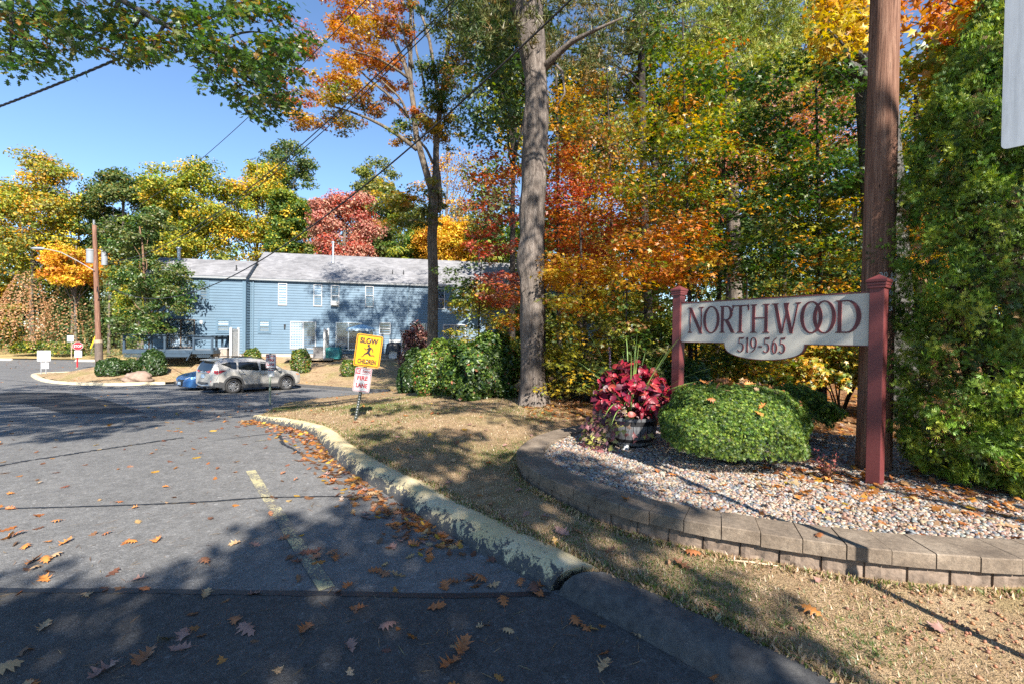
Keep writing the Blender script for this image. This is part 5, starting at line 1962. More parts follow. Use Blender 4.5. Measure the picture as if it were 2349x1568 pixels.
SHADE_OAK = [(*over(-6.0, 12.8, 11.0), 3.2, 1.9, 1.0, 46), (*over(-10.5, 13.5, 11.0), 3.4, 2.2, 1.0, 52), (*over(-14.5, 14.5, 10.5), 3.4, 2.4, 1.0, 50), (*over(-10.2, 18.2, 12.5), 3.6, 1.9, 1.0, 44),
             (*over(-14.0, 19.5, 12.5), 4.0, 2.6, 1.0, 50), (*over(-19, 17.5, 11.5), 3.8, 2.6, 1.0, 46), (*over(-20, 23.0, 13.5), 4.0, 2.4, 1.0, 40), (*over(-13.5, 22.8, 14.5), 2.6, 1.8, .8, 16),
             (*over(-9.5, 11.0, 9.5), 2.0, 1.0, .7, 12), (*over(-24, 21, 12), 3.5, 2.5, 1, 34),
             (*over(-8.3, 8.8, 9.0), 1.6, 1.2, .8, 26), (*over(-8.6, 10.8, 9.5), 2.2, 1.2, .8, 30), (*over(-11.5, 9.6, 9.0), 2.4, 1.3, .8, 32), (*over(-11.5, 11.6, 10), 2.6, 1.2, .8, 30), (*over(-15, 10, 9.0), 2.2, 1.6, .8, 26), (*over(-11.5, 22.0, 13), 2.2, 1.4, .8, 16), (*over(-13.2, 22.4, 11), 2.2, 1.3, .8, 4)]
STREET_TREES = [
    (5.5, -8.5, 'street oak standing behind the viewpoint', 40, [(*over(-.2, 3.6, 8.0), 2.0, 1.0, .9, 34), (*over(-1.6, 3.0, 7.5), 1.6, 1.0, .8, 24), (*over(-.6, 5.6, 8.5), 1.2, .8, .8, 18),
                                                            (*over(-1.6, 6.9, 9.0), 1.1, .8, .7, 14), (*over(-1.4, 2.1, 7.0), 2.8, 1.1, .8, 50), (*over(.2, 4.5, 8.2), 1.3, .8, .8, 16), (*over(-3.2, 2.0, 7.2), 1.4, .6, .6, 14), (*over(.9, 2.0, 7.0), 1.0, .7, .8, 10)]),
    (11, -7.5, 'second street oak standing behind the viewpoint', 26, [(*over(2.6, 6.6, 8.5), 1.2, .7, .8, 8), (*over(1.0, 8.8, 9.5), 1.6, .8, .8, 14), (*over(-1.5, 10.5, 10.5), 2.0, 1.0, .8, 18),
                                                                 (*over(3.5, 9.8, 11), 2.4, 1.0, 1.0, 14), (*over(-.6, 13, 12), 1.2, .8, .7, 9), (*over(-.3, 12.1, 12), .8, .6, .6, 6), (*over(-1.5, 15.6, 12), .9, .7, .7, 8), (*over(-2.6, 18.2, 13), 1.2, 1.0, .7, 10)])]
# ------------------------------------------------------------------ leaves
def tmpl_star(lobes, notch, stem=.0):
    P = []
    for k, (a, r_) in enumerate(lobes):
        P.append((r_ * math.cos(R(a)), r_ * math.sin(R(a))))
        if k < len(lobes) - 1:
            am = (a + lobes[k + 1][0]) / 2
            P.append((notch[k] * math.cos(R(am)), notch[k] * math.sin(R(am))))
    P.append((-.06, -.12))
    P = [(0.06, -.12)] + P if False else P
    V = [(0, 0, 0.02)] + [(x, y, -.35 * (x * x + y * y)) for x, y in P]
    n = len(P)
    return np.array(V), [[0, 1 + k, 1 + (k + 1) % n] for k in range(n)]


T_MAPLE = tmpl_star([(-35, .36), (22, .5), (90, .6), (158, .5), (215, .36)], [.2, .2, .2, .2])
T_LEAF = (np.array([(0, -.5, 0), (.3, -.05, .05), (0, .5, -.08), (-.3, -.05, .05)]), [[0, 1, 2], [0, 2, 3]])
_oak = [(0, -.5), (.05, -.36), (.2, -.3), (.1, -.16), (.34, -.02), (.13, .08), (.33, .27), (.1, .3), (.12, .42), (0, .52)]
_oakp = _oak + [(-x, y) for x, y in _oak[-2:0:-1]]
_tr = tessellate_polygon([[Vector((x, y, 0)) for x, y in _oakp]])
T_OAK = (np.array([(x, y, -.3 * x * x + .1 * y * y) for x, y in _oakp]), [list(t_) for t_ in _tr])
_nv, _nf = [], []
for k in range(6):                             # a tuft of long needles
    a = 2 * math.pi * k / 6 + .3
    tip = (.42 * math.cos(a), .42 * math.sin(a), .4 + .1 * (k % 2))
    o_ = len(_nv)
    _nv += [(.045 * math.sin(a), -.045 * math.cos(a), 0), (-.045 * math.sin(a), .045 * math.cos(a), 0), tip]
    _nf.append([o_, o_ + 1, o_ + 2])
T_NEEDLE = (np.array(_nv), _nf)
_nv, _nf = [], []
for k in range(5):                             # a flat fan (yew, arborvitae)
    a = R(-56 + 28 * k)
    tip = (.5 * math.sin(a), .5 * math.cos(a) * (1 - .1 * abs(k - 2)), .04 * (k % 2))
    o_ = len(_nv)
    wv = .055
    _nv += [(wv * math.cos(a), -wv * math.sin(a), 0), (tip[0] * .6 + wv * .8, tip[1] * .6, .03), tip, (tip[0] * .6 - wv * .8, tip[1] * .6, -.01)]
    _nf += [[o_, o_ + 1, o_ + 2], [o_, o_ + 2, o_ + 3]]
T_FAN = (np.array(_nv), _nf)


def leaf_cloud(name, parent, C, size, nrm, col, tm, mat, kind=None, up=None):
    """one mesh of many leaves"""
    V, Fc = tm
    N = len(C)
    K = len(V)
    C = np.asarray(C, float)
    nrm = nrm / (np.linalg.norm(nrm, axis=1)[:, None] + 1e-9)
    r_ = rng.normal(size=(N, 3)) if up is None else np.asarray(up, float)
    tx = np.cross(r_, nrm)
    tx /= np.linalg.norm(tx, axis=1)[:, None] + 1e-9
    ty = np.cross(nrm, tx)
    sx_ = size * rng.uniform(.8, 1.15, N)
    P = (C[:, None, :] + V[None, :, 0:1] * (tx * sx_[:, None])[:, None, :] + V[None, :, 1:2] * (ty * size[:, None])[:, None, :]
         + V[None, :, 2:3] * (nrm * (size * rng.uniform(.3, 1.8, N))[:, None])[:, None, :])
    if parent is not None and parent.type == 'EMPTY':
        P = P - np.array(parent.location)[None, None, :]
    F_ = np.array(Fc)
    L = (F_[None] + (np.arange(N) * K)[:, None, None]).reshape(-1)
    me = bpy.data.meshes.new(name)
    me.vertices.add(N * K)
    me.vertices.foreach_set('co', P.reshape(-1).astype('f'))
    nf = N * len(F_)
    me.loops.add(nf * 3)
    me.loops.foreach_set('vertex_index', L.astype('i'))
    me.polygons.add(nf)
    me.polygons.foreach_set('loop_start', (np.arange(nf) * 3).astype('i'))
    me.polygons.foreach_set('loop_total', np.full(nf, 3, 'i'))
    a = me.color_attributes.new('Col', 'FLOAT_COLOR', 'POINT')
    cc = np.ones((N, K, 4), 'f')
    cc[:, :, :3] = np.clip(col, 0.002, .95)[:, None, :]
    a.data.foreach_set('color', cc.reshape(-1))
    me.materials.append(mat)
    me.update(calc_edges=True)
    me.validate()
    o = link(name, me, parent)
    if kind:
        o['kind'] = kind
    return o


M_leaf = leaf_mat('autumn_leaves', .42, .45, .05)
M_leaf_far = leaf_mat('distant_leaves', .38, .6, .03)
M_needle = leaf_mat('needles', .25, .5, .04)

GREEN = [(.045, .10, .014), (.03, .075, .012), (.075, .135, .02)]
DKGREEN = [(.022, .06, .012), (.03, .075, .014), (.045, .095, .018)]
OAKG = [(.05, .095, .022), (.035, .075, .02), (.075, .12, .025)]
YG = [(.22, .25, .025), (.15, .2, .02), (.32, .29, .025)]
YEL = [(.55, .34, .02), (.6, .42, .03), (.42, .32, .025)]
GOLD = [(.56, .29, .018), (.5, .33, .02), (.46, .22, .02)]
ORG = [(.5, .16, .02), (.45, .12, .018), (.55, .22, .025)]
BRN = [(.3, .13, .03), (.22, .1, .03), (.36, .18, .05)]
RED = [(.36, .06, .03), (.42, .1, .05), (.3, .05, .04)]
ROSE = [(.42, .21, .15), (.39, .16, .12), (.46, .28, .19)]
DULL = [(.14, .16, .04), (.1, .125, .035), (.2, .19, .05)]
PINEY = [(.26, .3, .045), (.17, .23, .045), (.36, .35, .07)]
PINED = [(.07, .10, .03), (.11, .12, .035), (.19, .14, .045)]


def pick(pals, n, jit=.16):
    """n colours out of weighted palettes"""
    w = np.array([p[1] for p in pals], float)
    k = rng.choice(len(pals), n, p=w / w.sum())
    out_ = np.zeros((n, 3))
    for i, (p, _) in enumerate(pals):
        m = k == i
        arr = np.array(p)
        out_[m] = arr[rng.integers(0, len(arr), m.sum())]
    return out_ * rng.uniform(1 - jit, 1 + jit, (n, 1)) * rng.uniform(1 - jit * .5, 1 + jit * .5, (n, 3))


class Crown:
    """gathers leaf clumps of ONE crown"""

    def __init__(self):
        self.C, self.S, self.N, self.K = [], [], [], []
        self.centres = []

    def clump(self, c, rad, n, size, pals, flat=.5, jit=.16, hollow=.35, dom=.7):
        c = np.array(c, float)
        rad = np.array(rad, float) if hasattr(rad, '__len__') else np.full(3, rad)
        d = rng.normal(size=(n, 3))
        d /= np.linalg.norm(d, axis=1)[:, None]
        rr = (hollow + (1 - hollow) * rng.uniform(0, 1, n) ** .6)
        p = c + d * rr[:, None] * rad
        nn = d * .6 + rng.normal(size=(n, 3)) * .55 + np.array([0, 0, flat * 1.2])
        one = pick(pals, 1, jit)[0]
        cols = pick(pals, n, jit)
        same = rng.uniform(size=n) < dom
        cols[same] = one * rng.uniform(1 - jit, 1 + jit, (same.sum(), 1)) * rng.uniform(.92, 1.08, (same.sum(), 3))
        self.C.append(p)
        self.S.append(size * rng.uniform(.65, 1.25, n))
        self.N.append(nn)
        self.K.append(cols)
        self.centres.append(c)

    def build(self, parent, tm, mat, name='crown', kind=None):
        return leaf_cloud(name, parent, np.concatenate(self.C), np.concatenate(self.S), np.concatenate(self.N), np.concatenate(self.K), tm, mat, kind)


def bark(name, a, b2, c3, sc=1.0, plates=True):
    m, t, b, out = new_mat(name)
    co = coord(t)
    n1 = noise(t, co, 9 * sc, 7, .7, (2.4, 2.4, .45), .4)
    n2 = noise(t, co, 1.6, 4, .6)
    n3 = noise(t, co, 34 * sc, 5, .7, (2, 2, .5))
    c = ramp(t, n1, [(.3, a), (.5, b2), (.72, c3)])
    c = mixc(t, 1.0, c, ramp(t, n3, [(.3, .5), (.6, 1.15)]), 'MULTIPLY')
    c = mixc(t, 1.0, c, ramp(t, n2, [(.35, .75), (.7, 1.2)]), 'MULTIPLY')
    t.links.new(c, b.inputs['Base Color'])
    b.inputs['Roughness'].default_value = .92
    b.inputs['Specular IOR Level'].default_value = .15
    bump(t, b, mathn(t, 'ADD', n1, mathn(t, 'MULTIPLY', n3, .6)), 1.0, .035)
    return m


M_bark_pine = bark('grey_pine_bark', (.075, .058, .05), (.17, .142, .122), (.28, .24, .21))
M_bark_maple = bark('mottled_maple_bark', (.05, .04, .03), (.15, .12, .09), (.31, .265, .21))
M_bark_dark = bark('dark_bark', (.02, .016, .014), (.05, .042, .036), (.1, .088, .076))
M_bark_grey = bark('furrowed_grey_bark', (.035, .034, .032), (.12, .115, .105), (.2, .19, .18), 1.3)
M_bark_far = bark('far_bark', (.08, .065, .05), (.16, .135, .11), (.24, .2, .17))
M_bark_tan = bark('tan_bark', (.09, .05, .03), (.2, .12, .075), (.3, .2, .13))


def wobble(P, amp):
    P = [Vector(p) for p in P]
    return [P[0]] + [p + Vector((random.gauss(0, amp), random.gauss(0, amp), random.gauss(0, amp * .4))) for p in P[1:-1]] + [P[-1]]


def limb_path(a, b2, sag=.12, n=7):
    a, b2 = Vector(a), Vector(b2)
    L_ = (b2 - a).length
    out_ = []
    for k in range(n):
        t_ = k / (n - 1)
        p = a.lerp(b2, t_)
        p.z += math.sin(math.pi * t_) * L_ * sag
        out_.append(p)
    return wobble(out_, L_ * .025)


def smooth3(P, n):
    P = np.array([tuple(p) for p in P], float)
    for _ in range(2):
        Q = [P[0]]
        for a, b2 in zip(P[:-1], P[1:]):
            Q += [a * .75 + b2 * .25, a * .25 + b2 * .75]
        P = np.array(Q + [P[-1]])
    return resample(P, n)


def trunk(parent, path, r0, r1, mat, limbs=(), n=12, flare=1.25, seg=26, name='trunk'):
    """trunk with its limbs as one continuous part; limbs: (path, r0, r1)"""
    o_ = Vector(parent.location)
    P = smooth3(path, seg)
    rad = np.linspace(r0, r1, seg) * (1 + (flare - 1) * np.exp(-np.linspace(0, 1, seg) * 14))
    m = MB().tube([Vector(p) - o_ for p in P], list(rad), n)
    for (lp_, a, b2) in limbs:
        q = smooth3(lp_, max(6, len(lp_) * 2))
        m.tube([Vector(p) - o_ for p in q], list(np.linspace(a, b2, len(q))), max(5, n - 5))
    return m.build(name, mat, parent, smooth=True)


def env(u0, u1, v0, v1, Y, ry=None):
    """an egg of air: picture extents at a depth -> centre, radii"""
    c = at((u0 + u1) / 2, (v0 + v1) / 2, Y)
    rx, rz = (u1 - u0) / 2 * Y / FPX, (v1 - v0) / 2 * Y / FPX
    return np.array(c), np.array([rx, ry if ry else rx, rz])


def fill(cr, c, rad, ncl, clr, nl, size, pals, shell=.5, flat=.5, squash=.65, dom=.5):
    """clumps spread through an egg"""
    for _ in range(ncl):
        d = rng.normal(size=3)
        d /= np.linalg.norm(d)
        p = c + d * rad * (shell + (1 - shell) * rng.uniform() ** .5)
        k = rng.uniform(.45, 1.3)
        p = p + rng.normal(size=3) * rad * .1
        cr.clump(p, np.array([clr * rng.uniform(.7, 1.5), clr, clr * squash * rng.uniform(.5, 1.2)]) * k, max(4, int(nl * k * k)), size, pals, flat, dom=dom, hollow=.0)


def tree(name, label, base, crown_list, trunk_top, r0, pals, ncl, clr, nl, size, tm, mat, bark_m, group=None, nlimb=10, shell=.45, cat='tree', squash=.65, flat=.5, lean=None, n=10):
    """a whole tree: trunk, limbs and crown; crown_list of (centre, radii, share)"""
    root = empty(name, base, 0, label, cat, group)
    cr = Crown()
    for (c, rad, share) in crown_list:
        fill(cr, np.array(c), np.array(rad), max(1, int(ncl * share)), clr, nl, size, pals, shell, flat, squash)
    b_ = Vector(base)
    tt = Vector(trunk_top)
    path = wobble([b_ + (tt - b_) * (k / 6) for k in range(7)], r0 * .35)
    limbs = []
    if nlimb:
        idx = rng.choice(len(cr.centres), min(nlimb, len(cr.centres)), replace=False)
        for i in idx:
            c = Vector(cr.centres[i])
            f = min(.92, max(.25, (c.z - b_.z) / max(.5, tt.z - b_.z) * .62))
            s = b_.lerp(tt, f)
            limbs.append((limb_path(s, c, .08), r0 * (1 - f * .6) * .42, r0 * .07))
    trunk(root, path, r0, r0 * .3, bark_m, limbs, n)
    cr.build(root, tm, mat)
    return root


def gpt(u, v, Y):
    p = at(u, v, Y)
    return Vector((p.x, p.y, lz(p.x, p.y)))


# ------------------------------------------------------------------ trees behind the houses and along the far verge
def far_tree(label, u0, u1, v0, v1, Y, pals, ncl=34, nl=230, size=.34, ry=None, r0=.22, squash=.7, clr=None, shell=.35, kind='deciduous_tree', tm=T_LEAF, bm=None, group='trees beyond the townhouses', zfun=None, bright=1.18):
    c, rad = env(u0, u1, v0, v1, Y, ry)
    rad[1] = ry if ry else min(rad[0], 4.5)
    zb = lz(c[0], c[1]) if c[0] > -27 else float(lawn2_z(c[0], c[1]))
    clr = clr or .26 * min(rad[0], rad[2]) + .45
    clr = clr * .8
    rad = np.maximum(rad - clr * .6, .4)
    subs = [(c - np.array([0, 0, rad[2] * .1]), rad * np.array([.84, .85, .86]), .62)]
    for k in range(7):
        a = 2 * math.pi * (k + rng.uniform(-.3, .3)) / 7
        q = rng.uniform(.5, .72)
        cc_ = c + np.array([math.cos(a) * rad[0] * q, rng.normal() * rad[1] * .3, math.sin(a) * rad[2] * q])
        subs.append((cc_, rad * rng.uniform(.24, .46) * np.array([1, 1, .8]), .09))
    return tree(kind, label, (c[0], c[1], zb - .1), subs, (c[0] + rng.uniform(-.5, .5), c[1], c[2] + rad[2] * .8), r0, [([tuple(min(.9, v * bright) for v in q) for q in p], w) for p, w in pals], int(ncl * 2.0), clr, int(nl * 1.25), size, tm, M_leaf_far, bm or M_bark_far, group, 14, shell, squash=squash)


far_tree('tall yellow and orange tree with thinning top at the left edge', -60, 215, 320, 660, 60, [(GOLD, 2.5), (YG, 4), (DULL, 2.5)], 60, 210, .36, r0=.3)
far_tree('low orange maple behind the street lamp arm', 90, 260, 540, 680, 57, [(GOLD, 4), (ORG, 2), (YEL, 2)], 26, 220, .32)
far_tree('dense dark green oak left of the big yellow tree', 180, 390, 355, 640, 63, [(OAKG, 7), (DULL, 2), (GOLD, .6)], 56, 250, .36, r0=.3)
far_tree('broad yellow-green locust with forked pale trunks above the short roof', 330, 545, 345, 610, 54, [(YG, 6), (YEL, 2), (GREEN, 1.5)], 58, 190, .32, r0=.22)
far_tree('tall yellow locust just left of the long roof ridge', 490, 690, 335, 610, 56, [(YEL, 2.2), (YG, 6), (GOLD, .5), (GREEN, 1)], 52, 200, .32, r0=.22)
far_tree('green tree with yellow edges left of the rose-red maple', 600, 725, 420, 620, 52, [(GREEN, 5), (YG, 3), (YEL, 1)], 36, 240, .3)
far_tree('thin airy oak standing above the yellow trees', 575, 735, 295, 470, 66, [(OAKG, 5), (DULL, 3)], 26, 120, .36, clr=1.5)
far_tree('rose-red maple behind the flue of the long roof', 705, 865, 405, 640, 50, [(ROSE, 6), (RED, 1.5)], 52, 230, .28)
far_tree('pale green open tree right of the rose-red maple', 795, 940, 330, 640, 58, [(DULL, 5), (OAKG, 3), (YG, 1)], 46, 170, .34)
far_tree('bare-topped tree with sparse orange leaves behind the orange maple', 945, 1115, 300, 520, 52, [(GOLD, 3), (BRN, 2)], 20, 60, .26, clr=1.5)
far_tree('golden maple over the roof between the orange maple and the pine', 945, 1125, 470, 640, 46, [(GOLD, 6), (YEL, 3)], 40, 240, .26)
far_tree('low green tree over the roof behind the orange maple', 880, 985, 515, 640, 47, [(GREEN, 4), (YG, 3)], 22, 220, .26)
far_tree('small russet tree at the roof end behind the pine', 1060, 1200, 560, 660, 48, [(DULL, 3), (YG, 2), (ORG, 1)], 22, 220, .26)
far_tree('green-yellow tree at the far left edge of the verge', -130, 40, 540, 800, 62, [(DULL, 3), (YG, 3), (GOLD, 2)], 34, 230, .34)
far_tree('deep green oak behind the left utility pole', 200, 330, 470, 700, 66, [(OAKG, 5), (GREEN, 3)], 34, 240, .34)
far_tree('yellow maple behind the small blue-roofed gap', 250, 400, 560, 760, 50, [(YG, 4), (YEL, 2), (GREEN, 3)], 30, 230, .3)

far_tree('dull green tree filling the gap right of the left-edge yellow tree', 110, 260, 400, 700, 70, [(DULL, 3), (OAKG, 3), (YG, 2)], 40, 200, .36)
far_tree('olive tree between the dark oak and the first locust', 300, 440, 385, 680, 70, [(DULL, 3), (YG, 3), (OAKG, 2)], 40, 200, .36)
far_tree('olive-green tree filling the gap left of the rose-red maple', 640, 760, 430, 650, 66, [(GREEN, 3), (DULL, 3), (YG, 2)], 34, 200, .34)
far_tree('pale green tree filling the gap right of the rose-red maple', 840, 1000, 420, 660, 68, [(DULL, 3), (OAKG, 2), (YG, 2)], 36, 200, .34)
far_tree('grey-green tree behind the orange maple trunk', 960, 1180, 440, 680, 64, [(DULL, 3), (OAKG, 3), (GOLD, 1)], 36, 160, .34)

# a far wood closing the gaps low down
cr = Crown()
for _ in range(620):
    u = rng.uniform(-400, 1350)
    Y = rng.uniform(68, 92)
    top = 560 + 40 * math.sin(u * .013)
    v = rng.uniform(top, 800)
    c = np.array(at(u, v, Y))
    cr.clump(c, [2.6, 2.2, 1.9], 150, .55, [(DULL, 3), (OAKG, 4), (YG, 2), (GOLD, 1.2)], .4)
tag(cr.build(None, T_LEAF, M_leaf_far, 'far_wood'), kind='stuff')
cr = Crown()
for _ in range(760):
    u = rng.uniform(1080, 2700)
    Y = rng.uniform(34, 52)
    v = 890 - 700 * rng.uniform() ** 1.9
    c = np.array(at(u, v, Y))
    cr.clump(c, [1.9, 1.6, 1.4], 230, .42, [(DULL, 3), (GREEN, 3), (YG, 4), (GOLD, 1.5)], .4)
tag(cr.build(None, T_LEAF, M_leaf_far, 'far_wood'), kind='stuff')

cr = Crown()
for _ in range(260):
    u = rng.uniform(1100, 2700)
    Y = rng.uniform(58, 74)
    c = np.array(at(u, rng.uniform(480, 790), Y))
    cr.clump(c, [2.8, 2.2, 2.0], 190, .6, [(DULL, 3), (GREEN, 4), (YG, 2)], .4)
tag(cr.build(None, T_LEAF, M_leaf_far, 'far_wood'), kind='stuff')

# conifers under brown hanging vines, left
def conifer(label, u, vb, vt, Y, half, pals, vine=0, size=.42, n=2600, group='conifers on the far verge'):
    b_ = at(u, vb, Y)
    zb = float(lawn2_z(b_.x, b_.y)) if b_.x < -27 else lz(b_.x, b_.y)
    H = at(u, vt, Y).z - zb
    root = empty('conifer', (b_.x, b_.y, zb - .05), 0, label, 'tree', group)
    trunk(root, [(b_.x, b_.y, zb), (b_.x, b_.y, zb + H * .5), (b_.x, b_.y, zb + H * .98)], .18, .03, M_bark_far, (), 8)
    w = half * Y / FPX
    t_ = rng.uniform(0, 1, n) ** 1.3
    a = rng.uniform(0, 2 * math.pi, n)
    rr = w * (1 - t_ * .85) * (.35 + .65 * rng.uniform(0, 1, n) ** .5) * (1 + .3 * np.sin(a * 5 + t_ * 16))
    C = np.stack([b_.x + rr * np.cos(a), b_.y + rr * np.sin(a), zb + .25 + t_ * (H - .3)], 1)
    nn = np.stack([np.cos(a), np.sin(a), np.full(n, .6)], 1) + rng.normal(size=(n, 3)) * .4
    leaf_cloud('crown', root, C, size * rng.uniform(.7, 1.3, n), nn, pick(pals, n, .25), T_FAN, M_needle)
    if vine:
        k = vine
        a = rng.uniform(-math.pi, 0, k)
        st = rng.uniform(.35, 1.0, k)
        C, nn, ss = [], [], []
        for i in range(k):
            for j in range(12):
                t2 = st[i] - j * .045
                if t2 < .05:
                    break
                r_ = w * (1 - t2 * .8) * 1.03
                C.append((b_.x + r_ * math.cos(a[i]) + rng.normal() * .05, b_.y + r_ * math.sin(a[i]) - .1, zb + .2 + t2 * H))
                nn.append((math.cos(a[i]), math.sin(a[i]), .1))
        C = np.array(C)
        leaf_cloud('dead_vine', root, C, rng.uniform(.16, .32, len(C)), np.array(nn) + rng.normal(size=(len(C), 3)) * .5,
                   pick([([(.42, .22, .1), (.34, .17, .08), (.5, .3, .15)], 1)], len(C)), T_LEAF, M_leaf_far)
    return root


conifer('left conifer smothered in hanging rust-brown dead vines', 70, 815, 625, 60, 85, [(DULL, 3), (BRN, .8), (OAKG, 2)], 190)
conifer('right conifer with rust-brown vines over its top, by the hedge', 165, 815, 640, 58, 75, [(DULL, 3), (OAKG, 3), (BRN, .5)], 70)
conifer('grey-green conifer right behind the left utility pole', 250, 812, 610, 56, 70, [(DULL, 4), (OAKG, 3)], 0)
conifer('conifer at the left edge with golden leaves caught in it', -20, 815, 650, 62, 80, [(DULL, 2), (GOLD, 1.5), (YG, 1)], 40)
conifer('low dark conifer behind the boulder and the deck', 318, 815, 690, 44, 42, [(OAKG, 4), (DULL, 2)], 0, .34, 1500)

# ------------------------------------------------------------------ small tree in front of the short townhouse
c1, r1 = env(235, 440, 480, 800, 30)
root = tree('young_tree', 'bushy dark green tree on the island in front of the short townhouse', gpt(350, 838, 29.5),
            [(at(300, 545, 30.5), (1.7, 1.5, 1.5), .3), (at(345, 640, 30), (2.5, 1.8, 1.6), .45), (at(330, 740, 29.5), (2.0, 1.5, 1.0), .25), (at(395, 690, 29.8), (1.2, 1, .8), .15), (at(360, 500, 31), (1, 1, 1.0), .15)],
            at(320, 520, 30), .13, [([(.07, .14, .025), (.05, .11, .02), (.1, .16, .035)], 6), (DULL, 3), (YG, .6)], 130, .6, 130, .19, T_LEAF, M_leaf, M_bark_tan, None, 16, .3)

# ------------------------------------------------------------------ orange maple in front of the long row
Z7 = lambda x, y: ((1000 + x * .5103) / 1.30779, y * .5103 / 1.30779)
YM = 19.0


def m7(x, y, dy=0.0):
    return at(*Z7(x, y), YM + dy)


mb_ = gpt(992, 790, YM)
root = empty('maple_tree', mb_, 0, 'tall forked maple with orange and green leaves in front of the long blue townhouse', 'tree')
main = [mb_, m7(585, 1800), m7(588, 1568), m7(578, 1400), m7(590, 1250), m7(585, 1120)]
limbs = [([m7(585, 1140), m7(550, 1030), m7(515, 900), m7(480, 780), m7(478, 650), m7(450, 500), m7(455, 250, .5), m7(455, -60, 1)], .15, .05),
         ([m7(590, 1140), m7(605, 1020, .3), m7(602, 880, .4), m7(612, 760, .5), m7(640, 560, .5), m7(680, 250), m7(690, -60)], .15, .06),
         ([m7(618, 1250, .2), m7(630, 1190, .2), m7(622, 1080, .2), m7(605, 960, .3)], .10, .11),
         ([m7(585, 960), m7(545, 870, .2), m7(505, 830), m7(492, 800)], .06, .05),
         ([m7(490, 880), m7(390, 800), m7(250, 715), m7(100, 655), m7(-30, 620)], .09, .03),
         ([m7(440, 690), m7(330, 560), m7(210, 470), m7(120, 380)], .07, .03),
         ([m7(440, 690), m7(400, 580, -.3), m7(330, 520, -.4), m7(280, 470, -.5)], .06, .025),
         ([m7(455, 500), m7(415, 370), m7(350, 210), m7(260, 90), m7(120, -10)], .09, .03),
         ([m7(452, 470), m7(350, 390, -.4), m7(230, 330, -.8), m7(40, 280, -1)], .06, .02),
         ([m7(625, 600), m7(590, 400, .5), m7(560, 190, .8), m7(470, -30, 1)], .09, .05),
         ([m7(640, 560), m7(690, 450, -.3), m7(750, 340, -.4), m7(830, 250, -.5)], .06, .02),
         ([m7(470, 400), m7(430, 250, -.2), m7(390, 120, -.5), m7(320, 0, -.6)], .06, .03),
         ([m7(550, 600, .5), m7(520, 420, .8), m7(480, 280, .9), m7(468, 60, 1)], .06, .03),
         ([m7(570, 1330), m7(510, 1290, -.3), m7(440, 1300, -.6)], .04, .015),
         ([m7(685, 230), m7(720, 130, .3), m7(760, 20, .4)], .05, .03)]
trunk(root, main, .225, .2, M_bark_maple, limbs, 14, 1.4, 30)
cr = Crown()
OB = [(ORG, 5), (BRN, 3), (GOLD, 2)]
for (x, y, rx, ry, n_, pal) in ((130, 60, 170, 110, 900, [(ORG, 4), (GOLD, 4)]), (200, 160, 90, 80, 500, [(GOLD, 5), (YG, 1)]), (320, 190, 130, 100, 800, OB), (80, 280, 110, 45, 420, [(ORG, 4), (GOLD, 2)]),
                               (70, 440, 105, 60, 800, [(GOLD, 5), (ORG, 3)]), (330, 440, 130, 80, 800, OB), (230, 380, 90, 60, 400, OB), (220, 610, 120, 50, 620, [(BRN, 3), (ORG, 2), (DULL, 3)]),
                               (-20, 570, 80, 50, 420, [(GOLD, 3), (YG, 3)]), (60, 690, 70, 45, 300, [(DULL, 3), (GOLD, 2)]), (430, 780, 70, 60, 350, [(YG, 3), (GREEN, 3), (GOLD, 2)]), (480, 700, 60, 60, 330, [(GOLD, 3), (ORG, 3)]),
                               (590, 770, 80, 50, 420, [(GOLD, 3), (DULL, 3)]), (670, 690, 90, 60, 500, [(GREEN, 3), (DULL, 3), (GOLD, 1)]), (650, 770, 90, 40, 380, [(DULL, 3), (GOLD, 2)]), (560, 380, 90, 80, 420, [(GREEN, 3), (DULL, 2)]),
                               (690, 480, 110, 70, 620, [(GREEN, 3), (DULL, 3), (BRN, 1)]), (740, 330, 130, 100, 900, [(DULL, 4), (YG, 2), (BRN, 1.5)]), (800, 140, 130, 110, 900, [(GREEN, 3), (DULL, 4), (YG, 2)]),
                               (610, 580, 70, 60, 300, [(GREEN, 3), (DULL, 2)]), (430, 60, 90, 70, 350, [(ORG, 3), (DULL, 2)]), (560, 90, 60, 100, 200, [(DULL, 3), (GREEN, 2)]),
                               (440, 1170, 150, 80, 1100, [(YG, 3), (DULL, 4), (GOLD, 2)]), (530, 1280, 120, 60, 700, [(YG, 2), (DULL, 4), (GREEN, 2)]), (380, 1230, 80, 90, 500, [(YG, 4), (GOLD, 2)]), (590, 1120, 50, 60, 260, [(YG, 2), (DULL, 3)]),
                               (-120, 300, 130, 70, 500, [(ROSE, 3), (ORG, 2), (YG, 1)]), (-190, 620, 150, 70, 800, [(ORG, 3), (BRN, 2), (YG, 2)]), (-60, 480, 60, 50, 260, [(ORG, 3), (GOLD, 2)]), (-130, 740, 70, 40, 260, [(GOLD, 3), (BRN, 2)])):
    c = np.array(m7(x, y, rng.uniform(-.8, .8)))
    k = .3902 * YM / FPX
    nsub = max(4, n_ // 42)
    for _ in range(nsub):
        q = c + np.array([rng.normal() * rx * k * .55, rng.normal() * .6, rng.normal() * ry * k * .55])
        w_ = rng.uniform(.3, .62)
        cr.clump(q, [w_, w_, w_ * .32], int(n_ / nsub * 2.1), .15, pal, .8, hollow=.05)
for _ in range(95):                            # the upper crown, above the frame: it shades the long townhouse
    cr.clump((rng.uniform(-8.5, .5), rng.uniform(17, 21), rng.uniform(16.4, 20.5)), [.75, .75, .4], 60, .2, [(ORG, 3), (DULL, 3), (GOLD, 2)], .8)
cr.build(root, T_MAPLE, M_leaf)

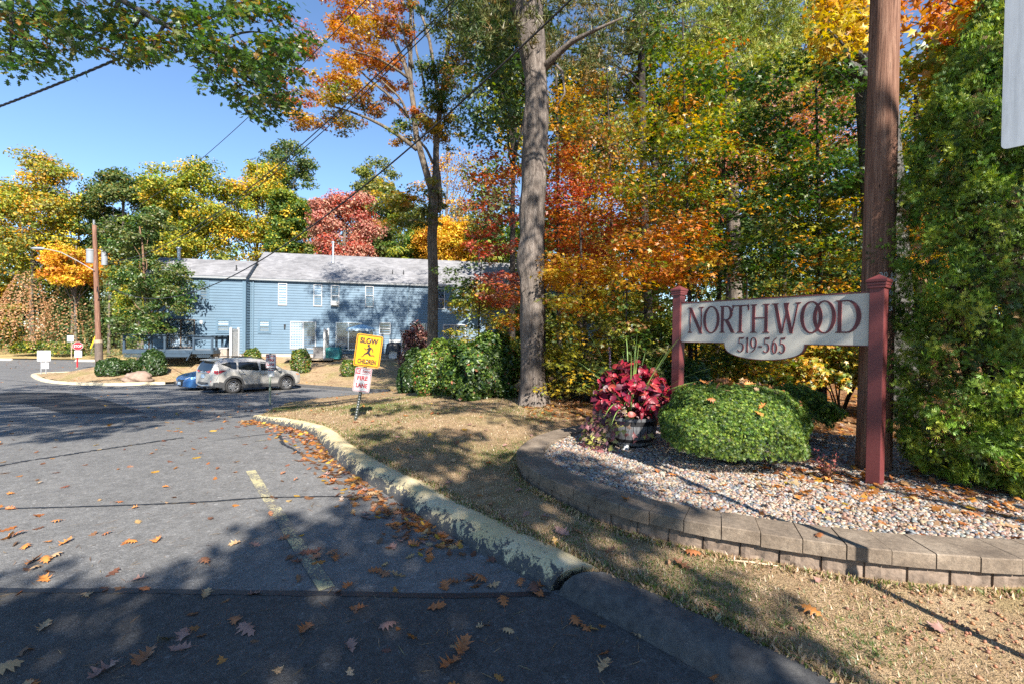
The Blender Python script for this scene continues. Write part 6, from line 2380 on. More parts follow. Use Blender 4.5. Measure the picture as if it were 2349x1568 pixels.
# ------------------------------------------------------------------ big pine trunk
YP = 10.4
root = empty('pine_tree', gpt(1222, 925, YP), 0, 'huge grey pine trunk with leaf shadows on it, standing mid lawn', 'tree')
edges = [(1181, 1264, 935), (1187, 1259, 915), (1192, 1251, 880), (1194, 1248, 820), (1191, 1248, 740), (1193, 1250, 680), (1191, 1251, 640), (1183, 1251, 612), (1182, 1250, 590), (1192, 1250, 546), (1189, 1250, 488), (1195, 1255, 430),
         (1196, 1256, 352), (1200, 1258, 312), (1197, 1259, 272), (1204, 1259, 234), (1203, 1255, 176), (1186, 1252, 98), (1184, 1249, 60), (1175, 1247, 20), (1165, 1250, -10), (1168, 1242, -120), (1170, 1236, -300), (1172, 1225, -700), (1178, 1210, -1300)]
P, rad = [], []
for (a, b2, v) in edges:
    P.append(at((a + b2) / 2, v, YP) - root.location)
    rad.append((b2 - a) / 2 * YP / FPX * .92)
n_ = 110
s = np.linspace(0, len(P) - 1, n_)
PP = np.stack([np.interp(s, range(len(P)), [p[k] for p in P]) for k in range(3)], 1)
PP = np.array([PP[max(0, i - 1):i + 2].mean(0) for i in range(n_)])
RR = np.interp(s, range(len(P)), rad)
m = MB().tube([tuple(p) for p in PP], list(RR), 44)
vv = np.array(m.v)
zz = vv[:, 2]
ang_ = np.arctan2(vv[:, 1] - np.interp(zz, PP[:, 2], PP[:, 1]), vv[:, 0] - np.interp(zz, PP[:, 2], PP[:, 0]))
dis = .012 * np.sin(ang_ * 9 + 1.5 * np.sin(zz * 2.1)) + .010 * np.sin(ang_ * 17 + zz * 3.1) + .05 * np.maximum(0, np.sin(ang_ * 5 + 1)) * np.exp(-np.maximum(zz, 0) * 2.2)
for (kz, ka, kw) in ((3.0, -1.5, .1), (4.55, -1.6, .12), (2.6, -2.6, .13), (1.9, -.9, .1), (6.1, -2.7, .14), (5.5, -1.2, .1)):
    da = np.angle(np.exp(1j * (ang_ - ka)))
    dis += .05 * np.exp(-((zz - kz) / kw) ** 2 - (da / .38) ** 2)
ctr = np.stack([np.interp(zz, PP[:, 2], PP[:, 0]), np.interp(zz, PP[:, 2], PP[:, 1]), zz], 1)
d_ = vv - ctr
d_ /= np.linalg.norm(d_, axis=1)[:, None] + 1e-9
vv = vv + d_ * dis[:, None]
m.v = [tuple(p) for p in vv]
bs = [(at(1238, 168, YP), .10), (at(1275, 128, YP - .2), .075), (at(1312, 96, YP - .5), .058), (at(1360, 72, YP - .8), .04), (at(1430, 40, YP - 1.1), .014)]
m.tube([p - root.location for p, _ in bs], [r_ for _, r_ in bs], 10)
bs = [at(1266, 140, YP), at(1290, 165, YP - .3), at(1296, 215, YP - .5), at(1280, 240, YP - .6)]
m.tube([p - root.location for p in bs], [.03, .028, .02, .01], 7)
m.build('trunk', M_bark_pine, root, smooth=True)
cr = Crown()
for _ in range(46):                            # its own crown, above the frame
    z = rng.uniform(8.2, 17)
    a = rng.uniform(0, 2 * math.pi)
    rr = rng.uniform(.8, 3.2) * (1 - (z - 8.2) / 16)
    cr.clump((.4 + rr * math.cos(a), 10.4 + rr * math.sin(a), z), [.8, .8, .4], 90, .34, [(PINED, 1)], .8)
cr.build(root, T_NEEDLE, M_needle)

# ------------------------------------------------------------------ the wood on the right
Z8 = lambda x, y: ((1500 + x * .57405) / 1.30779, y * .57405 / 1.30779)


def forest_tree(name, label, tr, r0, r1, patches, Y, size, tm, mat, bm, tier=True, clr=.42, dens=1.0, spread=.9, group='trees of the wood on the right', vb=None, branches=(), per=46):
    """tr: trunk as picture points at depth Y; patches: (u0, u1, v0, v1, leaves, palettes)"""
    pts = [at(u, v, Y) for u, v in tr]
    b_ = Vector((pts[0].x, pts[0].y, lz(pts[0].x, pts[0].y) - .05))
    root = empty(name, b_, 0, label, 'tree', group)
    cr = Crown()
    for (u0, u1, v0, v1, n_, pal) in patches:
        n_ = int(n_ * dens * 1.85)
        nsub = max(2, n_ // per)
        for _ in range(nsub):
            u, v = rng.uniform(u0, u1), rng.uniform(v0, v1)
            c = at(u, v, Y + rng.normal() * spread)
            k = rng.uniform(.7, 1.35)
            cr.clump(c, np.array([clr, clr, clr * (.3 if tier else .7)]) * k, int(n_ / nsub * k), size, pal, 1.1 if tier else .5)
    limbs = []
    for i in rng.choice(len(cr.centres), min(16, len(cr.centres)), replace=False):
        c = Vector(cr.centres[i])
        zs_ = [p.z for p in pts]
        h_ = c.z - .25 * abs(c.x - pts[0].x) - .1
        h_ = min(max(h_, b_.z + .8), max(zs_) - .1)
        j = int(np.argmin([abs(z - h_) for z in zs_]))
        s = Vector((float(np.interp(h_, zs_, [p.x for p in pts])), float(np.interp(h_, zs_, [p.y for p in pts])), h_))
        limbs.append((limb_path(s, c, .03), max(.012, r0 * .22), .006))
    for br_ in branches:
        limbs.append(([at(u, v, Y + dy) for (u, v, dy) in br_], .035, .008))
    trunk(root, [b_] + pts[1:] if len(pts) > 2 else [b_, pts[-1]], r0, r1, bm, limbs, 10, 1.2)
    cr.build(root, tm, mat)
    return root


REDO = [(RED, 3), (ORG, 4), (BRN, 1)]
# red maple on both sides of the pine
forest_tree('maple_tree', 'scarlet and rust maple behind the huge pine trunk, reaching out on both sides', [(1283, 905), (1281, 600), (1279, 300), (1276, 180)], .075, .03,
            [(1095, 1190, 350, 420, 350, REDO), (1085, 1195, 430, 700, 1400, [(RED, 4), (ROSE, 2), (ORG, 1)]), (1250, 1330, 330, 640, 2300, REDO), (1300, 1430, 420, 640, 2000, [(RED, 4), (ORG, 3), (BRN, 1)]), (1255, 1360, 200, 330, 500, [(GOLD, 3), (BRN, 2), (DULL, 1)])],
            13.0, .125, T_MAPLE, M_leaf, M_bark_dark)
# gold and yellow-green maple low right of the pine
forest_tree('maple_tree', 'low golden maple between the pine trunk and the planter', [(1347, 900), (1340, 700), (1330, 520)], .06, .02,
            [(1255, 1390, 590, 720, 1700, [(GOLD, 5), (YEL, 3), (ORG, 2)]), (1255, 1420, 690, 900, 1700, [(YG, 4), (YEL, 3), (DULL, 2)]), (1380, 1480, 740, 880, 800, [(YG, 3), (DULL, 3), (BRN, 1)])],
            10.9, .12, T_MAPLE, M_leaf, M_bark_dark)
forest_tree('maple_tree', 'thin yellow-green maple left of the pine trunk above the clipped shrubs', [(1100, 850), (1098, 700), (1105, 600)], .045, .015,
            [(1040, 1110, 690, 800, 600, [(YG, 4), (YEL, 1)]), (1110, 1195, 650, 840, 1100, [(YG, 3), (YEL, 2), (ORG, 1)]), (1100, 1190, 620, 700, 500, [(ROSE, 2), (RED, 2), (ORG, 2)]), (1020, 1100, 600, 700, 350, [(OAKG, 4), (GREEN, 2)])],
            14.5, .13, T_MAPLE, M_leaf, M_bark_dark)
# straight dark pine with bare side branches
bb = [[(1470, 60, 0), (1440, 65, -.3), (1400, 50, -.6)], [(1471, 110, 0), (1420, 120, .4), (1385, 110, .8)], [(1473, 190, 0), (1440, 160, -.5), (1405, 130, -.9)],
      [(1474, 260, 0), (1430, 215, .3), (1390, 235, .6)], [(1474, 310, 0), (1520, 265, -.4), (1560, 300, -.7)], [(1475, 360, 0), (1430, 365, -.5), (1380, 360, -.9)],
      [(1476, 410, 0), (1420, 385, .3), (1370, 400, .5)], [(1476, 425, 0), (1520, 400, -.3), (1550, 370, -.4)], [(1477, 520, 0), (1430, 540, -.3), (1390, 545, -.5)],
      [(1481, 620, 0), (1430, 600, .2), (1400, 612, .3)], [(1484, 720, 0), (1450, 712, -.2), (1415, 728, -.3)], [(1484, 735, 0), (1520, 720, .2), (1560, 735, .3)], [(1470, 30, 0), (1520, 20, -.3), (1585, 0, -.5)], [(1471, 55, 0), (1540, 60, .2), (1620, 45, .2)]]
forest_tree('pine_tree', 'straight dark pine with bare side branches in the middle of the wood', [(1491, 880), (1487, 700), (1478, 500), (1474, 300), (1470, 100), (1467, -150)], .155, .11,
            [(1250, 1420, -20, 180, 800, [(PINED, 1)]), (1300, 1440, 150, 330, 420, [(PINED, 2), (PINEY, 1)]), (1440, 1520, -60, 130, 420, [(PINED, 3), (GREEN, 2)])], 15.5, .3, T_NEEDLE, M_needle, M_bark_dark, False, .5, branches=bb, per=30)
forest_tree('maple_tree', 'golden orange maple with drooping leaves left of the straight dark pine', [(1408, 900), (1405, 600), (1398, 330), (1392, 150)], .07, .02,
            [(1300, 1420, 170, 330, 650, [(GOLD, 4), (BRN, 2), (YG, 2)]), (1290, 1470, 320, 480, 950, [(GOLD, 4), (YG, 2), (BRN, 2)])], 14.6, .14, T_MAPLE, M_leaf, M_bark_dark, False)
# sapling with tiers of yellow, green and orange leaves
MIX = [(YG, 4), (GREEN, 2), (GOLD, 2), (ORG, 1)]
forest_tree('maple_tree', 'slender maple with tiers of yellow-green and orange leaves left of the entrance sign', [(1587, 900), (1581, 650), (1576, 450), (1568, 150), (1566, 40)], .055, .015,
            [(1480, 1660, 60, 250, 800, [(GOLD, 1.5), (YG, 4), (GREEN, 3), (ORG, 1)]), (1440, 1680, 230, 360, 1300, [(YG, 5), (YEL, 1.5), (GREEN, 2), (ORG, 1)]), (1420, 1660, 380, 480, 1300, MIX), (1400, 1640, 490, 570, 1200, [(ORG, 4), (BRN, 2), (YG, 1)]),
             (1430, 1620, 570, 660, 1200, [(ORG, 3), (GOLD, 3), (YG, 1)]), (1480, 1680, 580, 650, 700, [(ORG, 4), (GOLD, 2)]), (1400, 1560, 660, 780, 900, [(GREEN, 4), (YG, 3)])],
            9.8, .12, T_MAPLE, M_leaf, M_bark_dark)
forest_tree('maple_tree', 'dark green maple with layered leaves above the word North', [(1640, 900), (1650, 650), (1658, 450), (1664, 250), (1668, 120)], .07, .02,
            [(1590, 1780, 150, 330, 1500, [(DKGREEN, 5), (GREEN, 2)]), (1560, 1850, 320, 480, 2000, [(DKGREEN, 5), (GREEN, 2), (YG, .7)]), (1600, 1850, 480, 640, 1900, [(DKGREEN, 6), (GREEN, 2), (YG, .7)]), (1560, 1760, 600, 680, 700, [(DKGREEN, 4), (ORG, 1)])],
            10.6, .125, T_MAPLE, M_leaf, M_bark_dark)
forest_tree('maple_tree', 'green and gold maple above the word Wood', [(1885, 880), (1882, 650), (1878, 450), (1872, 200)], .06, .02,
            [(1750, 1960, 120, 300, 900, [(DKGREEN, 4), (YG, 2)]), (1780, 1980, 290, 470, 1500, [(DKGREEN, 4), (GREEN, 3), (YG, 1)]), (1760, 1985, 460, 560, 1000, [(GREEN, 4), (YG, 2.5), (GOLD, 1)]), (1760, 1985, 540, 680, 1300, [(DKGREEN, 4), (YG, 2), (GOLD, 1)])],
            10.0, .125, T_MAPLE, M_leaf, M_bark_dark)
# tall pine with yellow-green tufts
pb = [[(1672, 180, 0), (1740, 175, -.5), (1800, 190, -.9)], [(1670, 60, 0), (1600, 40, -.3), (1560, 60, -.4)], [(1671, 120, 0), (1720, 60, .3), (1760, -10, .5)], [(1668, 0, 0), (1730, -40, 0), (1790, -30, .2)]]
forest_tree('pine_tree', 'tall pine with bright yellow-green needle tufts at the top of the wood', [(1690, 900), (1682, 500), (1676, 250), (1670, 60), (1666, -160)], .28, .2,
            [(1560, 1700, -30, 130, 1100, [(PINEY, 1)]), (1680, 1850, -40, 150, 1500, [(PINEY, 1)]), (1700, 1900, 130, 260, 1000, [(PINEY, 1)]), (1560, 1680, 110, 230, 500, [(PINEY, 2), (PINED, 1)]), (1620, 1760, 230, 340, 500, [(PINEY, 1)])],
            19, .38, T_NEEDLE, M_needle, M_bark_far, False, .65, branches=pb, per=36)
forest_tree('maple_tree', 'salmon and orange tree glowing behind the dark green maple', [(1795, 880), (1800, 600), (1806, 300)], .09, .03,
            [(1760, 1960, 190, 330, 1200, [(ORG, 3), (ROSE, 2), (YG, 1)]), (1720, 1900, 320, 440, 1000, [(ORG, 3), (YG, 2), (GOLD, 2)]), (1600, 1760, 300, 420, 500, [(ROSE, 2), (ORG, 3)])], 16, .16, T_MAPLE, M_leaf, M_bark_dark, False)
# understorey under and behind the board
for (u, lab, u0, u1, pal) in ((1600, 'spindly yellow-green sapling under the left end of the board', 1500, 1660, [(YG, 4), (GREEN, 2), (DULL, 2)]), (1672, 'spindly sapling under the middle of the board', 1620, 1740, [(YG, 3), (GREEN, 3), (YEL, 1)]),
                              (1716, 'dark-stemmed sapling under the carved number', 1680, 1800, [(YG, 3), (GOLD, 2), (GREEN, 2)]), (1790, 'sapling with gold leaves under the right half of the board', 1760, 1880, [(GOLD, 3), (YG, 3)]),
                              (1895, 'sapling with russet and gold leaves beside the right sign post', 1840, 1985, [(GOLD, 3), (ORG, 2), (YG, 2)]), (1440, 'green sapling behind the planter', 1390, 1530, [(GREEN, 3), (DULL, 3), (YG, 2)])):
    forest_tree('sapling', lab, [(u, 905), (u - 4, 780), (u - 2, 640)], .032, .012,
                [(u0, u1, 690, 790, 420, pal), (u0, u1, 780, 880, 480, pal)], 9.0 + rng.uniform(-.4, 1.2), .115, T_MAPLE, M_leaf, M_bark_dark, True, .36, spread=.4, group='saplings under the entrance board')
# big furrowed trunk behind the utility pole, its low boughs hang in from the top right
YG_ = 8.6
forest_tree('maple_tree', 'thick grey furrowed maple trunk half hidden by the utility pole', [(2050, 1000), (2040, 700), (2025, 450), (2008, 200), (1998, 0), (1985, -300)], .37, .27,
            [(1890, 2010, -20, 90, 520, [(GOLD, 4), (YEL, 3)]), (1900, 1985, 60, 130, 200, [(GOLD, 4), (YEL, 2)])], YG_, .15, T_MAPLE, M_leaf, M_bark_grey, False, .35, spread=.4)
forest_tree('maple_tree', 'green maple filling the gap between the utility pole and the arborvitae', [(2112, 960), (2108, 700), (2104, 400), (2100, 150)], .085, .03,
            [(2060, 2210, 130, 300, 620, [(GREEN, 2), (YG, 5), (GOLD, 1)]), (2060, 2190, 290, 480, 600, [(GREEN, 3), (YG, 4), (GOLD, 1)]), (2060, 2150, 460, 640, 520, [(ORG, 3), (GOLD, 4), (YG, 1)]), (1890, 2000, 120, 560, 1000, [(DKGREEN, 3), (GREEN, 3), (YG, 1)])],
            9.6, .13, T_MAPLE, M_leaf, M_bark_dark)
forest_tree('maple_tree', 'close orange-gold maple boughs hanging in front of the arborvitae top', [(2560, 900), (2540, 300), (2500, -200)], .12, .06,
            [(2080, 2260, -40, 80, 330, [(GOLD, 3), (ORG, 4), (BRN, 1)]), (2080, 2200, 60, 200, 200, [(YG, 3), (GOLD, 2)]), (2180, 2270, 20, 130, 110, [(GOLD, 3), (ORG, 3)])],
            5.6, .15, T_MAPLE, M_leaf, M_bark_dark, False, .3, spread=.35)
# deeper trees closing the wood
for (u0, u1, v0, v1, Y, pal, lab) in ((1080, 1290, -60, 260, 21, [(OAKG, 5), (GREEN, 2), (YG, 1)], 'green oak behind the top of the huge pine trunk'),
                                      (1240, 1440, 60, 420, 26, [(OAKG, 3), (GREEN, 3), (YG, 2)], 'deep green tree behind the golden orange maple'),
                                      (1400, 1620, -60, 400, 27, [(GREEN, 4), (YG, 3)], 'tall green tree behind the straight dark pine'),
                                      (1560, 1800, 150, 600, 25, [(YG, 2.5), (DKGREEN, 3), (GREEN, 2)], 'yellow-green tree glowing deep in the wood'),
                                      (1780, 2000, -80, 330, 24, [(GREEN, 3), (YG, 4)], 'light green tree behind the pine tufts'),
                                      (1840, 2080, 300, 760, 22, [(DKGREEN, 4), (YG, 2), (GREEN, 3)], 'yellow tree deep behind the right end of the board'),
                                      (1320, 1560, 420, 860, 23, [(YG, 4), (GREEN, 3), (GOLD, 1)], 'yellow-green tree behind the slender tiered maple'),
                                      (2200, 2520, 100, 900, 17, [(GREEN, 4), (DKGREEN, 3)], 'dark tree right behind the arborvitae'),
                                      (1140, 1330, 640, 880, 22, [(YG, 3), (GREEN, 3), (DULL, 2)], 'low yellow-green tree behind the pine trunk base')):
    far_tree(lab, u0, u1, v0, v1, Y, pal, 46, 150, .2, ry=2.6, r0=.16, clr=.75, group='deeper trees of the wood', bm=M_bark_dark, bright=.72)  # leaf colours scaled down to paint in the shade deep in the wood
far_tree('bright yellow-green tree deep behind the arborvitae', 2050, 2330, 20, 620, 20, [(YG, 6), (GREEN, 2), (GOLD, 1)], 40, 140, .2, ry=2.2, r0=.14, clr=.8, group='deeper trees of the wood', bm=M_bark_dark, bright=1.35)
far_tree('olive brush tree behind the vine-hung conifers, left part', -140, 110, 640, 815, 67, [(DULL, 3), (OAKG, 3)], 34, 220, .36)
far_tree('olive brush tree behind the vine-hung conifers, right part', 90, 330, 650, 815, 67, [(DULL, 2), (OAKG, 4)], 34, 220, .36)
root = forest_tree('oak_tree', 'oak bough with small green leaves reaching left from behind the huge pine trunk', [(1236, 900), (1236, 500), (1235, 100), (1235, -200)], .2, .14,
                   [(1070, 1195, 20, 180, 1100, [(OAKG, 5), (GREEN, 2), (YG, 1)]), (1090, 1200, 150, 290, 900, [(OAKG, 5), (YG, 1)]), (1060, 1190, 250, 330, 420, [(OAKG, 5), (GREEN, 2)]), (1080, 1190, -120, 30, 700, [(OAKG, 4), (GREEN, 2)])],
                   13.2, .13, T_OAK, M_leaf, M_bark_dark, False, .4, branches=[[(1225, 300, 0), (1190, 265, 0), (1150, 235, -.2), (1095, 205, -.4)]])

# ------------------------------------------------------------------ the oak over the road, its lower boughs in the top left
OB_ = Vector((-11.5, 4.0, 0))
OB_.z = float(road_z(4))
OB_ = Vector((-13.5, -1.5, 0.0))
root = empty('oak_tree', OB_, 0, 'spreading green oak whose boughs hang into the top left of the sky', 'tree')
cr = Crown()
OP = [(OAKG, 7), (GREEN, 3), (DULL, 1.2), (BRN, .35)]
OPL = [([(.07, .14, .03), (.055, .115, .028), (.1, .17, .035)], 7), (YG, .8), (BRN, .6), (DULL, 1)]  # oak greens brightened on the low boughs to offset their own crown's shade
Z6 = lambda x, y: (x * .51086 / 1.30779, y * .51086 / 1.30779)
YO = 8.2
for (x, y, rx, ry, n_) in ((100, 60, 160, 130, 620), (330, 80, 150, 130, 560), (80, 260, 130, 120, 420), (60, 380, 90, 60, 150), (270, 230, 140, 100, 420), (290, 370, 110, 70, 230), (480, 160, 130, 110, 420), (500, 260, 90, 60, 150), (640, 90, 160, 90, 420), (720, 200, 130, 90, 330),
                           (700, 350, 60, 40, 60), (860, 260, 160, 90, 430), (900, 340, 120, 60, 200), (1060, 80, 160, 100, 430), (1050, 240, 130, 90, 360), (1220, 130, 150, 120, 380), (1250, 270, 130, 90, 330), (1420, 60, 140, 80, 330), (1560, 40, 140, 60, 300), (1640, 80, 80, 50, 140),
                           (1290, 400, 110, 80, 300), (1240, 480, 70, 50, 120), (1420, 330, 130, 90, 380), (1480, 450, 150, 110, 520), (1600, 270, 140, 80, 420), (1720, 260, 110, 60, 260), (1620, 400, 130, 90, 420), (1500, 600, 110, 90, 320), (1660, 560, 130, 110, 380), (1520, 680, 60, 40, 90), (1400, 560, 60, 50, 110)):
    ns = max(2, n_ // 16)
    k = .39063 * YO / FPX
    for _ in range(ns):
        u, v = Z6(x + rng.normal() * rx * .5, y + rng.normal() * ry * .5)
        c = at(u, v, YO + rng.normal() * .5)
        cr.clump(c, np.array([.27, .27, .11]) * rng.uniform(.6, 1.5), max(4, int(n_ / ns * .72)), .125, OPL, .9, hollow=.0)


def o6(x, y, dy=0):
    return at(*Z6(x, y), YO + dy)


limbs = [([OB_ + Vector((0, 0, 5.5)), OB_ + Vector((2.6, 4.0, 7.4)), o6(520, -160, 0), o6(700, 0), o6(850, 70), o6(960, 155), o6(1080, 200), o6(1200, 270), o6(1330, 350), o6(1440, 430), o6(1560, 550), o6(1650, 620)], .17, .02),
         ([o6(960, 155), o6(1060, 120), o6(1050, 60, .2)], .035, .01), ([o6(1200, 270), o6(1310, 230), o6(1450, 180, .3), o6(1600, 200, .4)], .035, .008),
         ([OB_ + Vector((0, 0, 5.8)), OB_ + Vector((2, 5, 7)), o6(60, -120), o6(220, 60), o6(290, 200), o6(310, 340)], .09, .01),
         ([o6(60, -120), o6(70, 120), o6(60, 330)], .05, .01), ([o6(700, 0), o6(640, 150), o6(500, 230)], .04, .008), ([o6(850, 70), o6(760, 200), o6(700, 330)], .03, .006),
         ([o6(1330, 350), o6(1280, 430), o6(1240, 490)], .025, .006), ([o6(1440, 430), o6(1560, 430), o6(1700, 540, .2)], .03, .006), ([o6(960, 155), o6(900, 260), o6(880, 350)], .03, .006)]
# the part of its crown that stands above the frame and shades the road
for (x, y, z, rx, ry, rz, ncl) in SHADE_OAK:
    for _ in range(ncl):
        d = rng.normal(size=3)
        d /= np.linalg.norm(d)
        q = np.array([x, y, z]) + d * np.array([rx, ry, rz]) * rng.uniform(.2, 1) ** .5
        if (q[2] - CAM_H) / max(q[1], .1) < .86 and q[1] > 0:
            continue
        cr.clump(q, [.5, .5, .26], 52, .2, OP, .6)
    limbs.append((limb_path(OB_ + Vector((0, 0, 6.5)), (x, y, z), .1), .12, .03))
trunk(root, [OB_, OB_ + Vector((.1, .1, 3)), OB_ + Vector((0, .1, 6)), OB_ + Vector((.4, .6, 10))], .42, .2, M_bark_grey, limbs, 14)
cr.build(root, T_OAK, M_leaf)

# ------------------------------------------------------------------ street trees standing behind the camera (they shade the apron and the lawn)
for (bx, by, lab, dens_, spots) in STREET_TREES:
    b_ = Vector((bx, by, .05))
    root = empty('oak_tree', b_, 0, lab, 'tree', 'street trees behind the viewpoint')
    cr = Crown()
    limbs = []
    for (x, y, z, rx, ry, rz, ncl) in spots:
        for _ in range(ncl):
            d = rng.normal(size=3)
            d /= np.linalg.norm(d)
            q = np.array([x, y, z]) + d * np.array([rx, ry, rz]) * rng.uniform(.05, 1) ** .45
            if q[1] > .2 and (q[2] - CAM_H) / q[1] < .86:
                continue
            cr.clump(q, [.5, .5, .26], dens_, .22, OP, .6)
        limbs.append((limb_path(b_ + Vector((0, 0, 4.0)), (x, y, z), .08), .12, .03))
    top = b_ + Vector((0, 0, 8))
    trunk(root, [b_, b_ + Vector((.05, 0, 3)), b_ + Vector((0, .05, 5.5)), top], .3, .12, M_bark_grey, limbs, 12)
    cr.build(root, T_LEAF, M_leaf_far)
# ------------------------------------------------------------------ retaining wall and gravel bed
WZ = 0.335
WALL_OUT = [(2.4, 8.0), (1.75, 7.85), (1.03, 7.35), (0.54, 6.82), (0.225, 6.26), (0.09, 5.79), (0.073, 5.5), (0.11, 5.2), (0.276, 4.75), (0.476, 4.42), (0.72, 4.1), (0.86, 3.94), (1.03, 3.78),
            (1.22, 3.65), (1.42, 3.53), (1.62, 3.43), (1.86, 3.34), (2.08, 3.255), (2.3, 3.17), (2.52, 3.1), (2.765, 3.05), (3.01, 3.015), (3.25, 2.99), (3.6, 2.97), (4.2, 2.98), (5.0, 3.02), (6.5, 3.1)]
CAPW = 0.33
wo_ = smooth_path(WALL_OUT, 400)
T = np.gradient(wo_, axis=0)
NN = np.stack([-T[:, 1], T[:, 0]], 1)
NN /= np.linalg.norm(NN, axis=1)[:, None]
for _ in range(30):                            # ease the offset curve
    NN[1:-1] = (NN[:-2] + NN[1:-1] * 2 + NN[2:]) / 4
NN /= np.linalg.norm(NN, axis=1)[:, None]
M_cap, t, b, out = new_mat('weathered_cast_stone')
co = coord(t)
n1 = noise(t, co, 2.6, 6, .68)
n2 = noise(t, co, 26, 5, .75)
n3 = noise(t, co, 120, 3, .7)
c = ramp(t, n1, [(.3, (.09, .066, .046)), (.55, (.19, .148, .108)), (.75, (.29, .236, .178))])
c = mixc(t, 1.0, c, ramp(t, n2, [(.3, .62), (.7, 1.25)]), 'MULTIPLY')
c = mixc(t, 1.0, c, ramp(t, n3, [(.3, .75), (.7, 1.2)]), 'MULTIPLY')
t.links.new(c, b.inputs['Base Color'])
b.inputs['Roughness'].default_value = .92
bump(t, b, mathn(t, 'ADD', n2, n3), .55, .006)
M_block = simple('split_face_block', (.175, .132, .1), .95, 0, .4, 7, 1.0, 26)
rw = empty('retaining_wall', (wo_[200, 0], wo_[200, 1], 0), 0, 'low curved retaining wall of concrete cap blocks round the gravel bed', 'retaining wall')
ro = Vector(rw.location)
d_ = np.r_[0, np.cumsum(np.linalg.norm(np.diff(wo_, axis=0), axis=1))]


def wall_pt(s, off):
    x = np.interp(s, d_, wo_[:, 0])
    y = np.interp(s, d_, wo_[:, 1])
    nx = np.interp(s, d_, NN[:, 0])
    ny = np.interp(s, d_, NN[:, 1])
    L_ = math.hypot(nx, ny)
    return x + nx / L_ * off, y + ny / L_ * off


caps = []
s = 0.05
m = MB()
while s < d_[-1] - .3:
    L_ = .262 * rng.uniform(.96, 1.04)
    g_ = .0035
    q = 5
    sa = np.linspace(s + g_, s + L_ - g_, q)
    h0 = WZ - .1
    j = rng.normal() * .003
    jz = rng.normal() * .002
    bv = .007
    prof = [(j - .0, h0), (j, WZ - bv), (j + bv, WZ), (CAPW - bv, WZ), (CAPW, WZ - bv), (CAPW, h0)]
    vs = []
    for k, a in enumerate(sa):
        for (o_, z) in prof:
            x, y = wall_pt(a, o_)
            vs.append((x - ro.x, y - ro.y, z + jz))
    n_ = len(prof)
    fs = [[k * n_ + i, (k + 1) * n_ + i, (k + 1) * n_ + (i + 1) % n_, k * n_ + (i + 1) % n_] for k in range(q - 1) for i in range(n_)]
    fs += [list(range(n_)), [(q - 1) * n_ + i for i in range(n_)][::-1]]
    m.add(vs, fs)
    s += L_
m.build('coping', M_cap, rw)
m = MB()
s = -.06
while s < d_[-1] - .35:                        # split-face course under the coping, set back
    L_ = .262
    q, r_ = 9, 7
    sa = np.linspace(max(.02, s + .003), s + L_ - .003, q)
    hz_ = np.linspace(-.06, WZ - .1005, r_)
    vs = []
    for k, a in enumerate(sa):
        for i, z in enumerate(hz_):
            e_ = .0 if k in (0, q - 1) else rng.uniform(-.012, .009)
            x, y = wall_pt(a, .045 - e_ + (.008 if k in (0, q - 1) else 0))
            vs.append((x - ro.x, y - ro.y, z))
    m.add(vs, [[k * r_ + i, (k + 1) * r_ + i, (k + 1) * r_ + i + 1, k * r_ + i + 1] for k in range(q - 1) for i in range(r_ - 1)])
    o_ = len(m.v)
    # ends run back into the bank
    for k, a in ((0, sa[0]), (q - 1, sa[-1])):
        x0, y0 = wall_pt(a, .043)
        x1, y1 = wall_pt(a, .25)
        m.add([(x0 - ro.x, y0 - ro.y, -.06), (x1 - ro.x, y1 - ro.y, -.06), (x1 - ro.x, y1 - ro.y, WZ - .1005), (x0 - ro.x, y0 - ro.y, WZ - .1005)], [[0, 1, 2, 3]])
    s += L_
m.build('block_course', M_block, rw)


def bed_z(x, y):
    return 0.285 + .018 * np.sin(x * 2.1 + .5) * np.cos(y * 1.7) + 0 * x


inner = [wall_pt(a, CAPW - .03) for a in np.linspace(.05, d_[-1] - .1, 90)]
bed_outline = inner + [(7.2, 3.6), (7.4, 6.2), (5.4, 7.1), (4.2, 7.5), (3.2, 8.1)]
M_bedbase = simple('dark_bed_soil', (.1, .08, .065), .95, 0, .4, 20, .6, 50)
cdt_sheet('gravel_bed', bed_outline, bed_z, M_bedbase, [(0, 2, 8, 9, .25)])

# pebbles: far too many to count
def inside(P, O):
    O = np.array(O)
    ins = np.zeros(len(P), bool)
    xa, ya = O[:, 0], O[:, 1]
    xb, yb = np.roll(xa, -1), np.roll(ya, -1)
    for i in range(len(O)):
        ins ^= ((ya[i] > P[:, 1]) != (yb[i] > P[:, 1])) & (P[:, 0] < (xb[i] - xa[i]) * (P[:, 1] - ya[i]) / (yb[i] - ya[i] + 1e-12) + xa[i])
    return ins


def icos():
    bm = bmesh.new()
    bmesh.ops.create_icosphere(bm, subdivisions=2, radius=1)
    bm.verts.index_update()
    v = np.array([q.co[:] for q in bm.verts])
    f = [[q.index for q in fc.verts] for fc in bm.faces]
    bm.free()
    return v, f


IV, IF = icos()


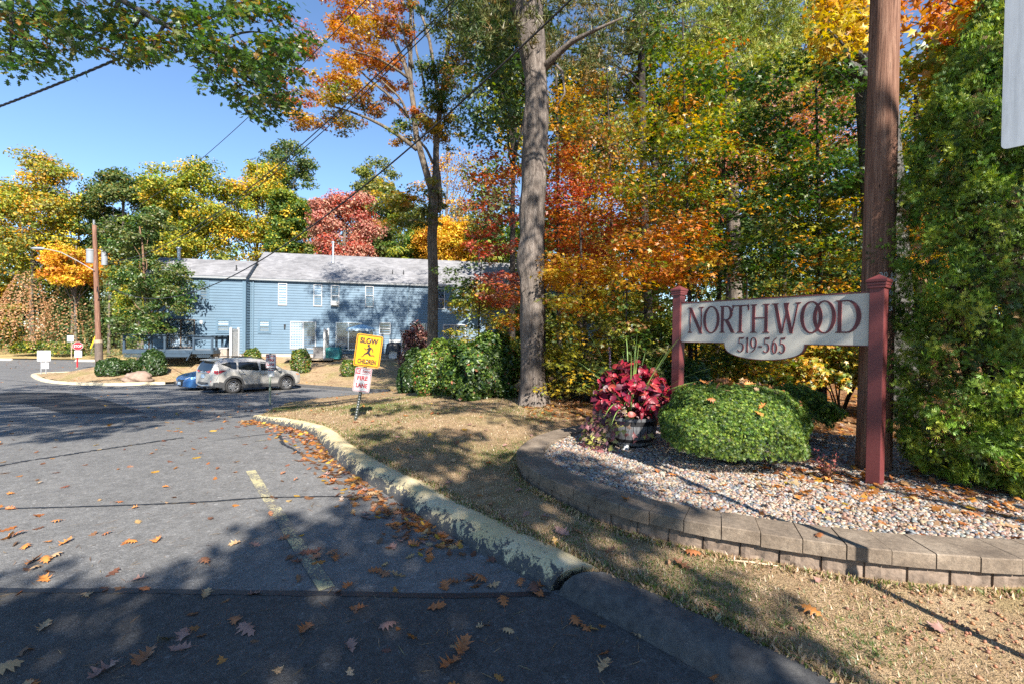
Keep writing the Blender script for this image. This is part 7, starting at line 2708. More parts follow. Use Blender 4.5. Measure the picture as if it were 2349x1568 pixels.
def blobs(name, C, rad, cols, mat, flat=(.45, .8)):
    N, K = len(C), len(IV)
    a = rng.uniform(0, 2 * math.pi, N)
    ax = rng.uniform(.75, 1.3, (N, 1)) * rad[:, None]
    ay = rng.uniform(.65, 1.0, (N, 1)) * rad[:, None]
    az = rng.uniform(*flat, (N, 1)) * rad[:, None]
    tilt_ = rng.normal(size=N) * .35
    x, y, z = IV[None, :, 0] * ax, IV[None, :, 1] * ay, IV[None, :, 2] * az
    z2 = z * np.cos(tilt_)[:, None] + x * np.sin(tilt_)[:, None]
    x2 = x * np.cos(tilt_)[:, None] - z * np.sin(tilt_)[:, None]
    X = x2 * np.cos(a)[:, None] - y * np.sin(a)[:, None]
    Y = x2 * np.sin(a)[:, None] + y * np.cos(a)[:, None]
    P = np.stack([X, Y, z2], 2) + C[:, None, :]
    F_ = np.array(IF)
    L = (F_[None] + (np.arange(N) * K)[:, None, None]).reshape(-1)
    me = bpy.data.meshes.new(name)
    me.vertices.add(N * K)
    me.vertices.foreach_set('co', P.reshape(-1).astype('f'))
    nf = N * len(F_)
    me.loops.add(nf * 3)
    me.loops.foreach_set('vertex_index', L.astype('i'))
    me.polygons.add(nf)
    me.polygons.foreach_set('loop_start', (np.arange(nf) * 3).astype('i'))
    me.polygons.foreach_set('loop_total', np.full(nf, 3, 'i'))
    me.polygons.foreach_set('use_smooth', np.ones(nf, bool))
    at_ = me.color_attributes.new('Col', 'FLOAT_COLOR', 'POINT')
    cc = np.ones((N, K, 4), 'f')
    cc[:, :, :3] = cols[:, None, :]
    at_.data.foreach_set('color', cc.reshape(-1))
    me.materials.append(mat)
    me.update(calc_edges=True)
    return link(name, me)


M_peb, t, b, out = new_mat('river_pebble')
a_ = t.nodes.new('ShaderNodeAttribute')
a_.attribute_name = 'Col'
co = coord(t)
t.links.new(mixc(t, 1.0, a_.outputs['Color'], ramp(t, noise(t, co, 90, 4, .6), [(.3, .78), (.7, 1.15)]), 'MULTIPLY'), b.inputs['Base Color'])
b.inputs['Roughness'].default_value = .65
PEB = [([(.29, .22, .15), (.34, .27, .2), (.25, .165, .11)], 4.6), ([(.29, .28, .26), (.38, .35, .31), (.2, .2, .2)], 3), ([(.26, .15, .11), (.2, .125, .1)], 1.8), ([(.14, .15, .165), (.09, .1, .115)], 1.6)]
Q = np.stack([rng.uniform(0.2, 6.2, 95000), rng.uniform(2.9, 8.0, 95000)], 1)
Q = Q[inside(Q, bed_outline)]
dep = Q[:, 1]
keep = rng.uniform(size=len(Q)) < np.clip((5.6 / dep) ** 2.0 * .75, .22, 1)
keep &= (Q[:, 0] / Q[:, 1] < 1.35)
Q = Q[keep]
rad = rng.uniform(.010, .0205, len(Q)) * np.where(rng.uniform(size=len(Q)) < .06, 1.5, 1)
C = np.stack([Q[:, 0], Q[:, 1], bed_z(Q[:, 0], Q[:, 1]) + rng.uniform(0, .016, len(Q))], 1)
tag(blobs('gravel', C, rad, pick(PEB, len(Q), .14), M_peb), kind='stuff')
print('pebbles', len(Q))

# ------------------------------------------------------------------ shrubs
def fan_mound(name, label, c, rad, n, size, pals, tm, mat, cat='shrub', group=None, lumps=.12, zfloor=None, flat=.35, under=True, stem=True, box=1.0, hollow=.72, drop=.25):
    """a clipped mound: leaves on a lumpy shell with more inside"""
    c = Vector(c)
    zf = c.z - rad[2] if zfloor is None else zfloor
    root = empty(name, (c.x, c.y, zf), 0, label, cat, group)
    d = rng.normal(size=(n, 3))
    d /= np.linalg.norm(d, axis=1)[:, None]
    d[:, 2] = np.where(d[:, 2] < -drop, -d[:, 2] * .6, d[:, 2])
    d /= np.linalg.norm(d, axis=1)[:, None]
    sh = np.sign(d) * np.abs(d) ** box
    ph = rng.uniform(0, 6.3, 6)
    lump = 1 + lumps * (np.sin(d[:, 0] * 5 + ph[0]) * np.sin(d[:, 1] * 4 + ph[1]) + .7 * np.sin(d[:, 2] * 7 + ph[2] + d[:, 0] * 6) + .5 * np.sin(d[:, 0] * 13 + ph[3]) * np.sin(d[:, 2] * 11 + ph[4] + d[:, 1] * 9))
    rr = (hollow + (1 - hollow) * rng.uniform(size=n) ** .4) * lump
    C = np.array(c) + sh * rr[:, None] * np.array(rad)
    C[:, 2] = np.maximum(C[:, 2], zf + .03 + rng.uniform(0, .05, n))
    nn = d + rng.normal(size=(n, 3)) * .5 + np.array([0, 0, flat])
    cell = (np.floor(C * 4.5) @ np.array([12.9898, 78.233, 37.719]))
    h = np.modf(np.abs(np.sin(cell) * 43758.5453))[0]
    cols = pick(pals, n, .2) * (.8 + .45 * h)[:, None]
    upv = d + np.array([0, 0, .6]) + rng.normal(size=(n, 3)) * .5
    leaf_cloud('foliage', root, C, size * rng.uniform(.7, 1.3, n), nn, cols, tm, mat)
    if stem:
        m = MB()
        for k in range(7):
            a = 2 * math.pi * k / 7 + rng.uniform(0, .6)
            e_ = Vector((math.cos(a) * rad[0] * .7, math.sin(a) * rad[1] * .7, (c.z - zf) + rad[2] * rng.uniform(-.1, .5)))
            m.tube(limb_path((0.03 * math.cos(a), .03 * math.sin(a), -.03), e_, .1, 5), list(np.linspace(.022, .006, 5)), 6)
        m.build('stems', M_bark_dark, root)
    return root


YEW = [([(.06, .12, .018), (.085, .16, .022), (.115, .2, .026)], 5), ([(.19, .27, .03), (.24, .31, .04)], 3), ([(.02, .05, .014)], 1.5)]
yb_ = fan_mound('yew_bush', 'large clipped yew mound under the board, littered with brown oak leaves', (2.60, 5.34, .68), (.82, .72, .56), 52000, .06, YEW, T_FAN, M_needle, 'bush', 'clipped yews under the board', .055, .27, box=.88, hollow=.76)
fan_mound('yew_bush', 'smaller darker yew mound behind the large one, right of it', (4.1, 6.75, .66), (.72, .58, .42), 15000, .08, YEW, T_FAN, M_needle, 'bush', 'clipped yews under the board', .14, .27)
# arborvitae: upright fans in clusters with dark gaps between them
AX, AY = 5.2, 4.75
root = empty('arborvitae', (AX, AY, .2), 0, 'tall dense arborvitae filling the right edge beside the utility pole', 'evergreen')
H = 5.2


def arb(n, lo, hi):
    t_ = rng.uniform(0, 1, n) ** 1.1
    a = rng.uniform(0, 2 * math.pi, n)
    prof = np.interp(t_, [0, .05, .2, .45, .7, .88, 1], [.62, .84, .97, .95, .72, .4, .03])
    lob = 1 + .13 * np.sin(a * 6 + t_ * 23) * np.sin(t_ * 31 + a * 2) + .08 * np.sin(a * 13 - t_ * 47)
    rr = prof * lob * rng.uniform(lo, hi, n)
    ok = AY + rr * np.sin(a) < 5.3
    return np.stack([AX + rr * np.cos(a), AY + rr * np.sin(a), .32 + t_ * H], 1)[ok], a[ok], rr[ok]


Cc, ac, _ = arb(7600, .84, 1.06)
AV = [([(.09, .17, .02), (.12, .22, .026), (.17, .28, .03)], 5), ([(.25, .33, .035), (.31, .38, .04)], 3.4), ([(.04, .08, .018)], 1.0)]
k = 17
cl = np.repeat(np.arange(len(Cc)), k)
od = np.stack([np.cos(ac), np.sin(ac), np.zeros(len(ac))], 1)
base_dir = od * .55 + np.array([0, 0, .75]) + rng.normal(size=od.shape) * .3
C = Cc[cl] + rng.normal(size=(len(cl), 3)) * .032 + base_dir[cl] * rng.uniform(0, .11, (len(cl), 1))
one = pick(AV, len(Cc), .2)
br_ = rng.uniform(size=len(Cc)) < .035
one[br_] = pick([([(.32, .17, .07), (.4, .23, .1)], 1)], br_.sum())
cols = one[cl] * rng.uniform(.75, 1.3, (len(cl), 1))
side = np.stack([-np.sin(ac), np.cos(ac), np.zeros(len(ac))], 1) * rng.normal(size=(len(ac), 1))
nn = (od * .7 + side * .8)[cl] + rng.normal(size=(len(cl), 3)) * .35
upv = base_dir[cl] + rng.normal(size=(len(cl), 3)) * .4
Ci, ai, _ = arb(16000, .45, .85)  # inner leaves coloured darker to put shade into the gaps
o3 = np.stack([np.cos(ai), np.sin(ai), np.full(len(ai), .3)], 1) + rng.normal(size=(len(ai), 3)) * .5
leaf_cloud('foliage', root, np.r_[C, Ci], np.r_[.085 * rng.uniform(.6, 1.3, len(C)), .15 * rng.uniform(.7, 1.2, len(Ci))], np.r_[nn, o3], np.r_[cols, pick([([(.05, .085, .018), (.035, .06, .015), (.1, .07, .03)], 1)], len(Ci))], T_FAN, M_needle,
           up=np.r_[upv, rng.normal(size=(len(Ci), 3))])
m = MB()
for k in range(5):
    q = 2 * math.pi * k / 5
    m.tube(limb_path((.12 * math.cos(q), .12 * math.sin(q), -.1), (.5 * math.cos(q), .5 * math.sin(q), 3.2), .02, 6), list(np.linspace(.06, .02, 6)), 7)
m.build('stems', M_bark_tan, root)

SHR = [(GREEN, 4), ([(.13, .2, .03), (.18, .24, .035)], 3), (YG, 1.2), ([(.3, .1, .04)], .5)]


def shrub_px(label, u0, u1, v0, v1, Y, n, size, pals, group='shrubs by the townhouses', tm=T_LEAF, lumps=.1, name='shrub', depth=None, box=.9, hollow=.7):
    c, rad = env(u0, u1, v0, v1, Y)
    rad[1] = depth or rad[0] * .9
    zf = lz(c[0], c[1])
    top = max(c[2] + rad[2], zf + .3)
    rad[2] = (top - zf) / 1.6
    c[2] = zf + rad[2] * .6
    return fan_mound(name, label, c, rad, int(n * 1.5), size, pals, tm, M_leaf, 'shrub', group, lumps, zf - .02, box=box, hollow=hollow, drop=.62)


shrub_px('round bright green clipped shrub left of the shady spreading shrub', 950, 1062, 782, 902, 13.4, 9000, .085, [(GREEN, 4), ([(.16, .24, .03), (.2, .28, .035)], 4), ([(.32, .12, .05)], .6)], 'big shrubs left of the pine trunk', lumps=.07)
shrub_px('broad spreading shrub with drooping leaves beside the pine trunk', 1030, 1195, 772, 914, 12.0, 14000, .1, [(GREEN, 5), ([(.12, .2, .03), (.17, .24, .035)], 3), (DKGREEN, 2), ([(.3, .11, .05)], .3)], 'big shrubs left of the pine trunk', lumps=.2, hollow=.6)
shrub_px('dark grey-green shrub left of the round bright shrub', 925, 975, 800, 880, 15.5, 3500, .1, [(OAKG, 4), (DKGREEN, 3)], lumps=.15)
shrub_px('small dark dwarf shrub at the lawn edge', 911, 942, 838, 866, 15.8, 1500, .08, [(DKGREEN, 4), (OAKG, 1)])
shrub_px('purple-leaved bush against the blue wall behind the covered grill', 920, 992, 745, 845, 29.5, 3600, .17, [([(.10, .045, .05), (.16, .06, .05), (.07, .04, .045)], 5), ([(.3, .13, .09)], 2), (OAKG, .6)], lumps=.2, hollow=.4)
shrub_px('small round green shrub by the corner of the two townhouses', 560, 598, 798, 826, 31.0, 1700, .12, SHR)
shrub_px('larger round green shrub in front of the first patio door', 668, 712, 799, 835, 29.5, 2200, .12, SHR)
shrub_px('round green shrub just left of the yellow sign', 782, 818, 824, 853, 28.0, 1500, .11, SHR)
shrub_px('dark green bush beside the base of the left utility pole', 228, 286, 820, 850, 27.2, 2600, .13, [(DKGREEN, 4), (OAKG, 3)])
shrub_px('dark green bush between the boulder and the deck', 325, 375, 800, 848, 27.6, 2200, .14, [(DKGREEN, 4), (OAKG, 3)])
shrub_px('small bush left of the boulder', 285, 318, 823, 842, 28.2, 1000, .13, [(OAKG, 4), (GREEN, 2)])
shrub_px('trimmed green shrub just behind the left sign post', 1535, 1640, 822, 905, 8.2, 6500, .06, [(GREEN, 4), (OAKG, 3), ([(.16, .22, .04)], 2)], 'shrubs behind the entrance board', hollow=.6)
shrub_px('low yellow-green shrub behind the coleus', 1470, 1545, 815, 930, 8.6, 4500, .07, [([(.17, .23, .04), (.24, .28, .05)], 4), (GREEN, 3)], 'shrubs behind the entrance board', hollow=.5)
# clipped hedge over the road
c0 = at(112, 797, 56)
fan_mound('clipped_hedge', 'low clipped green hedge across the road behind the notice board', (c0.x, c0.y, float(lawn2_z(c0.x, c0.y)) + .75), (3.9, 1.4, .95), 6000, .26, [(GREEN, 3), (YG, 3), ([(.3, .2, .06)], .5)], T_LEAF, M_leaf_far, 'hedge', None, .06, float(lawn2_z(c0.x, c0.y)) - .05, box=.6)
# undergrowth along the edge of the wood
UG = [[(YG, 4), (YEL, 2), (GREEN, 2)], [(YG, 3), (DULL, 3), (BRN, 1)], [(GREEN, 4), (YG, 3)], [(GOLD, 3), (YG, 3)]]
for k, (u, v0, w, Y, lab) in enumerate(((1270, 800, 60, 12.2, 'brushy undergrowth right beside the pine trunk foot'), (1320, 830, 55, 11.2, 'yellow-green brush at the wood edge left of the planter'), (1385, 810, 60, 10.6, 'gold-tinged brush behind the planter spikes'),
                                        (1445, 830, 60, 10.2, 'green brush behind the planter, right side'), (1610, 820, 60, 10.4, 'yellow brush seen under the left half of the board'), (1690, 800, 65, 10.8, 'gold brush seen under the middle of the board'),
                                        (1770, 805, 65, 10.2, 'yellow-green brush seen under the carved number'), (1850, 800, 65, 9.8, 'green brush seen under the letter W'), (1930, 790, 65, 9.4, 'gold and russet brush left of the right sign post'),
                                        (2110, 820, 55, 8.8, 'brush behind the foot of the arborvitae'), (1215, 790, 60, 14.5, 'loose brush behind the pine trunk'), (1560, 800, 60, 12, 'brush deep behind the left sign post'))):
    c, rad = env(u - w, u + w, v0, 940, Y)
    zf = lz(c[0], c[1])
    rad[2] = (c[2] + rad[2] - zf) / 2
    fan_mound('undergrowth_shrub', lab, (c[0], c[1], zf + rad[2]), rad, 2200, .12, UG[k % 4], T_MAPLE, M_leaf, 'shrub', 'undergrowth along the wood edge', .3, zf - .02, hollow=.1)

# little barberry in the gravel
bp = atz(1905, 1100, .29)
root = empty('barberry', (bp.x, bp.y, .28), 0, 'small twiggy pink-leaved barberry in the gravel left of the right sign post', 'shrub')
m = MB()
Cb = []
for k in range(16):
    a = rng.uniform(0, 6.28)
    r_ = rng.uniform(.05, .2)
    e_ = Vector((r_ * math.cos(a), r_ * math.sin(a), rng.uniform(.14, .32)))
    q = limb_path((0, 0, -.02), e_, .05, 5)
    m.tube(q, list(np.linspace(.004, .0015, 5)), 5)
    for p in q[2:]:
        for _ in range(3):
            Cb.append((p.x + bp.x + rng.normal() * .012, p.y + bp.y + rng.normal() * .012, p.z + .28 + rng.normal() * .012))
m.build('twigs', M_bark_tan, root)
Cb = np.array(Cb)
leaf_cloud('leaves', root, Cb, rng.uniform(.018, .034, len(Cb)), rng.normal(size=(len(Cb), 3)) + np.array([0, -.3, .5]), pick([([(.5, .12, .12), (.42, .1, .1), (.5, .2, .13)], 1)], len(Cb)), T_LEAF, M_leaf)

# ------------------------------------------------------------------ barrel planter
pbp = atz(1452, 1026, .285)
PB = Vector((pbp.x, pbp.y + .16, .285))
root = empty('barrel_planter', PB, 0, 'half barrel planter of dark staves and black hoops in the gravel bed', 'planter')
M_stave, t, b, out = new_mat('grey_black_staves')
co = coord(t)
sep = t.nodes.new('ShaderNodeSeparateXYZ')
t.links.new(co, sep.inputs[0])
gr2 = noise(t, co, 9, 6, .7, (4, 4, .4))
t.links.new(ramp(t, gr2, [(.3, (.045, .047, .053)), (.55, (.12, .125, .135)), (.8, (.22, .225, .235))]), b.inputs['Base Color'])
b.inputs['Roughness'].default_value = .55
bump(t, b, gr2, .4, .006)
RB0, RB1, HB = .27, .345, .42


def rbar(z):
    q = z / HB
    return RB0 + (RB1 - RB0) * q + .035 * math.sin(math.pi * min(1, q * .95))


m = MB()
ns = 22
for k in range(ns):
    a0, a1 = 2 * math.pi * k / ns + .012, 2 * math.pi * (k + 1) / ns - .012
    zs_ = np.linspace(0, HB, 7)
    vs = []
    for z in zs_:
        for f in (0, .5, 1):
            a = a0 + (a1 - a0) * f
            rr_ = rbar(z) * (1 - (.006 if f != .5 else 0))
            vs.append((rr_ * math.cos(a), rr_ * math.sin(a), z))
    m.add(vs, [[i * 3 + j, i * 3 + j + 1, (i + 1) * 3 + j + 1, (i + 1) * 3 + j] for i in range(6) for j in range(2)])
m.lathe([(rbar(HB) - .004, HB), (rbar(HB) - .03, HB), (rbar(HB * .7) - .035, HB * .7)], 44)
m.lathe([(rbar(z) - .012, z) for z in np.linspace(0, HB, 7)], 44, mi=1)
m.build('staves', [M_stave, M_black], root, smooth=False)
M_hoop = simple('black_hoop', (.014, .014, .016), .5, .3, .2, 9)
for z0 in (.015, .1, HB - .095):
    w_ = .04 if z0 < .3 else .055
    MB().lathe([(rbar(z0) + .001, z0), (rbar(z0) + .005, z0), (rbar(z0 + w_) + .005, z0 + w_), (rbar(z0 + w_) + .001, z0 + w_)], 48).build('hoop', M_hoop, root, smooth=False)
MB().lathe([(rbar(HB * .86) - .03, HB * .86), (.001, HB * .9)], 30).build('soil', M_bedbase, root)

# coleus: broad crimson leaves; spikes; trailing potato vine
P0 = PB + Vector((0, 0, HB * .88))
_cv, _cf = [], []
for k in range(9):                              # an ovate pointed leaf, folded along the rib and arching over
    q = k / 8
    w_ = .31 * math.sin(math.pi * q ** .72) ** .85 * (1 - .2 * q) + .004
    z_ = -.75 * (q - .25) ** 2
    wv = .03 * (-1) ** k
    _cv += [(-w_, -.5 + q, z_ + .09 * w_ / .3 + wv), (0, -.5 + q + .02, z_), (w_, -.5 + q, z_ + .09 * w_ / .3 - wv)]
for k in range(8):
    for j in range(2):
        o_ = k * 3 + j
        _cf += [[o_, o_ + 1, o_ + 4], [o_, o_ + 4, o_ + 3]]
T_COLEUS = (np.array(_cv), _cf)
_ivy = tmpl_star([(-60, .3), (0, .48), (50, .3), (90, .62), (130, .3), (180, .48), (240, .3)], [.25, .2, .22, .22, .2, .25])
root = empty('coleus', P0, 0, 'crimson coleus with broad leaves growing in the barrel planter', 'plant')
n = 400
d = rng.normal(size=(n, 3))
d[:, 2] = np.abs(d[:, 2]) * 1.0
d /= np.linalg.norm(d, axis=1)[:, None]
rr = .55 + .45 * rng.uniform(size=n) ** .5
C = np.array(P0) + np.array([.02, 0, .12]) + d * rr[:, None] * np.array([.56, .48, .68])
nn = d * .8 + rng.normal(size=(n, 3)) * .45 + np.array([0, -.3, .6])
cols = pick([([(.27, .012, .03), (.33, .018, .04), (.22, .01, .03)], 5), ([(.14, .012, .035), (.09, .012, .03)], 3.6), ([(.4, .05, .045), (.36, .06, .04)], 1.2)], n, .14)
leaf_cloud('leaves', root, C, rng.uniform(.10, .18, n), nn, cols, T_COLEUS, leaf_mat('coleus_leaf', .3, .45, .04))
m = MB()
for k in range(0, n, 5):
    q = Vector(C[k]) - P0
    m.tube(limb_path((q.x * .12, q.y * .12, -.05), q, .05, 5), list(np.linspace(.009, .004, 5)), 5)
m.build('stems', simple('purple_stem', (.06, .02, .025), .6), root)
for (x, y, h_) in ((-.26, -.02, .98), (.13, -.1, .72)):
    fl = []
    for z in np.linspace(h_ - .34 * (h_ / .98), h_, 34):
        for _ in range(4):
            a = rng.uniform(0, 6.28)
            fl.append((P0.x + x - .05 * z + .012 * math.cos(a), P0.y + y + .012 * math.sin(a), P0.z + z))
    fl = np.array(fl)
    leaf_cloud('flower_spike', root, fl, np.full(len(fl), .016), rng.normal(size=(len(fl), 3)), pick([([(.2, .13, .24), (.13, .05, .09), (.3, .22, .34)], 1)], len(fl)), T_LEAF, M_leaf)
root = empty('spike_plant', P0, 0, 'spiky dracaena with thin arching green blades in the barrel planter', 'plant')
for k in range(46):
    a = rng.uniform(0, 2 * math.pi)
    upw = rng.uniform(.15, 1.0)
    L_ = rng.uniform(1.0, 1.4)
    m = MB()
    vs = []
    hv = Vector((math.cos(a), math.sin(a), 0))
    sd_ = Vector((-math.sin(a), math.cos(a), 0))
    th = R(18 + 62 * (1 - upw))
    for i in range(9):
        q = i / 8
        an = th + .55 * (1 - upw) * q * q
        p = Vector((0, 0, -.02)) + hv * (math.sin(an) * L_ * q) + Vector((0, 0, math.cos(an) * L_ * q))
        w_ = .017 * (1 - q) ** .7 * (1 if q > .05 else .8) + .0008
        vs += [p - sd_ * w_, p + Vector((0, 0, -.003)), p + sd_ * w_]
    m.add(vs, [[i * 3 + j, i * 3 + j + 1, (i + 1) * 3 + j + 1, (i + 1) * 3 + j] for i in range(8) for j in range(2)])
    if k == 0:
        M_spk = simple('spike_blade', (.2, .3, .08), .4, 0, .3, 5)
    m.build('blade', M_spk, root, smooth=True)
root = empty('sweet_potato_vine', P0 + Vector((-.3, -.1, .02)), 0, 'purple and lime sweet potato vine trailing over the left side of the barrel planter', 'plant')
C, nn = [], []
for k in range(420):
    q = rng.uniform()
    a = rng.normal() * .62 + math.pi * 1.08
    r_ = .24 + .44 * q ** .7 + rng.normal() * .05
    z = .10 * (1 - q) + .06 * math.sin(q * 3) - max(0, q - .3) * .62 + rng.normal() * .05
    C.append((P0.x + r_ * math.cos(a), P0.y - .04 + r_ * math.sin(a) * .8, max(.30, P0.z + z)))
    nn.append((math.cos(a) * .7, math.sin(a) * .7 - .4, .7))
C = np.array(C)
nn = np.array(nn) + rng.normal(size=C.shape) * .35
leaf_cloud('leaves', root, C, rng.uniform(.07, .13, len(C)), nn, pick([([(.17, .06, .07), (.24, .09, .1), (.1, .035, .05)], 5), ([(.36, .33, .08), (.3, .31, .07)], 2.6), ([(.33, .1, .1)], 1), ([(.26, .17, .11)], 1.4)], len(C), .2), _ivy, M_leaf)

# boulder, grey stone by the planter
def stone(name, label, loc, rad, col, cat):
    v = IV * np.array(rad)
    bm = bmesh.new()
    bmesh.ops.create_icosphere(bm, subdivisions=4, radius=1)
    for q in bm.verts:
        p = q.co
        k = 1 + .13 * math.sin(p.x * 3.1 + 1) * math.cos(p.y * 2.7) + .08 * math.sin(p.z * 6 + p.x * 5) + .04 * math.sin(p.x * 13 + p.y * 11 + p.z * 9)
        q.co = Vector((p.x * rad[0], p.y * rad[1], p.z * rad[2])) * k
    me = bpy.data.meshes.new(name)
    bm.to_mesh(me)
    bm.free()
    me.polygons.foreach_set('use_smooth', [True] * len(me.polygons))
    me.materials.append(simple(name + '_stone', col, .92, 0, .3, 4, .9, 14))
    o = link(name, me, None, loc)
    return tag(o, label, cat)


bl_ = gpt(317, 851, 26.0)
stone('boulder', 'brown boulder lying on the island by the dark bushes', (bl_.x, bl_.y, bl_.z + .18), (.8, .5, .38), (.24, .17, .13), 'boulder')
q = atz(1434, 1030, .29)
stone('grey_stone', 'small pale grey stone leaning on the barrel planter foot', (q.x, q.y - .02, .31), (.05, .035, .05), (.42, .43, .44), 'stone')
# white hose line at the post foot
q0, q1, q2 = atz(1958, 1103, .3), atz(2050, 1108, .3), atz(2240, 1118, .3)
tag(MB().tube([tuple(q0), ((q0.x + q1.x) / 2, (q0.y + q1.y) / 2, .305), tuple(q1), tuple(q2)], .006, 6).build('plastic_pipe', M_white, smooth=True), 'thin white plastic pipe lying behind the foot of the right sign post', 'pipe')
# pale stick on the lawn
q0, q1 = atz(1668, 1283, .125), atz(1785, 1297, .12)
tag(MB().tube([tuple(q0), tuple((q0 + q1) / 2 + Vector((0, .004, .004))), tuple(q1)], [.006, .008, .005], 7).build('stick', simple('peeled_stick', (.5, .38, .25), .8), smooth=True), 'pale peeled stick lying on the lawn below the retaining wall', 'stick')
# ------------------------------------------------------------------ grass blades on the near lawn (uncountable)
def lawn_inside(Q):
    return inside(Q, outline)


def blade_patch(name, n, x0, x1, y0, y1, h, cols, dens=None, mat=None):
    Q = np.stack([rng.uniform(x0, x1, n), rng.uniform(y0, y1, n)], 1)
    Q = Q[lawn_inside(Q)]
    Q = Q[~inside(Q, bed_outline) & ~inside(Q, wall_poly)]
    if dens is not None:
        Q = Q[rng.uniform(size=len(Q)) < dens(Q)]
    n = len(Q)
    z = lawn_z(Q[:, 0], Q[:, 1])
    a = rng.uniform(0, 2 * math.pi, n)
    hh = h * rng.uniform(.5, 1.3, n)
    w = rng.uniform(.0022, .0042, n) * (1 + .12 * Q[:, 1])
    ln = rng.uniform(.3, 1.5, n)
    dx, dy = np.cos(a), np.sin(a)
    b0 = np.stack([Q[:, 0] - dy * w, Q[:, 1] + dx * w, z - .004], 1)
    b1 = np.stack([Q[:, 0] + dy * w, Q[:, 1] - dx * w, z - .004], 1)
    tp = np.stack([Q[:, 0] + dx * hh * ln, Q[:, 1] + dy * hh * ln, z + hh * (1.15 - .55 * ln)], 1)
    P = np.stack([b0, b1, tp], 1)
    me = bpy.data.meshes.new(name)
    me.vertices.add(n * 3)
    me.vertices.foreach_set('co', P.reshape(-1).astype('f'))
    me.loops.add(n * 3)
    me.loops.foreach_set('vertex_index', np.arange(n * 3, dtype='i'))
    me.polygons.add(n)
    me.polygons.foreach_set('loop_start', (np.arange(n) * 3).astype('i'))
    me.polygons.foreach_set('loop_total', np.full(n, 3, 'i'))
    g = cols(Q)
    cc = np.ones((n, 3, 4), 'f')
    cc[:, :, :3] = g[:, None, :]
    at_ = me.color_attributes.new('Col', 'FLOAT_COLOR', 'POINT')
    at_.data.foreach_set('color', cc.reshape(-1))
    me.materials.append(M_leaf)
    me.update(calc_edges=True)
    return tag(link(name, me), kind='stuff')


wall_poly = [wall_pt(a, .0) for a in np.linspace(.02, d_[-1], 120)] + [wall_pt(a, CAPW) for a in np.linspace(d_[-1], .02, 120)]
STRAW = [([(.44, .325, .19), (.36, .255, .145), (.5, .38, .24)], 1)]
LGREEN = [([(.13, .17, .035), (.2, .22, .05), (.09, .14, .03)], 1)]


def gfield(Q):
    return (np.sin(Q[:, 0] * 1.7 + .8 * np.sin(Q[:, 1] * 1.3)) + np.sin(Q[:, 1] * 2.1 + Q[:, 0] * .9 + 1) + .7 * np.sin(Q[:, 0] * 5.1 - Q[:, 1] * 3.7)) / 2.7


def gcols(Q):
    c = pick(STRAW, len(Q), .2)
    g = gfield(Q) + rng.normal(size=len(Q)) * .35 > np.where(Q[:, 1] < 3.6, .45, .16)
    c[g] = pick(LGREEN, g.sum(), .2)
    return c


blade_patch('grass', 230000, -3.2, 5.5, 1.4, 6.5, .026, gcols, lambda Q: np.clip((.55 + .6 * gfield(Q)) * np.clip(4.2 / Q[:, 1], .35, 1), .12, 1))
blade_patch('grass', 150000, -7.5, 2.6, 6.2, 13.5, .032, gcols, lambda Q: np.clip(.6 + .5 * gfield(Q), .15, 1) * np.where(Q[:, 0] > .8, .25, 1))
# longer blades along the kerb and at the wall foot
kl = smooth_path(KERB_BACK, 600) * .9 + smooth_path(KERB_ROAD, 600) * .1
kq = kl[rng.integers(0, 600, 9000)] + np.stack([rng.uniform(-.01, .13, 9000)] * 2, 1) * np.array([.75, .65])
wq = np.array([wall_pt(a, -abs(rng.normal()) * .05) for a in rng.uniform(.05, d_[-1], 5000)])
tq = np.r_[kq, wq]
tq = tq[~inside(tq, wall_poly) & ~inside(tq, bed_outline) & (tq[:, 1] > 1.5)]
n = len(tq)
C = np.stack([tq[:, 0], tq[:, 1], np.maximum(lawn_z(tq[:, 0], tq[:, 1]), road_z(tq[:, 1]) + .1) + .012], 1)
bl3 = (np.array([(-.035, -.5, 0), (.035, -.5, 0), (.02, .1, .1), (0, .5, -.1)]), [[0, 1, 2], [0, 2, 3]])
gc = pick(STRAW, n, .2)
gg = rng.uniform(size=n) < .3
gc[gg] = pick(LGREEN, gg.sum(), .2)
tag(leaf_cloud('grass', None, C, rng.uniform(.03, .075, n), rng.normal(size=(n, 3)) * np.array([1, 1, .3]), gc, bl3, M_leaf, up=rng.normal(size=(n, 3)) * .55 + np.array([0, 0, 1])), kind='stuff')
# tufts of weeds
tf = []
for (u, v) in ((1990, 1470), (1940, 1500), (2010, 1500), (1480, 1325), (1425, 1240), (1495, 1295), (1170, 925), (1190, 930), (1205, 930), (1830, 1445), (2050, 1440), (1660, 1390), (1790, 1430)):
    p = atz(u, v, .12)
    for _ in range(26):
        tf.append((p.x + rng.normal() * .035 * (p.y / 3), p.y + rng.normal() * .03 * (p.y / 3)))
tf = np.array(tf)
tf = tf[lawn_inside(tf)]
C = np.stack([tf[:, 0], tf[:, 1], lawn_z(tf[:, 0], tf[:, 1]) + .015], 1)
tag(leaf_cloud('weeds', None, C, rng.uniform(.02, .05, len(C)), rng.normal(size=(len(C), 3)) * .8 + np.array([0, -.5, .4]), pick([([(.1, .15, .035), (.15, .2, .06), (.08, .12, .03)], 1)], len(C)), T_FAN, M_leaf), kind='stuff')

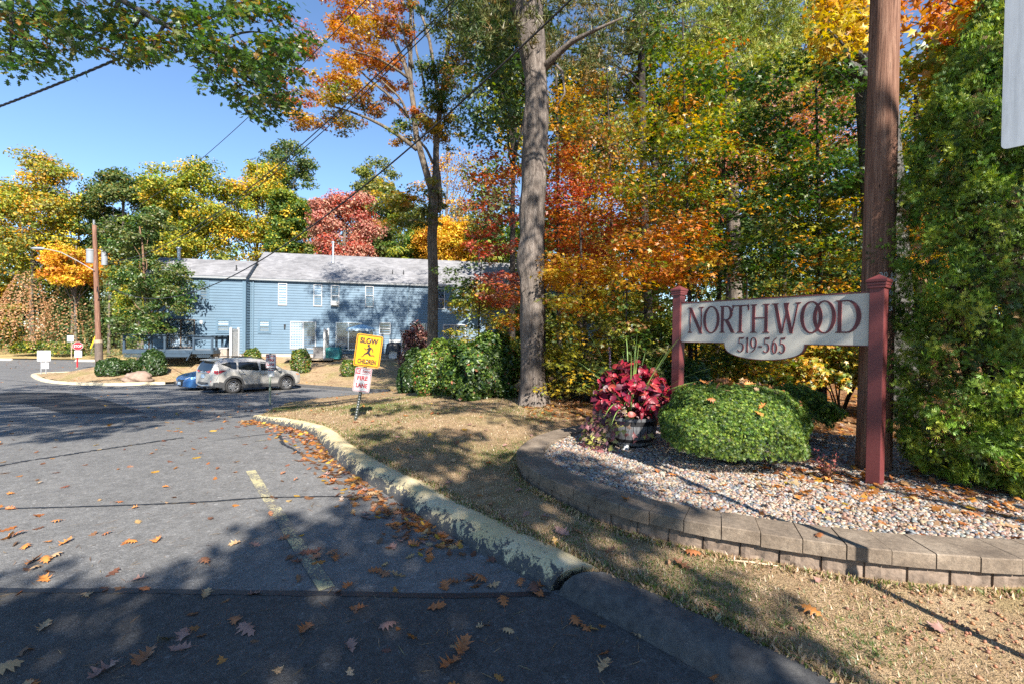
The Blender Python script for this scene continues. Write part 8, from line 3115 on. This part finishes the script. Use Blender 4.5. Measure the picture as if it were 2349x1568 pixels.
# ------------------------------------------------------------------ fallen oak leaves
M_dry = {}
for nm, c in (('rust', (.33, .115, .035)), ('brown', (.26, .11, .05)), ('dark_brown', (.13, .055, .035)), ('tan', (.42, .27, .14)), ('orange', (.46, .18, .04)), ('mauve_brown', (.27, .15, .12))):
    m_, t, b, out = new_mat(nm + '_dry_leaf')
    co = coord(t)
    vein = noise(t, co, 40, 4, .6)
    t.links.new(ramp(t, vein, [(.3, [x * .72 for x in c]), (.7, [min(1, x * 1.2) for x in c])]), b.inputs['Base Color'])
    b.inputs['Roughness'].default_value = .6
    M_dry[nm] = m_


def leaf_mesh(k):
    """one curled oak leaf about a unit long, with a stalk and a raised midrib"""
    r0 = random.Random(100 + k)
    half_ = [(.0, -.5), (.045, -.38), (.2 + r0.uniform(-.04, .04), -.33), (.09, -.2), (.33 + r0.uniform(-.05, .06), -.1), (.12, .02), (.38 + r0.uniform(-.06, .06), .2), (.13, .22), (.22, .38), (.08, .4), (0, .54)]
    left = [(-x * r0.uniform(.85, 1.12), y + r0.uniform(-.03, .03)) for x, y in half_[1:-1]]
    poly = half_ + left[::-1]
    P = []
    for a, b2 in zip(poly, poly[1:] + poly[:1]):
        P += [a, ((a[0] + b2[0]) / 2, (a[1] + b2[1]) / 2)]
    Q = [Vector(p) for p in P]
    for x in np.arange(-.3, .31, .1):
        for y in np.arange(-.45, .5, .1):
            Q.append(Vector((x, y)))
    for y in np.arange(-.45, .5, .08):
        Q.append(Vector((0.001, y)))
    r_ = delaunay_2d_cdt(Q, [(i, (i + 1) % len(P)) for i in range(len(P))], [list(range(len(P)))], 1, 1e-5)
    a, b2, c_ = r0.uniform(.5, 2.4), r0.uniform(-.6, 1.4), r0.uniform(-.9, .9)
    lift = []
    for p in r_[0]:
        x, y = p.x, p.y
        z = a * x * x + b2 * y * y * .55 + c_ * x * y + .08 * math.sin(9 * x + 3 * y + k) + .04 * math.sin(17 * y + 5 * x) + .02 * abs(x) ** .5
        if k % 4 == 3:
            z = .42 - 1.25 * x * x - .8 * y * y + .06 * math.sin(8 * x + k)      # arched, standing on its lobes
        lift.append(z)
    mn = min(lift)
    vs = [(p.x, p.y, (z - mn) * .62 + .02) for p, z in zip(r_[0], lift)]
    mb = MB().add(vs, [list(f) for f in r_[2]])
    z0 = (lift[0] - mn) * .62 + .02
    mb.tube([(0, -.49, z0), (.01, -.6, z0 * .6 + .01), (.03, -.72, .015)], .008, 5)
    me = bpy.data.meshes.new('fallen_leaf')
    me.from_pydata(mb.v, [], mb.f)
    me.polygons.foreach_set('use_smooth', [True] * len(me.polygons))
    return me


LM = {}
for k in range(8):
    base_me = leaf_mesh(k)
    for nm in M_dry:
        me = base_me.copy()
        me.materials.append(M_dry[nm])
        LM[(k, nm)] = me

_words = {'rust': 'rust-brown', 'brown': 'brown', 'dark_brown': 'dark brown', 'tan': 'pale tan', 'orange': 'orange', 'mauve_brown': 'mauve-brown'}
_place = {'road': 'lying on the asphalt away from the kerb', 'kerb': 'in the drift of leaves along the yellow kerb', 'lawn': 'lying on the lawn beside the kerb', 'wall': 'lying on the wall coping', 'gravel': 'lying on the pebbles of the gravel bed',
          'bush': 'caught on top of the large yew mound', 'apron': 'lying on the dark street asphalt in the foreground'}
placed = []


def put_leaf(x, y, z, size, col, place, tilt=.12):
    k = int(rng.integers(0, 8))
    o = bpy.data.objects.new('fallen_leaf', LM[(k, col)])
    COL.objects.link(o)
    o.location = (x, y, z)
    o.rotation_euler = (rng.normal() * tilt, rng.normal() * tilt, rng.uniform(0, 6.28))
    size *= .9
    o.scale = (size, size * rng.uniform(.85, 1.1), size)
    tag(o, 'fallen %s oak leaf %s' % (_words[col], _place[place]), 'leaf', 'fallen %s leaves, %s' % (_words[col], place))
    placed.append((x, y))


def rc(w):
    k = list(w)
    p = np.array([w[q] for q in k], float)
    return k[int(rng.choice(len(k), p=p / p.sum()))]


ROADC = {'rust': 4, 'orange': 3, 'brown': 3, 'tan': 1.4, 'mauve_brown': 1}
DARKC = {'rust': 3, 'brown': 4, 'dark_brown': 2, 'tan': 1.3, 'mauve_brown': 3, 'orange': 1}
# foreground leaves where the photograph shows them
for (u, v, s_, c_) in ((100, 1440, .12, 'tan'), (240, 1540, .17, 'mauve_brown'), (330, 1510, .16, 'brown'), (420, 1460, .15, 'mauve_brown'), (415, 1490, .12, 'mauve_brown'), (540, 1425, .14, 'rust'), (565, 1450, .15, 'mauve_brown'), (700, 1443, .13, 'rust'),
                       (890, 1440, .13, 'mauve_brown'), (820, 1397, .11, 'rust'), (1000, 1395, .16, 'rust'), (1060, 1487, .17, 'rust'), (1035, 1525, .18, 'rust'), (1155, 1383, .14, 'rust'), (1385, 1530, .13, 'tan'), (1465, 1458, .13, 'tan'), (1165, 1450, .09, 'tan'),
                       (1555, 1470, .2, 'tan'), (1600, 1510, .16, 'rust'), (1640, 1530, .14, 'orange'), (1320, 1427, .13, 'rust'), (1340, 1440, .1, 'rust'), (640, 1540, .09, 'tan'), (1100, 1440, .08, 'tan'), (805, 1485, .12, 'mauve_brown'), (470, 1365, .11, 'tan'),
                       (580, 1365, .12, 'mauve_brown'), (200, 1365, .11, 'tan'), (320, 1330, .11, 'mauve_brown'), (330, 1352, .1, 'rust'), (470, 1290, .14, 'brown'), (10, 1540, .16, 'tan')):
    p = atz(u, v, .0)
    put_leaf(p.x, p.y, .004, s_, c_, 'apron' if v > 1365 else 'road')
for (u, v, s_, c_) in ((1020, 1345, .15, 'rust'), (1045, 1338, .14, 'brown'), (1100, 1330, .17, 'rust'), (1130, 1345, .15, 'tan'), (1075, 1325, .13, 'dark_brown'), (1195, 1340, .15, 'rust'), (1225, 1352, .17, 'dark_brown'), (1245, 1343, .13, 'rust'), (1240, 1365, .15, 'rust'),
                       (1005, 1255, .15, 'brown'), (1035, 1240, .13, 'rust'), (985, 1265, .13, 'rust'), (1115, 1255, .2, 'brown'), (1130, 1285, .17, 'dark_brown'), (925, 1240, .15, 'mauve_brown'), (950, 1250, .13, 'rust'), (905, 1232, .12, 'brown'),
                       (860, 1310, .14, 'rust'), (880, 1317, .15, 'brown'), (910, 1322, .14, 'tan'), (700, 1270, .16, 'dark_brown'), (730, 1265, .15, 'dark_brown'), (760, 1270, .13, 'brown'), (680, 1290, .13, 'dark_brown'), (770, 1280, .12, 'rust'), (725, 1280, .17, 'brown'),
                       (650, 1235, .13, 'brown'), (800, 1345, .12, 'rust'), (585, 1250, .12, 'mauve_brown'), (540, 1248, .12, 'tan'), (75, 1290, .17, 'orange'), (105, 1287, .14, 'orange'), (130, 1275, .13, 'tan'), (100, 1330, .14, 'orange'), (80, 1305, .12, 'tan'),
                       (150, 1245, .13, 'orange'), (60, 1255, .12, 'orange'), (20, 1235, .17, 'orange'), (45, 1225, .14, 'rust'), (110, 1243, .1, 'orange'), (300, 1245, .12, 'orange'), (360, 1240, .13, 'orange'), (245, 1225, .1, 'rust'), (130, 1197, .12, 'orange'), (25, 1168, .11, 'rust'),
                       (310, 1165, .1, 'orange'), (270, 1152, .1, 'rust'), (380, 1117, .09, 'orange'), (540, 1060, .09, 'rust'), (460, 1040, .08, 'orange'), (90, 1107, .09, 'tan'), (25, 1133, .09, 'orange'), (620, 1180, .1, 'brown'), (680, 1100, .1, 'rust'), (650, 1085, .1, 'brown')):
    p = atz(u, v, .0)
    put_leaf(p.x, p.y, .004, s_ * .92, c_, 'kerb' if (u > 950 and v > 1220) else 'road', .2)
# the pile in the bend of the dark kerb, bottom right
for k in range(20):
    u, v = rng.normal(1590, 45), 0
    v = 1490 + (u - 1590) * .55 + rng.normal() * 24
    p = atz(u, v, .01)
    put_leaf(p.x, p.y, .01 + .012 * rng.uniform(), rng.uniform(.1, .16), rc({'rust': 4, 'orange': 3, 'tan': 2, 'brown': 2}), 'apron', .35)
# drift along the kerb
kd = smooth_path(KERB_ROAD, 400)
dk_ = np.r_[0, np.cumsum(np.linalg.norm(np.diff(kd, axis=0), axis=1))]
for _ in range(84):
    s = rng.uniform(2.0, 8.6)
    x, y = np.interp(s, dk_, kd[:, 0]), np.interp(s, dk_, kd[:, 1])
    off = abs(rng.normal()) * .22 + .03
    x -= off * .75
    y -= off * .65
    put_leaf(x, y, float(road_z(y)) + .006, rng.uniform(.08, .14), rc(DARKC), 'kerb', .35)
# lawn, wall, gravel, yew
for (u, v, s_, c_, pl, z) in ((1860, 1408, .15, 'orange', 'lawn', .11), (2150, 1440, .14, 'mauve_brown', 'lawn', .11), (1290, 1225, .17, 'mauve_brown', 'lawn', .12), (1320, 1220, .14, 'brown', 'lawn', .12), (1140, 1218, .12, 'mauve_brown', 'lawn', .12), (1250, 1192, .13, 'mauve_brown', 'lawn', .12), (1205, 1185, .12, 'mauve_brown', 'lawn', .12),
                              (1190, 1130, .12, 'mauve_brown', 'lawn', .12), (1125, 1160, .1, 'brown', 'lawn', .12), (1590, 1275, .13, 'rust', 'lawn', .11), (1560, 1300, .16, 'brown', 'lawn', .11), (1400, 1270, .13, 'brown', 'lawn', .11), (1030, 1110, .1, 'mauve_brown', 'lawn', .12), (1010, 1085, .09, 'tan', 'lawn', .12),
                              (1435, 1145, .13, 'orange', 'wall', .34), (1880, 1228, .1, 'rust', 'wall', .34), (1650, 1168, .12, 'orange', 'gravel', .31), (1520, 1125, .13, 'orange', 'gravel', .31), (1600, 1128, .12, 'orange', 'gravel', .31), (1660, 1112, .12, 'rust', 'gravel', .31), (1505, 1080, .12, 'rust', 'gravel', .31), (1470, 1085, .1, 'brown', 'gravel', .31),
                              (1780, 1115, .13, 'orange', 'gravel', .31), (1830, 1140, .13, 'orange', 'gravel', .31), (1880, 1170, .12, 'orange', 'gravel', .31), (1960, 1140, .13, 'orange', 'gravel', .31), (2060, 1170, .14, 'rust', 'gravel', .31), (2110, 1160, .16, 'brown', 'gravel', .31), (2160, 1190, .14, 'brown', 'gravel', .31), (2010, 1205, .11, 'tan', 'gravel', .31),
                              (2100, 1215, .12, 'orange', 'gravel', .31), (2230, 1180, .13, 'rust', 'gravel', .31), (1810, 1088, .13, 'orange', 'gravel', .31), (1860, 1060, .14, 'rust', 'gravel', .31), (1905, 1100, .15, 'orange', 'gravel', .33), (1760, 1075, .13, 'rust', 'gravel', .31), (1950, 1165, .1, 'orange', 'gravel', .31), (2300, 1205, .12, 'tan', 'gravel', .31)):
    p = atz(u, v, z)
    put_leaf(p.x, p.y, (lz(p.x, p.y) + .012) if pl == 'lawn' else (WZ + .003 if pl == 'wall' else .305), s_, c_, pl, .25)
for _ in range(46):
    x, y = rng.uniform(-2.6, 2.6), rng.uniform(3, 9.5)
    if not inside(np.array([[x, y]]), outline)[0] or inside(np.array([[x, y]]), bed_outline + [(6, 9)])[0] or inside(np.array([[x, y]]), wall_poly)[0]:
        continue
    put_leaf(x, y, lz(x, y) + .014, rng.uniform(.08, .13), rc({'brown': 3, 'mauve_brown': 4, 'rust': 1.5, 'tan': 1}), 'lawn', .3)
yc, yr = np.array([2.60, 5.34, .68]), np.array([.80, .72, .54])
for _ in range(42):
    a, q = rng.uniform(0, 6.28), rng.uniform(.1, .92)
    x, y = yc[0] + yr[0] * q * math.cos(a), yc[1] + yr[1] * q * math.sin(a)
    z = yc[2] + yr[2] * (1 - q ** 2.4) ** .45 * 1.0
    put_leaf(x, y, z + .05, rng.uniform(.08, .14), rc({'tan': 3, 'rust': 2, 'brown': 2, 'orange': 2, 'mauve_brown': 1}), 'bush', .5)
print('leaves', len(placed))

# the many smaller ones: one litter sheet
C = []
for _ in range(760):                           # rest of the drift
    s = rng.uniform(.2, 8.8)
    off = abs(rng.normal()) * .2
    y = np.interp(s, dk_, kd[:, 1]) - off * .65
    C.append((np.interp(s, dk_, kd[:, 0]) - off * .75, y, float(road_z(y)) + .012))
Q = np.stack([rng.uniform(-11, 1.0, 700), 2.2 + 13 * rng.uniform(size=700) ** 1.3], 1)
Q = Q[~inside(Q, outline)]
for x, y in Q:
    C.append((x, y, float(road_z(y)) + .008))
Q = np.stack([rng.uniform(-30, -6, 260), rng.uniform(13, 30, 260)], 1)
Q = Q[~inside(Q, outline)]
for x, y in Q:
    C.append((x, y, float(road_z(y)) + .01))
Q = np.stack([rng.uniform(-26, 2, 1700), rng.uniform(3, 34, 1700)], 1)
Q = Q[inside(Q, outline) & ~inside(Q, bed_outline) & ~inside(Q, wall_poly)]
zz = lawn_z(Q[:, 0], Q[:, 1])
C += [(x, y, z + .02) for (x, y), z in zip(Q, zz)]
Q = np.stack([rng.uniform(.2, 9, 5200), rng.uniform(7.0, 15, 5200)], 1)
Q = Q[(Q[:, 0] > .3 + (Q[:, 1] < 8.5) * 1.2) & ~inside(Q, bed_outline) & ~inside(Q, wall_poly)]
zz = lawn_z(Q[:, 0], Q[:, 1])
C += [(x, y, z + .02) for (x, y), z in zip(Q, zz)]
for _ in range(330):
    x, y = rng.uniform(2.6, 6.5), rng.uniform(3.3, 7)
    C.append((x, y, .315))
for _ in range(420):
    x, y = rng.normal(3.9, .75), rng.normal(4.5, .55)
    if y > 3.5:
        C.append((x, y, .318 + rng.uniform(0, .02)))
Q = np.stack([rng.uniform(-60, -30, 500), rng.uniform(36, 58, 500)], 1)
C += [(x, y, (float(lawn2_z(x, y)) if y > 53 else float(road_z(y))) + .02) for x, y in Q]
C = np.array(C)
n = len(C)
sz = rng.uniform(.05, .12, n) * (1 + C[:, 1] * .012)
tag(leaf_cloud('leaf_litter', None, C, sz, rng.normal(size=(n, 3)) * .28 + np.array([0, 0, 1]), pick([([(.4, .15, .04), (.48, .2, .05)], 4), ([(.26, .12, .06), (.2, .1, .06)], 4), ([(.5, .33, .17)], 1.5), ([(.55, .35, .05)], .8)], n, .2), T_OAK, M_leaf), kind='stuff')
# pine needles and crumbs on the asphalt
C = []
for _ in range(900):
    x, y = rng.uniform(-4, 2.0), 1.9 + 4.5 * rng.uniform() ** 1.4
    C.append((x, y))
C = np.array(C)
C = C[~inside(C, outline)]
n = len(C)
P3 = np.stack([C[:, 0], C[:, 1], np.full(n, .009)], 1)
needle = (np.array([(-.5, -.012, 0), (.5, -.008, 0), (.5, .008, 0), (0, .05, 0), (-.5, .012, 0)]), [[0, 1, 2], [0, 2, 3], [0, 3, 4]])
tag(leaf_cloud('pine_needles', None, P3, rng.uniform(.03, .1, n), np.tile([0, 0, 1.], (n, 1)) + rng.normal(size=(n, 3)) * .06, pick([([(.3, .19, .1), (.22, .14, .09), (.38, .27, .16)], 1)], n), needle, M_leaf), kind='stuff')
# acorns and nuts below the wall on the right
Q = np.stack([rng.uniform(2.2, 4.4, 260), rng.uniform(2.35, 2.95, 260)], 1)
Q = np.r_[Q, np.stack([rng.uniform(1.2, 4, 140), rng.uniform(1.8, 3.0, 140)], 1)]
Q = Q[inside(Q, outline) & ~inside(Q, wall_poly)]
C = np.stack([Q[:, 0], Q[:, 1], lawn_z(Q[:, 0], Q[:, 1]) + .008], 1)
tag(blobs('acorns', C, rng.uniform(.006, .012, len(C)), pick([([(.36, .17, .08), (.27, .13, .07), (.2, .1, .06)], 1)], len(C)), M_peb, (.8, 1.0)), kind='stuff')
